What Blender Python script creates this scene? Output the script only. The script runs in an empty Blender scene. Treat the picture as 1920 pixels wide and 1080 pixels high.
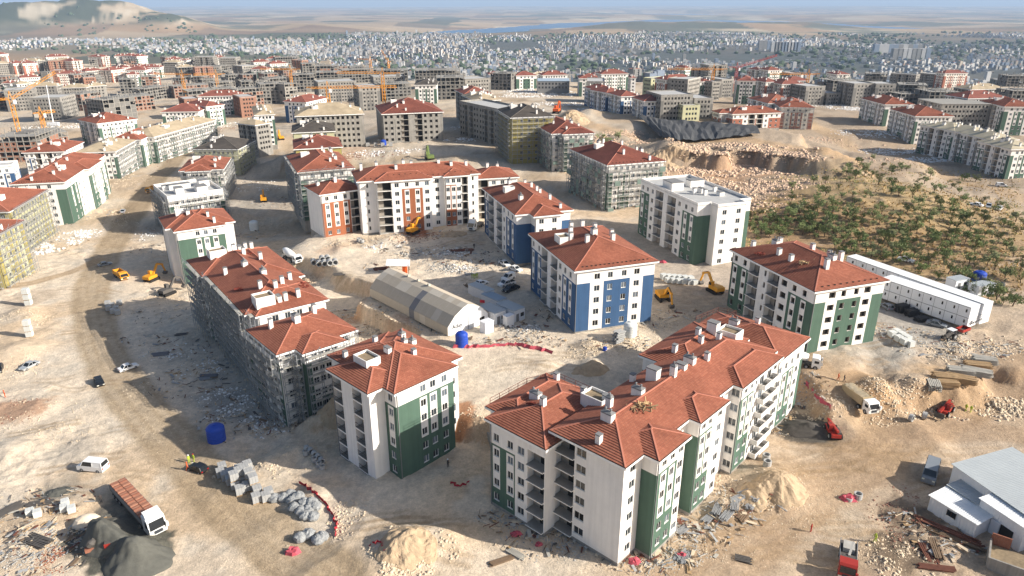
import bpy, math, random
import numpy as np
from mathutils import Vector, Matrix
random.seed(7)
R = math.radians
S = bpy.context.scene
C = S.collection

# ------------------------------------------------------------------ camera
FPX, HOR, CAMZ = 1330.0, 8.0, 77.0           # focal length in 1920-px, horizon row, height above the front yard
PITCH = math.atan((540 - HOR) / FPX)
cam_d = bpy.data.cameras.new('camera')
cam_d.sensor_width = 36.0
cam_d.lens = 36.0 * FPX / 1920.0
cam_d.clip_start, cam_d.clip_end = 1.0, 90000.0
cam = bpy.data.objects.new('camera', cam_d)
cam.location = (0, 0, CAMZ)
cam.rotation_euler = (math.pi / 2 - PITCH, 0, 0)
C.objects.link(cam)
S.camera = cam

# ------------------------------------------------------------------ sky, sun, exposure
SUN_EL, SUN_AZ = 27.0, -15.0                  # azimuth counted from +X towards +Y
sun_vec = Vector((math.cos(R(SUN_AZ)) * math.cos(R(SUN_EL)), math.sin(R(SUN_AZ)) * math.cos(R(SUN_EL)), math.sin(R(SUN_EL))))
W = bpy.data.worlds.new('World'); S.world = W; W.use_nodes = True
nt = W.node_tree; nt.nodes.clear()
sky = nt.nodes.new('ShaderNodeTexSky'); sky.sky_type = 'NISHITA'; sky.sun_disc = False
sky.sun_elevation = R(SUN_EL); sky.sun_rotation = R(90 - SUN_AZ)
sky.air_density = 1.0; sky.dust_density = 4.0; sky.ozone_density = 1.5; sky.altitude = 600
bg = nt.nodes.new('ShaderNodeBackground'); bg.inputs[1].default_value = 0.09
wo = nt.nodes.new('ShaderNodeOutputWorld')
nt.links.new(sky.outputs[0], bg.inputs[0]); nt.links.new(bg.outputs[0], wo.inputs[0])
sd = bpy.data.lights.new('sun', 'SUN'); sd.energy = 5.0; sd.angle = R(0.53); sd.color = (1.0, 0.93, 0.83)
so = bpy.data.objects.new('sun', sd); so.rotation_euler = sun_vec.to_track_quat('Z', 'Y').to_euler(); so.location = (120, -60, 200)
C.objects.link(so)
S.view_settings.view_transform = 'Standard'; S.view_settings.look = 'None'
S.view_settings.exposure = 0.64; S.view_settings.gamma = 1.0; S.view_settings.use_curve_mapping = False
S.render.engine = 'CYCLES'
S.cycles.max_bounces = 5; S.cycles.diffuse_bounces = 3; S.cycles.glossy_bounces = 2
S.cycles.transmission_bounces = 3; S.cycles.volume_bounces = 0; S.cycles.transparent_max_bounces = 6
S.cycles.use_denoising = True
S.cycles.volume_step_rate = 20.0

# ------------------------------------------------------------------ helpers
def lin(*c):
    return tuple((v / 255 / 12.92) if v <= 10 else ((v / 255 + 0.055) / 1.055) ** 2.4 for v in c)

_mats = {}
def M(name, col, rough=0.85, var=0.12, scale=0.35, bump=0.0, bscale=6.0, metal=0.0, spec=0.3, streak=0.0):
    """plain procedural material: a base colour broken up by two octaves of world-space noise"""
    if name in _mats: return _mats[name]
    m = bpy.data.materials.new(name); m.use_nodes = True; t = m.node_tree
    b = t.nodes['Principled BSDF']; b.inputs['Roughness'].default_value = rough
    b.inputs['Metallic'].default_value = metal; b.inputs['Specular IOR Level'].default_value = spec
    if var > 0:
        g = t.nodes.new('ShaderNodeNewGeometry')
        n = t.nodes.new('ShaderNodeTexNoise'); n.inputs['Scale'].default_value = scale; n.inputs['Detail'].default_value = 6; n.inputs['Roughness'].default_value = .65
        mr = t.nodes.new('ShaderNodeMapRange'); mr.inputs[1].default_value = .25; mr.inputs[2].default_value = .75
        mr.inputs[3].default_value = 1 - var; mr.inputs[4].default_value = 1 + var
        mx = t.nodes.new('ShaderNodeVectorMath'); mx.operation = 'SCALE'; mx.inputs[0].default_value = col[:3]
        t.links.new(g.outputs['Position'], n.inputs['Vector']); t.links.new(n.outputs[0], mr.inputs[0])
        fac_ = mr.outputs[0]
        if streak > 0:      # rain streaks and dust running down the walls
            vs_ = t.nodes.new('ShaderNodeVectorMath'); vs_.operation = 'MULTIPLY'; vs_.inputs[1].default_value = (1.7, 1.7, .1); t.links.new(g.outputs['Position'], vs_.inputs[0])
            ns_ = t.nodes.new('ShaderNodeTexNoise'); ns_.inputs['Scale'].default_value = 1.0; ns_.inputs['Detail'].default_value = 5; t.links.new(vs_.outputs[0], ns_.inputs['Vector'])
            ms_ = t.nodes.new('ShaderNodeMapRange'); ms_.inputs[1].default_value = .35; ms_.inputs[2].default_value = .7; ms_.inputs[3].default_value = 1 + streak*.3; ms_.inputs[4].default_value = 1 - streak; t.links.new(ns_.outputs[0], ms_.inputs[0])
            ml_ = t.nodes.new('ShaderNodeMath'); ml_.operation = 'MULTIPLY'; t.links.new(fac_, ml_.inputs[0]); t.links.new(ms_.outputs[0], ml_.inputs[1]); fac_ = ml_.outputs[0]
        t.links.new(fac_, mx.inputs['Scale']); t.links.new(mx.outputs[0], b.inputs['Base Color'])
        if bump > 0:
            n2 = t.nodes.new('ShaderNodeTexNoise'); n2.inputs['Scale'].default_value = bscale; n2.inputs['Detail'].default_value = 4
            bp = t.nodes.new('ShaderNodeBump'); bp.inputs['Strength'].default_value = bump; bp.inputs['Distance'].default_value = .1
            t.links.new(g.outputs['Position'], n2.inputs['Vector']); t.links.new(n2.outputs[0], bp.inputs['Height'])
            t.links.new(bp.outputs[0], b.inputs['Normal'])
    else:
        b.inputs['Base Color'].default_value = (*col[:3], 1)
    _mats[name] = m
    return m

class MB:
    """collects faces with material names, then builds ONE mesh object"""
    def __init__(s): s.v = []; s.f = []; s.m = []; s.mats = []; s.uv = None
    def mi(s, mat):
        if mat not in s.mats: s.mats.append(mat)
        return s.mats.index(mat)
    def face(s, pts, mat):
        i = len(s.v); s.v.extend(pts); s.f.append(tuple(range(i, i + len(pts)))); s.m.append(s.mi(mat))
    def box(s, x0, y0, z0, x1, y1, z1, mat, top=None, bottom=True):
        i = len(s.v)
        s.v += [(x0,y0,z0),(x1,y0,z0),(x1,y1,z0),(x0,y1,z0),(x0,y0,z1),(x1,y0,z1),(x1,y1,z1),(x0,y1,z1)]
        k = s.mi(mat); kt = s.mi(top) if top else k
        fs = [((4,5,6,7),kt),((0,1,5,4),k),((1,2,6,5),k),((2,3,7,6),k),((3,0,4,7),k)]
        if bottom: fs.append(((3,2,1,0),k))
        for f, q in fs: s.f.append(tuple(i + a for a in f)); s.m.append(q)
    def obox(s, c, ax, ay, az, mat):
        """oriented box: centre and three half-axis vectors"""
        c = Vector(c); ax = Vector(ax); ay = Vector(ay); az = Vector(az); i = len(s.v)
        for q in ((-1,-1,-1),(1,-1,-1),(1,1,-1),(-1,1,-1),(-1,-1,1),(1,-1,1),(1,1,1),(-1,1,1)):
            s.v.append(tuple(c + ax*q[0] + ay*q[1] + az*q[2]))
        k = s.mi(mat)
        for f in ((4,5,6,7),(0,1,5,4),(1,2,6,5),(2,3,7,6),(3,0,4,7),(3,2,1,0)): s.f.append(tuple(i + a for a in f)); s.m.append(k)
    def bar(s, a, b, w, mat, h=None):
        a = Vector(a); b = Vector(b); d = b - a; L = d.length
        if L < 1e-5: return
        d /= L; up = Vector((0,0,1)) if abs(d.z) < .95 else Vector((1,0,0))
        x = d.cross(up).normalized(); y = x.cross(d).normalized()
        s.obox((a + b) / 2, d * L / 2, x * w / 2, y * (h or w) / 2, mat)
    def tube(s, pts, rad, mat, n=8, cap=True):
        """tube along points, rad a number or list"""
        pts = [Vector(p) for p in pts]
        if not hasattr(rad, '__len__'): rad = [rad] * len(pts)
        k = s.mi(mat); rings = []
        for j, p in enumerate(pts):
            d = (pts[min(j+1, len(pts)-1)] - pts[max(j-1, 0)]).normalized()
            up = Vector((0,0,1)) if abs(d.z) < .9 else Vector((1,0,0))
            x = d.cross(up).normalized(); y = x.cross(d).normalized(); i = len(s.v)
            for q in range(n):
                a = 2*math.pi*q/n; s.v.append(tuple(p + (x*math.cos(a) + y*math.sin(a)) * rad[j]))
            rings.append(i)
        for a, b in zip(rings, rings[1:]):
            for q in range(n):
                s.f.append((a+q, a+(q+1)%n, b+(q+1)%n, b+q)); s.m.append(k)
        if cap:
            s.f.append(tuple(rings[0]+q for q in range(n))[::-1]); s.m.append(k)
            s.f.append(tuple(rings[-1]+q for q in range(n))); s.m.append(k)
    def lathe(s, prof, mat, n=16, cx=0, cy=0):
        k = s.mi(mat); rings = []
        for r, z in prof:
            i = len(s.v); rings.append(i)
            for q in range(n):
                a = 2*math.pi*q/n; s.v.append((cx + r*math.cos(a), cy + r*math.sin(a), z))
        for a, b in zip(rings, rings[1:]):
            for q in range(n): s.f.append((a+q, a+(q+1)%n, b+(q+1)%n, b+q)); s.m.append(k)
        s.f.append(tuple(rings[-1]+q for q in range(n))); s.m.append(k)
    def prism(s, prof, y0, y1, mat, caps=True):
        """extrude an (x,z) outline along y"""
        k = s.mi(mat); i = len(s.v); n = len(prof)
        for x, z in prof: s.v.append((x, y0, z))
        for x, z in prof: s.v.append((x, y1, z))
        for q in range(n): s.f.append((i+q, i+(q+1)%n, i+n+(q+1)%n, i+n+q)); s.m.append(k)
        if caps:
            s.f.append(tuple(i+q for q in range(n))[::-1]); s.m.append(k)
            s.f.append(tuple(i+n+q for q in range(n))); s.m.append(k)
    def mesh(s, name):
        me = bpy.data.meshes.new(name); me.from_pydata(s.v, [], s.f)
        for m in s.mats: me.materials.append(MAT(m))
        me.polygons.foreach_set('material_index', s.m)
        if s.uv:
            ul = me.uv_layers.new(name='tile')
            flat = []
            for f, u in zip(s.f, s.uv): flat.extend(u if u else [0.0] * (2 * len(f)))
            ul.data.foreach_set('uv', flat)
        me.update(); return me
    def build(s, name, parent=None, loc=(0,0,0), rz=0.0, smooth=False):
        me = s.mesh(name)
        if smooth: me.polygons.foreach_set('use_smooth', [True] * len(me.polygons))
        return put(name, me, parent, loc, rz)

KIDS = {}
def put(name, me, parent=None, loc=(0,0,0), rz=0.0):
    o = bpy.data.objects.new(name, me); C.objects.link(o); o.location = loc; o.rotation_euler = (0, 0, rz)
    if parent is not None: o.parent = parent; KIDS.setdefault(parent.name, []).append(o)
    return o

def MAT(m):
    return m if not isinstance(m, str) else _mats[m]

def tag(o, label=None, cat=None, group=None, kind=None):
    if label: o['label'] = label
    if cat: o['category'] = cat
    if group: o['group'] = group
    if kind: o['kind'] = kind
    return o

def thing(name, label, cat, loc=(0,0,0), rz=0.0, group=None):
    o = bpy.data.objects.new(name, None); C.objects.link(o); o.location = loc; o.rotation_euler = (0,0,rz)
    o.empty_display_size = .5
    return tag(o, label, cat, group)

def copy_tree(o, loc=None, rz=None, label=None, parent=None):
    c = o.copy(); C.objects.link(c); c.parent = parent
    if loc is not None: c.location = loc
    if rz is not None: c.rotation_euler = (0, 0, rz)
    if label: c['label'] = label
    if parent is not None: KIDS.setdefault(parent.name, []).append(c)
    for ch in list(KIDS.get(o.name, ())): copy_tree(ch, parent=c)
    return c

def ray(px, py):
    a = (px - 960) / FPX; b = (py - 540) / FPX
    return a, math.cos(PITCH) - b*math.sin(PITCH), -math.sin(PITCH) - b*math.cos(PITCH)
def G(px, py, z=0.0):
    """survey point: where the sight line of a photo point meets level z"""
    a, dy, dz = ray(px, py); t = (z - CAMZ) / dz
    return (a*t, dy*t)

# ------------------------------------------------------------------ numpy noise
def _hash(ix, iy, seed):
    h = (ix.astype(np.int64) * 374761393 + iy.astype(np.int64) * 668265263 + seed * 1442695041) & 0xffffffff
    h = ((h ^ (h >> 13)) * 1274126177) & 0xffffffff
    return ((h ^ (h >> 16)) & 0xffff) / 65535.0
def vnoise(x, y, seed=0):
    ix = np.floor(x); iy = np.floor(y); fx = x - ix; fy = y - iy
    fx = fx*fx*(3-2*fx); fy = fy*fy*(3-2*fy); ix = ix.astype(np.int64); iy = iy.astype(np.int64)
    a = _hash(ix, iy, seed); b = _hash(ix+1, iy, seed); c = _hash(ix, iy+1, seed); d = _hash(ix+1, iy+1, seed)
    return (a*(1-fx)+b*fx)*(1-fy) + (c*(1-fx)+d*fx)*fy
def fbm(x, y, seed=0, oct=4):
    s = 0; a = .5
    for k in range(oct): s = s + a*vnoise(x*2**k, y*2**k, seed+k*17); a *= .5
    return s / (1 - .5**oct)
def sstep(a, b, x):
    t = np.clip((x - a) / (b - a), 0, 1); return t*t*(3-2*t)
def segdist(x, y, pts):
    """distance to a polyline"""
    d = np.full(np.shape(x), 1e9)
    for (x0, y0), (x1, y1) in zip(pts, pts[1:]):
        vx, vy = x1-x0, y1-y0; L = vx*vx+vy*vy + 1e-9
        t = np.clip(((x-x0)*vx + (y-y0)*vy)/L, 0, 1)
        d = np.minimum(d, np.hypot(x-x0-t*vx, y-y0-t*vy))
    return d
# ------------------------------------------------------------------ terrain
# levels surveyed from the photograph: photo point and height of the ground there
LEV = [(1160,1060,0),(1000,1000,0),(850,960,-.5),(760,905,-1),(650,875,-1.5),(700,1060,.3),(560,1000,-1.5),(450,950,-2),(300,900,-2.5),
 (150,980,-2.5),(60,1050,-2),(100,850,-3),(250,780,-3.5),(400,850,-3),(500,830,-3.5),(555,795,-4),(400,740,-4.5),(200,700,-4.5),(60,690,-4.5),
 (300,640,-5),(180,600,-5),(60,560,-5),(230,520,-5.5),(300,480,-6),(130,480,-6),(200,420,-6.5),(260,340,-7),(240,390,-7),(310,300,-7.5),
 (60,620,-4.8),(20,760,-4),(20,900,-3),
 (480,385,-5.5),(500,330,-5.5),(470,440,-4.5),(455,475,-4),(500,470,-3),(500,300,-5.5),(520,400,-5),
 (560,545,-2.5),(620,590,-2),(680,625,-1.5),(720,650,-1),(590,520,1.5),
 (720,500,4.5),(640,490,4.2),(610,470,4),(760,590,4.5),(850,645,4.8),(710,570,4.5),(900,700,4.6),(1000,670,4.8),(1080,700,4.6),(1150,650,5),
 (930,740,4.2),(880,760,3.2),(1190,665,4.8),(1250,560,5.5),(1300,610,5.2),(1420,640,5.5),
 (1560,665,5.5),(1700,640,5.5),(1790,640,5.5),(1890,570,6),(1000,520,5),(860,460,5.5),(760,440,5.5),(660,460,5),(900,420,6),(1040,420,6),
 (640,445,5),(700,330,7),(850,300,7.5),(1000,375,6),(1200,440,5.5),(1240,350,8),(1150,250,9),(780,270,8.5),(640,280,7),(880,250,8),(560,290,2),
 (1300,282,13),(1400,275,14),(1345,280,14),(1450,284,14),(1400,262,11),(1500,300,11),(1340,312,5.8),(1400,315,5.8),(1450,322,6.2),(1300,318,6.5),(1370,345,6),(1600,400,9),(1450,380,8.5),(1700,470,7),(1850,430,6),(1900,360,3),(1640,305,6),(1560,240,3),
 (1700,292,0),(1850,345,1),(1900,480,6.5),(1500,470,6.5),(1420,500,6),(1350,520,5.5),
 (1300,1000,0),(1500,1000,0),(1440,860,0),(1540,825,0),(1645,795,.4),(1570,755,3),(1530,705,5.2),(1620,715,4.5),(1690,725,2.4),(1750,780,.8),
 (1880,725,1.6),(1700,880,0),(1640,1050,0),(1850,950,-.4),(1800,1060,-.4),(1900,790,1),(1780,700,2.6),(1850,670,2.8),(1480,760,0.2),(1500,790,0)]
CP = [(*G(x, y, z), z) for x, y, z in LEV]
CP += [(20,93,0),(36,112,0),(48,122,0),(60,128,.3),(28,104,0),(-1,104,-.4),(8,96,0),(-20,116,-1.4),(-14,112,-1),(-30,122,-2.5),
 (-55,150,-4),(-75,178,-5),(-46,133,-4),(-62,160,-4.5),(-104,222,-6.5),(-85,200,-5.8),
 (-500,600,-13),(-300,450,-10),(-200,400,-8.5),(-130,400,-4),(-110,330,-5.5),(-60,390,8),(0,500,8),(100,450,10),(200,450,4),(300,420,-1),
 (420,450,-2),(0,700,3),(150,700,0),(300,650,-3),(500,700,-6),(-200,700,-8),(-400,800,-13),(-600,900,-18),(-100,900,-5),(100,900,-8),(400,900,-12),
 (-150,300,-7.3),(-200,290,-7.5),(0,20,-1),(-60,40,-2),(60,40,0),(-120,60,-4),(130,70,1),(150,140,5)]
CP = np.array(CP)
def P2(pts, z): return [G(x, y, z) for x, y in pts]
ROADS = [  # polyline, half width, darkness, colour
 (P2([(620,1120),(520,1040),(430,960),(345,860),(270,775),(215,700),(185,640),(172,580),(172,530),(195,475),(222,430),(250,385),(285,335),(325,290),(370,255)],-4.5), 6.4, .9, lin(164,144,116)),
 (P2([(-40,548),(60,533),(130,510),(185,485)],-5.5), 2.8, .8, lin(170,144,112)),
 (P2([(1990,690),(1850,740),(1740,790),(1640,850),(1520,920),(1400,1010),(1280,1100)],.4), 6.5, .8, lin(166,141,114)),
 (P2([(1500,690),(1570,745),(1640,800),(1680,860)],2), 4.2, .8, lin(172,147,118)),
 (P2([(1990,820),(1850,800),(1700,810)],.4), 4.0, .7, lin(168,143,116)),
 (P2([(1480,215),(1560,260),(1640,292),(1740,318),(1850,352),(1960,392)],2), 7.0, .7, lin(205,175,138)),
 (P2([(1080,225),(1180,250),(1270,275),(1400,272),(1530,300),(1620,315)],10), 9.0, .7, lin(214,178,136)),
 (P2([(560,480),(640,510),(720,590),(770,640)],4.5), 4.0, .5, lin(222,204,178)),
 (P2([(880,690),(1000,665),(1120,690),(1230,640)],4.8), 7.0, .5, lin(218,202,178)),
 (P2([(850,250),(860,300),(880,380)],8), 9.0, .5, lin(205,190,168)),
]
RAMP = P2([(1490,680),(1570,745),(1640,800)], 2)
_tr = random.Random(31); TRACKS = []        # single wheel tracks of lorries turning on the yards
for x0, y0, x1, y1, n_, lv in ((1450,840,1900,900,11,.2),(1300,960,1680,1060,9,0),(1540,690,1660,760,5,2.5),(60,700,260,1000,10,-3.5),(120,540,220,640,5,-5),(640,930,900,1060,5,-.3),(900,650,1150,700,6,4.7),(620,470,740,560,6,4.4),(850,440,980,540,5,5.3),(1560,590,1740,650,5,5.5)):
    for _ in range(n_):
        a_ = _tr.uniform(-.5,.5); px_, py_ = _tr.uniform(x0,x1), _tr.uniform(y0,y1); L_ = _tr.uniform(.25,.5)*(x1-x0)
        cv = _tr.uniform(-.25,.25); ps = [(px_+L_*(q/5-.5), py_+L_*.45*(a_*(q/5-.5)+cv*(q/5-.5)**2*4)) for q in range(6)]
        g_ = P2(ps, lv); dx, dy = g_[-1][0]-g_[0][0], g_[-1][1]-g_[0][1]; l_ = math.hypot(dx, dy)+1e-6; nx_, ny_ = -dy/l_*1.9, dx/l_*1.9
        TRACKS.append((g_, _tr.uniform(.25,.5))); TRACKS.append(([(x+nx_, y+ny_) for x, y in g_], TRACKS[-1][1]))
MOUND = []          # (x, y, radius, height)
def mound(px, py, z, r, h, el=1.0, rot=0.0):
    x, y = G(px, py, z); MOUND.append((x, y, r, h, el, rot))
for a in ((1340,830,0,4.2,2.6),(1460,905,0,6.5,2.2),(1415,925,0,4,1.4),(250,1040,-2,4.2,3.0),(190,1005,-2,3.6,3.0),(215,1030,-2,3,1.6),(60,770,-4,6,1.0),
          (760,1010,0,5,1.7),(720,1050,0,5,1.2),(830,1000,0,5,1.0),(640,760,-1,5,3.8),(600,790,-2,4,3.0),(905,765,4,5,.8),(560,850,-3,4,1.6),(520,870,-3,4,1.4),
          (590,940,-2,4,1.1),(1110,690,4.6,4,1.5),(1020,685,4.6,3.5,.8),(1240,690,0,3,.5),(1640,745,1.5,4,1.5),(1700,740,1.2,5,1.4),(1560,785,.5,3,.6),
          (1360,945,0,4,1.2),(1470,935,0,4,1.0),(1660,1050,0,4,.8),(1180,640,5,5,1.3),(1280,600,5,4,1.2),(1110,650,5,4,1.2),
          (1070,225,9,14,7),(1105,215,9,12,4),(1255,285,10,8,4),(1540,300,10,10,3),(1160,262,9,10,3),
          (850,300,7.5,8,2),(800,275,8.5,7,1),(60,600,-5,5,.8),(40,590,-5,6,1.4),(30,660,-4.5,7,1.8),(20,850,-3.5,6,1.2),(60,1000,-2,4,1.0),
          (440,410,-5,7,4),(640,470,4.5,4,1.0),(720,455,5,5,.8),(1600,360,9,40,4),(1720,400,7.5,40,2.5),(1480,400,8.5,25,2)):
    mound(*a)

def height_near(x, y):
    num = np.zeros_like(x); den = np.zeros_like(x)
    x0, y0 = x, y; wk = 1 - sstep(400, 800, y)      # ragged, not dune-like, banks
    x = x + wk*(3.4*(fbm(x*.13, y*.13, 81, 4) - .5) + 1.3*(fbm(x*.6, y*.6, 83, 3) - .5)); y = y + wk*(3.4*(fbm(x0*.13, y0*.13, 87, 4) - .5) + 1.3*(fbm(x0*.6, y0*.6, 89, 3) - .5))
    if len(x) < 4000:
        s2 = (4.0 + (CP[:,1]*.012)**2)[None]
        w = 1.0 / ((x[:,None]-CP[None,:,0])**2 + (y[:,None]-CP[None,:,1])**2 + s2)**2.4
        num = (w*CP[None,:,2]).sum(1); den = w.sum(1)
    else:
        for cx, cy, cz in CP:
            s2 = 4.0 + (cy * .012) ** 2
            w = 1.0 / ((x-cx)**2 + (y-cy)**2 + s2) ** 2.4
            num += w*cz; den += w
    z = num / den
    # the digger's cut: banks between two levels stand steep, the ramp stays a ramp
    mk = sstep(9, 16, segdist(x, y, RAMP)) * (1 - sstep(215, 240, y)) * sstep(-75, -60, x)
    t_ = np.clip((z + .6) / 4.8, 0, 1); z = np.where((z > -.6) & (z < 4.2), z*(1-mk) + (-.6 + 4.8*sstep(.36, .64, t_))*mk, z)
    mk = sstep(230, 250, y)*(1-sstep(400, 430, y))*sstep(60, 80, x)*(1-sstep(190, 230, x))
    t_ = np.clip((z - 6.5) / 6.5, 0, 1); z = np.where((z > 6.5) & (z < 13), z*(1-mk) + (6.5 + 6.5*sstep(.36, .64, t_ + .2*(fbm(x*.12, y*.12, 91)-.5)))*mk, z)
    rk = mk*np.exp(-((z-9.5)/3.2)**2); z = z + rk*(3.2*np.abs(fbm(x*.16, y*.16, 93, 4)-.5) + 1.6*(fbm(x*.5, y*.5, 95, 3)-.5) - .5)
    for cx, cy, r, h, el, rot in MOUND:
        d = np.hypot(x-cx, y-cy) / r
        m = d < 2.2
        if m.any(): z[m] += h * np.exp(-(d[m]**2) * 1.6)
    x, y = x0, y0
    near = 1 - sstep(350, 700, y)
    rough = .35 + 1.3*sstep(.45, .7, fbm(x*.045, y*.045, 13, 3))
    for pts, w, *_ in ROADS[:5]: rough = rough * (.25 + .75*sstep(.8, 1.6, segdist(x, y, pts)/w))
    z += near * ((fbm(x*.09, y*.09, 3) - .5) * .5 + rough*((fbm(x*.35, y*.35, 9, 4) - .5) * .75 + (np.abs(fbm(x*.9, y*.9, 19, 3) - .5) - .12) * .5))
    return z
def height_far(x, y):
    far = -98 + 14*(fbm(x*.0011, y*.0011, 21) - .5)
    far += sstep(4200, 9000, y) * 75*(fbm(x*.00042, y*.00034, 31, 5) - .42)
    far += sstep(12000, 26000, y) * (55 + 120*(fbm(x*.00016, y*.00012, 41, 4) - .4))
    # wooded ridge on the left
    for hx, hy, sx, sy, hh in ((-3050,5300,620,520,128),(-2700,5500,420,480,70),(-3700,5200,700,600,75),(-3350,5000,300,300,35),(-2330,5100,210,260,60)):
        q = ((x-hx)/sx)**2 + ((y-hy)/sy)**2
        far += hh * np.exp(-q) * (.72 + .56*fbm(x*.004, y*.004, 51, 5))
    # eroded bluffs behind the town
    q = np.exp(-((y - 5600 - .25*x) / 500)**2) * sstep(200, 900, x) * (1 - sstep(2300, 3200, x))
    far += 46 * q * (.35 + 1.1*fbm(x*.003, y*.003, 61, 4))
    q = np.exp(-((y - 5900) / 450)**2) * sstep(-2300, -1700, x) * (1 - sstep(-700, -200, x))
    far += 34 * q * (.35 + 1.1*fbm(x*.003, y*.003, 62, 4))
    # the lake basin
    L = np.minimum(segdist(x, y, LAKE1) - 330, np.minimum(segdist(x, y, LAKE2) - 800, segdist(x, y, LAKE3) - 430))
    L = L + 600*(fbm(x*.0011, y*.0011, 71, 4) - .5)
    far = np.where(L < 900, far*sstep(0, 900, L) + (-132)*(1 - sstep(0, 900, L)), far)
    far = np.where(L < 0, -150, far)
    return far
def height(x, y):
    x = np.asarray(x, float); y = np.asarray(y, float); shp = x.shape; x = x.ravel(); y = y.ravel()
    # the site's plateau ends, the valley with the town lies ~100 m lower
    edge = 800 + 330*sstep(-150, -500, x) + 60*(fbm(x*.004, x*0+2, 5) - .5) - 60*sstep(150, 700, x)
    t = sstep(0, 1, (y - edge) / (520 + .3*edge))
    z = np.zeros_like(x); a, b = t < 1, t > 0
    if a.any(): z[a] = height_near(x[a], y[a])*(1 - t[a])
    if b.any(): z[b] += height_far(x[b], y[b])*t[b]
    return z.reshape(shp)
LAKEZ = -134.0
LAKE1 = [G(870,62,LAKEZ), G(960,54,LAKEZ), G(1090,46,LAKEZ)]
LAKE3 = [G(1090,46,LAKEZ), G(1200,41,LAKEZ), G(1300,38,LAKEZ), G(1480,44,LAKEZ), G(1640,54,LAKEZ)]
LAKE2 = [G(1240,27,LAKEZ), G(1330,29,LAKEZ), G(1420,29,LAKEZ)]

def hz(x, y): return float(height(np.array([x]), np.array([y]))[0])
def at(px, py):
    """ground point under a photo point: walk down the sight line to the terrain"""
    a, dy, dz = ray(px, py); t = (8 - CAMZ) / dz
    T = np.linspace(t * .86, t * 1.5, 70)
    hh = height(a*T, dy*T); zz = CAMZ + dz*T
    k = np.argmax(zz < hh)
    if k == 0: k = len(T) - 1
    d0 = zz[k-1]-hh[k-1]; d1 = zz[k]-hh[k]; f = d0/(d0-d1) if d0 != d1 else 0
    tt = T[k-1] + (T[k]-T[k-1])*f
    return (float(a*tt), float(dy*tt), float(CAMZ + dz*tt))

DARK = [  # stained / gravelly patches: photo point, level, radius, strength, colour
 (245,1035,-2,6.4,.97,lin(92,92,84)),(190,1000,-2,5.6,.95,lin(96,96,88)),(225,965,-2,5.5,.85,lin(112,110,102)),(100,925,-2.5,3,.6,lin(130,126,118)),(110,920,-2.5,5,.5,lin(150,146,136)),(130,845,-3,6,.4,lin(160,154,144)),
 (1500,805,0,5.5,.92,lin(88,84,78)),(1530,815,0,4.5,.8,lin(92,88,82)),(500,700,-4.5,18,.55,lin(160,156,148)),(330,430,-6,22,.4,lin(160,154,146)),(470,760,-4,12,.6,lin(150,150,146)),
 (420,640,-4.5,14,.4,lin(170,164,154)),(880,450,5.5,16,.5,lin(176,166,150)),(1660,600,5.5,22,.8,lin(164,160,152)),(1620,640,5.5,14,.75,lin(166,161,152)),(1690,1020,0,6,.8,lin(92,80,68)),
 (1700,960,0,5,.7,lin(105,88,72)),(1560,970,0,8,.3,lin(200,190,172)),(1540,640,5.5,10,.4,lin(180,168,150)),(1230,590,5,12,.4,lin(168,156,138)),(1330,510,5.5,16,.5,lin(178,172,164)),
 (500,380,-5,30,.5,lin(165,160,152)),(760,430,5.5,9,.6,lin(150,110,84)),(800,400,6,10,.4,lin(160,140,116)),(1460,420,8.5,26,.75,lin(150,98,66)),(1520,380,9,30,.6,lin(156,112,76)),(1620,420,8,40,.75,lin(150,106,70)),
 (1560,340,9.5,40,.5,lin(176,142,98)),(1700,450,7,40,.75,lin(150,106,72)),(1760,480,7,30,.7,lin(158,118,82)),(1800,440,6.5,45,.7,lin(160,122,84)),(1660,380,8.5,40,.6,lin(178,146,100)),(1780,390,6.5,40,.5,lin(184,154,110)),(1600,500,6.5,24,.6,lin(172,136,96)),(1520,480,6.5,20,.6,lin(150,108,74)),
 (640,280,7,20,.4,lin(190,150,130)),(1300,320,10.5,30,.5,lin(210,172,136)),(1390,310,10,20,.4,lin(196,150,116)),(60,560,-5,8,.4,lin(160,140,118)),(25,770,-4,7,.7,lin(168,124,94)),(1630,745,1.5,7,.5,lin(196,158,116)),(1780,730,1.6,9,.5,lin(206,172,130)),
 (860,790,2,3.5,.8,lin(176,120,80)),(660,590,0,6,.6,lin(178,128,88)),(740,625,1,5,.6,lin(170,118,80)),(590,520,0,5,.6,lin(176,130,92)),(780,440,5,5,.8,lin(150,92,62)),(620,470,4,6,.4,lin(196,160,130))]

rs = np.linspace(-1.0, 1.0, 640)
ys = np.concatenate([np.linspace(-5, 45, 50)[:-1], np.linspace(45, 260, 440)[:-1], 260 * np.exp(np.linspace(0, math.log(46000 / 260.0), 380))])
RR, YY = np.meshgrid(rs, ys)
XX = RR * (YY + 58.0)
ZZ = height(XX, YY)
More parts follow.
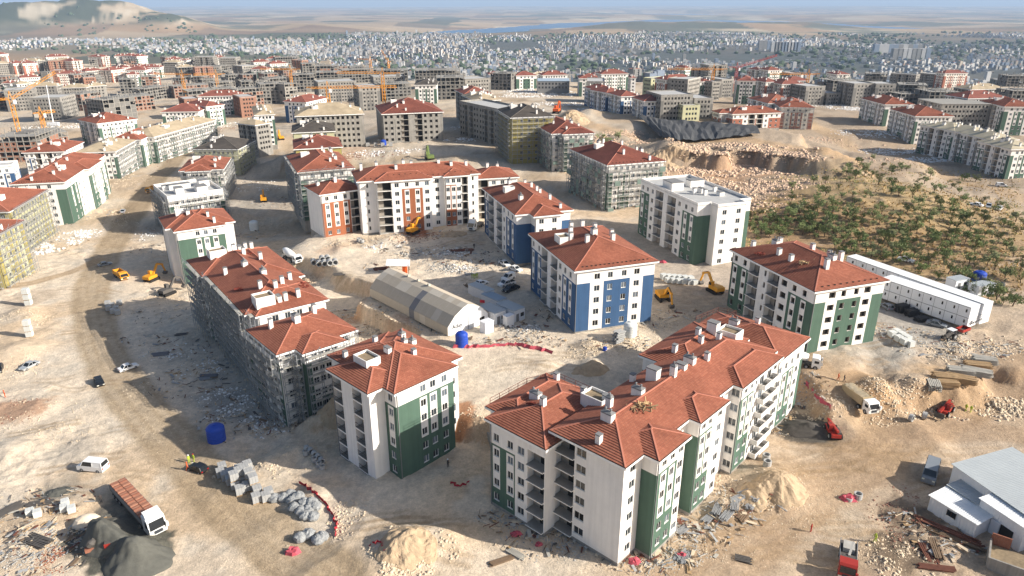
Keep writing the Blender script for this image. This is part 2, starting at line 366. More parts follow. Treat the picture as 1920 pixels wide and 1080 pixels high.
# steep cut banks show raw orange-brown earth
dzx = np.abs(np.gradient(ZZ, axis=1) / (np.gradient(XX, axis=1) + 1e-6)); dzy = np.abs(np.gradient(ZZ, axis=0) / (np.gradient(YY, axis=0) + 1e-6))
slope = np.hypot(dzx, dzy)
def ground_colour(x, y, z):
    n1 = fbm(x*.03, y*.03, 101); n2 = fbm(x*.16, y*.16, 111); n3 = fbm(x*.7, y*.7, 121, 3)
    c0, c1, c2 = np.array(lin(218,202,180)), np.array(lin(208,185,156)), np.array(lin(204,193,176))
    col = c0[None] * np.ones(x.shape + (1,))
    k = sstep(.42, .68, n1)[..., None]; col = col*(1-k) + c1*k
    k = (sstep(.5, .75, n2)*.7)[..., None]; col = col*(1-k) + c2*k
    # the right-hand side of the site is a more orange soil
    k = (sstep(-5, 60, x - .12*(y-80))*.65*(1-sstep(500, 900, y)))[..., None]; col = col*(1-k) + np.array(lin(170,149,126))*k
    k = (sstep(.6, 1.2, slope) * (1-sstep(300, 600, y)) * (.3 + .6*n3))[..., None]; col = col*(1-k) + np.array(lin(180,146,112))*k
    for px, py, lv, r, s, cc in DARK:
        if py < 520 and px > 1400: cc = tuple(.45*c_ + .55*q_ for c_, q_ in zip(cc, lin(164,148,116)))
        gx, gy = G(px, py, lv); d = np.hypot(x-gx, y-gy)/r + (n2-.5)*(1.1 if s < .9 else .5) + (n3-.5)*.5
        k = (s*(1 - sstep(.62 if s < .9 else .86, 1.02, d)))[..., None]; col = col*(1-k) + np.array(cc)*k
    for pts, w, s, cc in ROADS:
        d = segdist(x, y, pts) / w + (n2-.5)*.5
        d0 = segdist(x, y, pts); rut = .70 + .30*vnoise(d0*1.7 + n1*1.5, n1*3, 131)
        d = d0/w + (n2-.5)*.28
        k = (s*(1 - sstep(.6, 1.05, d))*rut)[..., None]; col = col*(1-k) + np.array(cc)*k
    for g_, st in TRACKS:
        bx = (x > min(p[0] for p in g_)-1) & (x < max(p[0] for p in g_)+1) & (y > min(p[1] for p in g_)-1) & (y < max(p[1] for p in g_)+1)
        if not bx.any(): continue
        d = segdist(x[bx], y[bx], g_); k = (st*(1 - sstep(.25, .7, d + .5*(n3[bx]-.5))))[..., None]; col[bx] = col[bx]*(1-k) + np.array(lin(158,134,104))*k
    # churned ground: mottled darker and paler by noise
    c_ = fbm(x*.5, y*.5, 141, 4); near = 1 - sstep(300, 500, y)
    col = col * (1 + near*(.30*(c_-.5) + .34*(fbm(x*1.3, y*1.3, 151, 3)-.5)))[..., None]
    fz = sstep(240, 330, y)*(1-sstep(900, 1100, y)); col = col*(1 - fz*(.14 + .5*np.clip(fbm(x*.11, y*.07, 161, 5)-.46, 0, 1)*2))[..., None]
    return col, n1, n2, n3
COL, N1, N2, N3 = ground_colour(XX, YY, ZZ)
# far country: stubble fields, plough land, town ground, woods
fx, fy = XX*.0021 + .6*fbm(XX*.0012, YY*.0012, 201), YY*.0014 + .5*fbm(XX*.001, YY*.001, 203)
cell = _hash(np.floor(fx).astype(np.int64), np.floor(fy + .37*np.floor(fx)).astype(np.int64), 207)
pal = np.array([lin(206,182,150), lin(190,160,126), lin(168,142,116), lin(214,196,166), lin(150,134,112), lin(196,172,140), lin(120,118,98), lin(202,176,142)])
far = pal[np.clip((cell*8).astype(int), 0, 7)]
far = far * (.50 + .34*fbm(XX*.002, YY*.006, 211, 5))[..., None]
fw = fbm(XX*.0016, YY*.0016, 221, 5)
k = (sstep(.56, .66, fw)*.75)[..., None]; far = far*(1-k) + np.array(lin(92,98,84))*k
tx = XX / np.maximum(YY, 1)
town = sstep(1050, 1300, YY) * (1 - sstep(3600, 4700, YY + 900*(fw-.5))) * sstep(-.34, -.24, tx + .1*(fbm(XX*.002, YY*.002, 231)-.5))
k = (town*.85)[..., None]; far = far*(1-k) + (np.array(lin(84,90,90))*(.7+.6*N1)[..., None])*k  # asphalt and trees, with cloud shade worked into the dark tone
lft = sstep(2600, 3100, YY)*(1-sstep(4000, 4500, YY))*(1-sstep(-.3, -.2, tx))
k = (lft*.6)[..., None]; far = far*(1-k) + np.array(lin(112,112,100))*k
hill = sstep(30, 75, ZZ + 98 - 8) * sstep(3800, 4300, YY)*(1-sstep(6200, 6800, YY))*(1-sstep(-1900, -1600, XX))
wood = hill * sstep(.40, .46, fbm(XX*.0042, YY*.0030, 241, 6) + .05*(ZZ > -20))
k = (hill*.6)[..., None]; far = far*(1-k) + np.array(lin(196,180,152))*k
k = (wood*.92)[..., None]; far = far*(1-k) + np.array(lin(58,70,54))*k
er = sstep(.25, .6, slope)*sstep(4500, 5000, YY); k = (er*.6*(1-wood))[..., None]; far = far*(1-k) + np.array(lin(206,196,178))*k
k = sstep(760, 1150, YY - 330*sstep(-150, -500, XX) - 100)[..., None]
COL = COL*(1-k) + far*k
nr, nc = XX.shape
verts = np.stack([XX, YY, ZZ], -1).reshape(-1, 3)
idx = np.arange(nr*nc).reshape(nr, nc)
quads = np.stack([idx[:-1,:-1], idx[:-1,1:], idx[1:,1:], idx[1:,:-1]], -1).reshape(-1, 4)
gm = bpy.data.meshes.new('ground')
gm.vertices.add(len(verts)); gm.vertices.foreach_set('co', verts.ravel())
gm.loops.add(quads.size); gm.loops.foreach_set('vertex_index', quads.ravel())
gm.polygons.add(len(quads)); gm.polygons.foreach_set('loop_start', np.arange(0, quads.size, 4)); gm.polygons.foreach_set('loop_total', np.full(len(quads), 4))
gm.update(calc_edges=True)
ca = gm.color_attributes.new('soil', 'FLOAT_COLOR', 'POINT')
ca.data.foreach_set('color', np.concatenate([COL.reshape(-1, 3), np.ones((nr*nc, 1))], 1).ravel().astype(np.float32))
gm.polygons.foreach_set('use_smooth', [True]*len(quads))
m = bpy.data.materials.new('soil'); m.use_nodes = True; t = m.node_tree; b = t.nodes['Principled BSDF']; b.inputs['Roughness'].default_value = .95; b.inputs['Specular IOR Level'].default_value = .1
vc = t.nodes.new('ShaderNodeVertexColor'); vc.layer_name = 'soil'
g = t.nodes.new('ShaderNodeNewGeometry')
def nz(scale, detail, rough=.6):
    n = t.nodes.new('ShaderNodeTexNoise'); n.inputs['Scale'].default_value = scale; n.inputs['Detail'].default_value = detail; n.inputs['Roughness'].default_value = rough
    t.links.new(g.outputs['Position'], n.inputs['Vector']); return n
na, nb = nz(.9, 7, .7), nz(.12, 6)
def mapr(n, lo, hi, a=.3, b_=.7):
    r = t.nodes.new('ShaderNodeMapRange'); r.inputs[1].default_value = a; r.inputs[2].default_value = b_; r.inputs[3].default_value = lo; r.inputs[4].default_value = hi
    t.links.new(n.outputs[0], r.inputs[0]); return r
ra, rb = mapr(na, .82, 1.14), mapr(nz(3.2, 6, .8), .74, 1.2)
mu = t.nodes.new('ShaderNodeMath'); mu.operation = 'MULTIPLY'; t.links.new(ra.outputs[0], mu.inputs[0]); t.links.new(rb.outputs[0], mu.inputs[1])
vm = t.nodes.new('ShaderNodeVectorMath'); vm.operation = 'SCALE'; t.links.new(vc.outputs[0], vm.inputs[0]); t.links.new(mu.outputs[0], vm.inputs['Scale']); t.links.new(vm.outputs[0], b.inputs['Base Color'])
nc2 = nz(1.6, 8, .75); bp = t.nodes.new('ShaderNodeBump'); bp.inputs['Strength'].default_value = .8; bp.inputs['Distance'].default_value = .35
t.links.new(nc2.outputs[0], bp.inputs['Height']); t.links.new(bp.outputs[0], b.inputs['Normal'])
gm.materials.append(m)
tag(put('ground', gm), kind='structure')

# lake
m = bpy.data.materials.new('lake_water'); m.use_nodes = True; b = m.node_tree.nodes['Principled BSDF']
b.inputs['Base Color'].default_value = (*lin(70,110,150), 1); b.inputs['Roughness'].default_value = .35; _mats['lake_water'] = m
w = MB(); w.face([(-6000,5500,LAKEZ),(16000,5500,LAKEZ),(16000,40000,LAKEZ),(-6000,40000,LAKEZ)], 'lake_water')
tag(w.build('lake_water'), kind='structure')
# ------------------------------------------------------------------ building materials
M('white', lin(234,230,224), .9, .05, .5, streak=.09)
M('offwhite', lin(222,216,206), .9, .06, .5)
M('green', lin(80,104,90), .9, .08, .4, streak=.12)
M('blue', lin(60,90,126), .9, .08, .4, streak=.1)
M('orange', lin(158,98,68), .9, .07, .4, streak=.12)
M('terracotta', lin(160,104,84), .9, .1, .4)
M('yellow', lin(164,152,92), .9, .16, .6)
M('lime', lin(186,184,150), .9, .12, .6)
M('concrete', lin(150,146,139), .95, .16, .5, .2, streak=.25)
M('darkconcrete', lin(116,114,110), .95, .2, .5)
M('brickwall', lin(150,112,94), .95, .16, .7)
M('fascia', lin(238,236,232), .8, .05, .4)
M('slab', lin(150,147,140), .95, .15, .6)
M('soffit', lin(214,210,204), .95, .06, .4)
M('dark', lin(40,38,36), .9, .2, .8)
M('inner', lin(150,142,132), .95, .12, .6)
M('capgrey', lin(126,126,126), .9, .1, .7)
M('frame', lin(206,206,202), .6, 0)
M('frame_brown', lin(70,52,42), .6, 0)
M('rail', lin(58,58,60), .6, 0)
M('steel', lin(150,152,154), .6, .15, .8, metal=.3)
M('plank', lin(176,172,162), .9, .18, .6)
M('netting', lin(112,128,120), .95, .25, .4)
M('glass', lin(46,52,58), .12, .35, .45, spec=.6)
M('rust_rail', lin(110,66,54), .9, .2, 2)
M('gravelroof', lin(176,176,174), .95, .12, .5)
M('rubbish', lin(140,124,100), .95, .4, 1.2)

def tile_mat(name, c1, c2, mortar, w=.33, h=.36, bump=.9):
    m = bpy.data.materials.new(name); m.use_nodes = True; t = m.node_tree; b = t.nodes['Principled BSDF']
    b.inputs['Roughness'].default_value = .8; b.inputs['Specular IOR Level'].default_value = .2
    uv = t.nodes.new('ShaderNodeUVMap'); uv.uv_map = 'tile'
    br = t.nodes.new('ShaderNodeTexBrick'); br.inputs['Scale'].default_value = 1; br.inputs['Brick Width'].default_value = w; br.inputs['Row Height'].default_value = h
    br.inputs['Mortar Size'].default_value = .018; br.inputs['Mortar Smooth'].default_value = .3; br.inputs['Bias'].default_value = 0
    br.inputs['Color1'].default_value = (*c1, 1); br.inputs['Color2'].default_value = (*c2, 1); br.inputs['Mortar'].default_value = (*mortar, 1)
    t.links.new(uv.outputs[0], br.inputs['Vector'])
    g = t.nodes.new('ShaderNodeNewGeometry'); n = t.nodes.new('ShaderNodeTexNoise'); n.inputs['Scale'].default_value = .22; n.inputs['Detail'].default_value = 6
    t.links.new(g.outputs['Position'], n.inputs['Vector'])
    r = t.nodes.new('ShaderNodeMapRange'); r.inputs[1].default_value = .3; r.inputs[2].default_value = .7; r.inputs[3].default_value = .82; r.inputs[4].default_value = 1.16
    t.links.new(n.outputs[0], r.inputs[0])
    vm = t.nodes.new('ShaderNodeVectorMath'); vm.operation = 'SCALE'; t.links.new(br.outputs[0], vm.inputs[0]); t.links.new(r.outputs[0], vm.inputs['Scale']); t.links.new(vm.outputs[0], b.inputs['Base Color'])
    # each course overlaps the one below: saw-tooth relief up the slope
    sx = t.nodes.new('ShaderNodeSeparateXYZ'); t.links.new(uv.outputs[0], sx.inputs[0])
    dv = t.nodes.new('ShaderNodeMath'); dv.operation = 'DIVIDE'; dv.inputs[1].default_value = h; t.links.new(sx.outputs[1], dv.inputs[0])
    fr = t.nodes.new('ShaderNodeMath'); fr.operation = 'FRACT'; t.links.new(dv.outputs[0], fr.inputs[0])
    iv = t.nodes.new('ShaderNodeMath'); iv.operation = 'SUBTRACT'; iv.inputs[0].default_value = 1.0; t.links.new(fr.outputs[0], iv.inputs[1])
    bp = t.nodes.new('ShaderNodeBump'); bp.inputs['Strength'].default_value = bump; bp.inputs['Distance'].default_value = .09
    t.links.new(iv.outputs[0], bp.inputs['Height']); t.links.new(bp.outputs[0], b.inputs['Normal'])
    _mats[name] = m
tile_mat('tiles', lin(164,106,84), lin(147,91,72), lin(128,77,62), .42, .42, .0)
tile_mat('tiles_dark', lin(142,88,74), lin(128,77,66), lin(112,67,58), .42, .42, .0)
tile_mat('cream', lin(178,162,136), lin(170,154,128), lin(154,138,116), 2.4, 1.2, .2)
tile_mat('beige', lin(186,176,152), lin(178,168,144), lin(160,150,128), 2.4, 1.2, .2)
tile_mat('felt', lin(84,78,72), lin(74,69,64), lin(62,58,54), 3.0, 1.0, .2)
M('ridge', lin(190,124,102), .8, .1, .8); M('ridge_grey', lin(110,104,96), .9, .1, .8)
RIDGE = dict(tiles='ridge', tiles_dark='ridge', cream='cream', beige='beige', felt='ridge_grey')

_wm = {}
M('glass_sky', lin(96,106,116), .1, .3, .5, spec=.7); M('glass_open', lin(24,22,20), .9, .2, .8)  # paler pane carries a painted sky reflection; dark pane stands for an open window
_wr = random.Random(2)
def window_mesh(w, h, fr):
    """frame with a mullion in the xz plane, outside towards -y, and its pane"""
    gl = _wr.choice(['glass','glass','glass','glass_sky','glass_open'])
    key = (round(w, 1), round(h, 1), fr, gl)
    if key not in _wm:
        a = MB(); e = .07; w2 = w/2
        a.box(-w2,-.05,0,-w2+e,.05,h,fr); a.box(w2-e,-.05,0,w2,.05,h,fr); a.box(-w2+e,-.05,0,w2-e,.05,e,fr); a.box(-w2+e,-.05,h-e,w2-e,.05,h,fr)
        if w > .8: a.box(-.04,-.045,e,.04,.045,h-e,fr)
        a.box(-w2-.05,-.16,-.06,w2+.05,-.05,-.003,fr)
        p = MB(); p.face([(-w2+e,0,e),(w2-e,0,e),(w2-e,0,h-e),(-w2+e,0,h-e)], gl)
        both = MB(); both.v = a.v + p.v; both.f = a.f + [tuple(i+len(a.v) for i in f) for f in p.f]; both.mats = [fr, gl]; both.m = [0]*len(a.f) + [1]*len(p.f)
        _wm[key] = (a.mesh('window'), p.mesh('pane'), both.mesh('window'))
    return _wm[key]

NORM = {'S': (0,-1), 'N': (0,1), 'E': (1,0), 'W': (-1,0)}

class Building:
    def __init__(s, name, label, K, ang, zb, eaves, floors, fh=2.95, color='green', base='white', roof='tiles', ov=.7, detail=1,
                 pitch=.36, fac=None, group=None, cat='apartment block', auto=None, rail='none', frame='frame', parapet=.9, low=4.5, eave_extra=.45, dz=None, empty_win=False, top_white=True):
        s.root = thing(name, label, cat, (K[0], K[1], zb), R(ang), group)
        s.n, s.fh, s.h = floors, fh, floors*fh + eave_extra
        s.color, s.base, s.detail, s.pitch, s.ov, s.rail, s.frame = color, base, detail, pitch, ov, rail, frame
        s.E = eaves; s.zb, s.K, s.ang = zb, K, ang; s.low = low; s.empty_win = empty_win; s.top_white = top_white
        s.dz = dz or [0]*len(eaves)                       # some wings have a lower eave
        s.roofkind = roof; s.auto = auto or s.auto_std
        s.w = MB(); s.win = MB(); s.fac = fac or {}
        s.edges = []
        levels = sorted(set(s.dz), reverse=True)
        for q in levels:
            s.facades([e for e, d in zip(eaves, s.dz) if d == q], s.h + q, [e for e, d in zip(eaves, s.dz) if d > q])
        wall = s.w.build('wall', s.root)
        if s.win.f: tag(s.win.build('windows', s.root), kind='stuff')
        if roof == 'flat': s.flat_roof(parapet)
        elif roof == 'skeleton': s.flat_roof(0, True)
        else: s.hip_roof(roof)
    def world(s, u, v, z=0):
        a = R(s.ang); return (s.K[0] + u*math.cos(a) - v*math.sin(a), s.K[1] + u*math.sin(a) + v*math.cos(a), s.zb + z)
    # ---- outline of the united wall rectangles
    def facades(s, E, h, higher):
        o = s.ov if s.roofkind not in ('flat', 'skeleton') else 0
        rc = [(a+o, b+o, c-o, d-o) for a, b, c, d in E]
        hi = [(a+o, b+o, c-o, d-o) for a, b, c, d in higher]
        us = sorted({round(q, 3) for r in rc+hi for q in (r[0], r[2])}); vs = sorted({round(q, 3) for r in rc+hi for q in (r[1], r[3])})
        def ins(u, v, L): return any(r[0] < u < r[2] and r[1] < v < r[3] for r in L)
        nu, nv = len(us)-1, len(vs)-1
        A = [[ins((us[i]+us[i+1])/2, (vs[j]+vs[j+1])/2, rc) and not ins((us[i]+us[i+1])/2, (vs[j]+vs[j+1])/2, hi) for j in range(nv)] for i in range(nu)]
        H = [[ins((us[i]+us[i+1])/2, (vs[j]+vs[j+1])/2, hi) for j in range(nv)] for i in range(nu)]
        inside = lambda i, j: 0 <= i < nu and 0 <= j < nv and A[i][j]
        covered = lambda i, j: 0 <= i < nu and 0 <= j < nv and H[i][j]
        out = {'S': [], 'N': [], 'E': [], 'W': []}
        for side, (di, dj) in dict(S=(0,-1), N=(0,1), W=(-1,0), E=(1,0)).items():
            outer = range(nv) if side in 'SN' else range(nu)
            for q in outer:
                run = None
                for p in range((nu if side in 'SN' else nv) + 1):
                    i, j = (p, q) if side in 'SN' else (q, p)
                    on = p < (nu if side in 'SN' else nv) and inside(i, j) and not inside(i+di, j+dj) and not covered(i+di, j+dj)
                    if on and run is None: run = p
                    if not on and run is not None:
                        if side in 'SN':
                            y = vs[q] if side == 'S' else vs[q+1]; a, b = us[run], us[p]
                            out[side].append(((a, y), (b, y)) if side == 'S' else ((b, y), (a, y)))
                        else:
                            x = us[q] if side == 'W' else us[q+1]; a, b = vs[run], vs[p]
                            out[side].append(((x, b), (x, a)) if side == 'W' else ((x, a), (x, b)))
                        run = None
        tagk = '' if not higher else 'l'
        for side, L in out.items():
            L.sort(key=lambda e: (e[0][0], e[0][1]))
            for k, (p0, p1) in enumerate(L):
                s.edges.append((side, p0, p1, h))
                ln = math.dist(p0, p1)
                pat = s.fac.get(f'{tagk}{side}{k}') or s.fac.get(tagk + side) or s.auto(side, ln)
                s.facade(p0, p1, NORM[side], pat, h)
    def auto_std(s, side, L):
        if L < 2.6: return [('_', 1)]
        if side in 'NE' and s.detail > 0 and L > 5: return [('_', 1)] + [('w', 1.6), ('_', 1.4)] * max(1, int(L/4)) 
        if L < 5: return [('c', 1)] if side == 'W' else [('w', 1)]
        if L < 8: return [('c', 1.0), ('C', 1.3), ('c', .6), ('C', 1.3)]
        if side == 'W' and L > 14:
            n = max(1, int(L / 15)); return ([('C', 1.6), ('C', 1.6), ('B', 2.2), ('_', .7), ('n', .8), ('B', 2.2), ('w', 1.6), ('C', 1.6), ('c', .5)]) * n
        n = max(1, int(L / 10)); return [('c', 1.5)] + [('w', 1.7), ('C', 1.7), ('C', 1.7), ('w', 1.7)] * n + [('c', 1.3)]
    def facade(s, p0, p1, n, pat, h):
        d = (p1[0]-p0[0], p1[1]-p0[1]); L = math.hypot(*d); d = (d[0]/L, d[1]/L)
        def P(u, z, t=0.0): return (p0[0]+d[0]*u - n[0]*t, p0[1]+d[1]*u - n[1]*t, z)
        def quad(a, b, z0, z1, mat, t=0.0): s.w.face([P(a,z0,t), P(b,z0,t), P(b,z1,t), P(a,z1,t)], mat)
        tot = sum(q[1] for q in pat); u = 0.0
        nf = s.n if h >= s.h - .1 else int(round((h - .45) / s.fh)); fh = s.fh
        topz = (nf-1)*fh + .25 if s.top_white else h
        rot = math.atan2(d[1], d[0])
        # plinth below the first floor, sunk into the ground
        quad(0, L, -s.low, -.003, 'concrete' if s.base in ('white', 'offwhite', 'concrete') else s.base)
        if s.detail and L > 5 and s.roofkind not in ('flat', 'skeleton'):
            dp = MB(); dp.box(-.06,-.14,-.3,.06,-.02,h-.45,'capgrey'); dp.build('downpipe', s.root, P(.25, 0), rot)
        for kind, wgt in pat:
            a, b = u, u + wgt/tot*L; u = b; w = b - a
            mat = s.base
            colored = kind in 'cCD'
            def zone(z): return s.color if colored and z < topz else s.base
            if kind in '_c' or w < .5:
                if colored: quad(a, b, 0, topz, s.color); quad(a, b, topz, h, s.base)
                else: quad(a, b, 0, h, s.base)
                continue
            if kind in 'BQ':
                s.loggia(P, quad, a, b, nf, fh, h, rot, kind, d, n); continue
            ww = {'n': .7, 'w': 1.4, 'C': 1.2, 'D': 1.25, 'P': 1.7, 'O': 1.8}.get(kind, 1.4); ww = min(ww, w - .3)
            m0 = (a+b)/2; o0, o1 = m0-ww/2, m0+ww/2
            zs = 0.0; framed = kind == 'C' and nf >= 5
            fl, fh_ = (nf-4)*fh + .5, topz - .35
            for f in range(nf):
                z0 = f*fh + (.9 if kind != 'P' else .1); z1 = f*fh + 2.3
                z1 = min(z1, h - .25)
                nxt = (f+1)*fh if f < nf-1 else h
                # spandrel below, piers, lintel above
                for (za, zb_) in ((zs, z0), (z0, z1), (z1, nxt)):
                    cuts = [za, zb_]
                    for c in ((topz, fl, fh_) if framed else (topz,)):
                        if za < c < zb_: cuts.append(c)
                    cuts.sort()
                    for c0, c1 in zip(cuts, cuts[1:]):
                        zm = (c0+c1)/2; base = zone(zm)
                        fr = framed and fl < zm < fh_
                        spans = [(a, o0), (o0, o1), (o1, b)]
                        if fr: spans = [(a, max(a, o0-.2)), (max(a, o0-.2), o0), (o0, o1), (o1, min(b, o1+.2)), (min(b, o1+.2), b)]
                        for q0, q1 in spans:
                            if q1 - q0 < 1e-3: continue
                            mid = (q0+q1)/2; inw = o0 < mid < o1
                            if inw and (za, zb_) == (z0, z1): continue
                            white = fr and (max(a, o0-.2) <= q0 and q1 <= min(b, o1+.2))
                            quad(q0, q1, c0, c1, s.base if white else base)
                zs = nxt
                # reveal and window
                t = .16; mt = s.base
                s.w.face([P(o0,z0), P(o0,z0,t), P(o0,z1,t), P(o0,z1)], mt); s.w.face([P(o1,z0,t), P(o1,z0), P(o1,z1), P(o1,z1,t)], mt)
                s.w.face([P(o0,z0), P(o1,z0), P(o1,z0,t), P(o0,z0,t)], mt); s.w.face([P(o0,z1,t), P(o1,z1,t), P(o1,z1), P(o0,z1)], mt)
                s.window(P, m0, o1-o0, z0, z1, rot, t)
                if kind == 'P': s.balcony(P, m0, w*.92, f*fh, rot, d, n)
    def window(s, P, m0, w, z0, z1, rot, t):
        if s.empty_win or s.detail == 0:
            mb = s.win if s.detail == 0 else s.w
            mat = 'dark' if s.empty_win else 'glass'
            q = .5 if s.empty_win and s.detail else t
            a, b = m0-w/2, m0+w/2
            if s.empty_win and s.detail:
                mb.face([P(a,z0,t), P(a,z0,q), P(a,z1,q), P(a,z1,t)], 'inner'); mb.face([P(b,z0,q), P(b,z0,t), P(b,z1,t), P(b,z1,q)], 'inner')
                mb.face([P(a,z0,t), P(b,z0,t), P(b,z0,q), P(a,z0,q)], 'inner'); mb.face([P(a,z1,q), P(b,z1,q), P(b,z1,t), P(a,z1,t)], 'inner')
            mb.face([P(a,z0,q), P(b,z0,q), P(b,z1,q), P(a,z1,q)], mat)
            return
        fm, pm, both = window_mesh(w, z1-z0, s.frame)
        o = put('window', fm if s.detail > 1 else both, s.root, P(m0, z0, t - .03), rot)
        if s.detail > 1: put('pane', pm, o)
    def loggia(s, P, quad, a, b, nf, fh, h, rot, kind, d, n):
        c = .14; D = 1.5; base = s.base
        quad(a, a+c, 0, h, base); quad(b-c, b, 0, h, base)
        for f in range(nf):
            z0 = f*fh + .02; z1 = min((f+1)*fh - .28, h-.35); nx = (f+1)*fh + .02 if f < nf-1 else h
            A, B_ = a+c, b-c
            if f == 0: quad(A, B_, 0, z0, base)
            quad(A, B_, z1, nx, base)
            W = s.w
            W.face([P(A,z0), P(A,z0,D), P(A,z1,D), P(A,z1)], base); W.face([P(B_,z0,D), P(B_,z0), P(B_,z1), P(B_,z1,D)], base)
            W.face([P(A,z0), P(B_,z0), P(B_,z0,D), P(A,z0,D)], 'slab'); W.face([P(A,z1,D), P(B_,z1,D), P(B_,z1), P(A,z1)], base)
            # back wall with a dark door opening
            mid = A + (B_-A)*.42
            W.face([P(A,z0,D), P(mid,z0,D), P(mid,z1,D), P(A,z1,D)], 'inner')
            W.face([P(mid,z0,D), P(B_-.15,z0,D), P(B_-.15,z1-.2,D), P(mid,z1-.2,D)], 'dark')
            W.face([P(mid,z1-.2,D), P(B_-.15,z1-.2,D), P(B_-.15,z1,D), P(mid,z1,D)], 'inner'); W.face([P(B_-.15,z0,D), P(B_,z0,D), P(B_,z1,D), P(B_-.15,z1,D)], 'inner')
            if s.detail == 0: continue
            bal = MB(); L = B_-A
            ex = .45 if kind == 'B' else .05
            bal.box(-L/2, -ex, -.12, L/2, -.005, .06, base, 'slab')
            o = bal.build('balcony', s.root, P((A+B_)/2, z0, 0), rot)
            if s.detail < 1: continue
            rl = MB()
            if s.rail == 'rail':
                rl.box(-L/2, -ex+.05, .95, L/2, -ex+.1, 1.0, 'rail'); k = int(L/.35)
                for q in range(k+1): rl.box(-L/2+q*L/k-.015, -ex+.06, .06, -L/2+q*L/k+.015, -ex+.09, .95, 'rail')
                rl.build('railing', o)
            elif s.rail == 'solid':
                rl.box(-L/2, -ex, .063, L/2, -ex+.1, .55, base); rl.build('parapet', o)
    def balcony(s, P, m0, w, z, rot, d, n):
        if s.detail == 0: return
        b = MB(); D = 1.35
        b.box(-w/2, -D, -.16, w/2, -.005, 0, s.base, 'slab')
        o = b.build('balcony', s.root, P(m0, z+.05), rot)
        r = MB(); hp = .85
        r.box(-w/2, -D, .003, w/2, -D+.1, hp, s.base); r.box(-w/2, -D+.103, .003, -w/2+.1, -.005, hp, s.base); r.box(w/2-.1, -D+.103, .003, w/2, -.005, hp, s.base)
        r.build('parapet', o)
    # ---- roofs
    def rz(s, u, v):
        z = -1
        for (a, b, c, d), q in zip(s.E, s.dz):
            if a <= u <= c and b <= v <= d:
                z = max(z, s.h + q + (s.pitch*min(u-a, c-u, v-b, d-v) if s.roofkind not in ('flat','skeleton') else .05))
        return z
    def hip_roof(s, mat):
        r = MB(); r.uv = []; f = MB(); cap = MB(); p = s.pitch
        for k, ((a, b, c, d), q) in enumerate(zip(s.E, s.dz)):
            z = s.h + q + .004*k
            f.box(a, b, z-.42, c, d, z-.02, 'fascia', 'dark', bottom=False)
            f.face([(a,d,z-.42),(c,d,z-.42),(c,b,z-.42),(a,b,z-.42)], 'soffit')
            e = .13; a2, b2, c2, d2 = a+e, b+e, c-e, d-e; W_, D_ = c2-a2, d2-b2; z += .03
            if W_ <= D_:
                m = W_/2; r0, r1 = (a2+m, b2+m, z+p*m), (a2+m, d2-m, z+p*m)
                fs = [[(a2,b2,z),(c2,b2,z),r0], [(c2,b2,z),(c2,d2,z),r1,r0], [(c2,d2,z),(a2,d2,z),r1], [(a2,d2,z),(a2,b2,z),r0,r1]]
                hips = [((a2,b2,z),r0),((c2,b2,z),r0),((c2,d2,z),r1),((a2,d2,z),r1),(r0,r1)]
            else:
                m = D_/2; r0, r1 = (a2+m, b2+m, z+p*m), (c2-m, b2+m, z+p*m)
                fs = [[(a2,b2,z),(c2,b2,z),r1,r0], [(c2,b2,z),(c2,d2,z),r1], [(c2,d2,z),(a2,d2,z),r0,r1], [(a2,d2,z),(a2,b2,z),r0]]
                hips = [((a2,b2,z),r0),((a2,d2,z),r0),((c2,b2,z),r1),((c2,d2,z),r1),(r0,r1)]
            for fc in fs:
                A, B_ = Vector(fc[0]), Vector(fc[1]); ud = (B_-A).normalized()
                nn = (B_-A).cross(Vector(fc[2])-A).normalized(); vd = nn.cross(ud)
                def uvs(q): return [k_ for P_ in q for k_ in ((Vector(P_)-A).dot(ud), (Vector(P_)-A).dot(vd))]
                if s.detail and mat.startswith('tiles'):
                    # laid courses: every course overlaps the one below and shows its lip
                    T0, T1 = Vector(fc[-1]), Vector(fc[2]); n_ = max(2, round((T0-A).dot(vd)/.42)); lip = nn*.085
                    for k_ in range(n_):
                        t0, t1 = k_/n_, (k_+1)/n_
                        a0, b0, a1, b1 = A.lerp(T0,t0), B_.lerp(T1,t0), A.lerp(T0,t1), B_.lerp(T1,t1)
                        q = [tuple(a0+lip), tuple(b0+lip), tuple(b1), tuple(a1)]
                        r.face(q, mat); r.uv.append(uvs(q))
                        q = [tuple(a0-nn*.03), tuple(b0-nn*.03), tuple(b0+lip), tuple(a0+lip)]
                        r.face(q, mat); r.uv.append(uvs(q))
                else:
                    r.face(fc, mat); r.uv.append(uvs(fc))
            if RIDGE[mat] not in ('cream', 'beige'):
                for h0, h1 in hips: cap.bar(Vector(h0)+Vector((0,0,.05)), Vector(h1)+Vector((0,0,.05)), .24, RIDGE[mat], .12)
        ro = r.build('roof', s.root)
        f.build('fascia', ro)
        if cap.f: cap.build('ridge_cap', ro)
        s.roof = ro
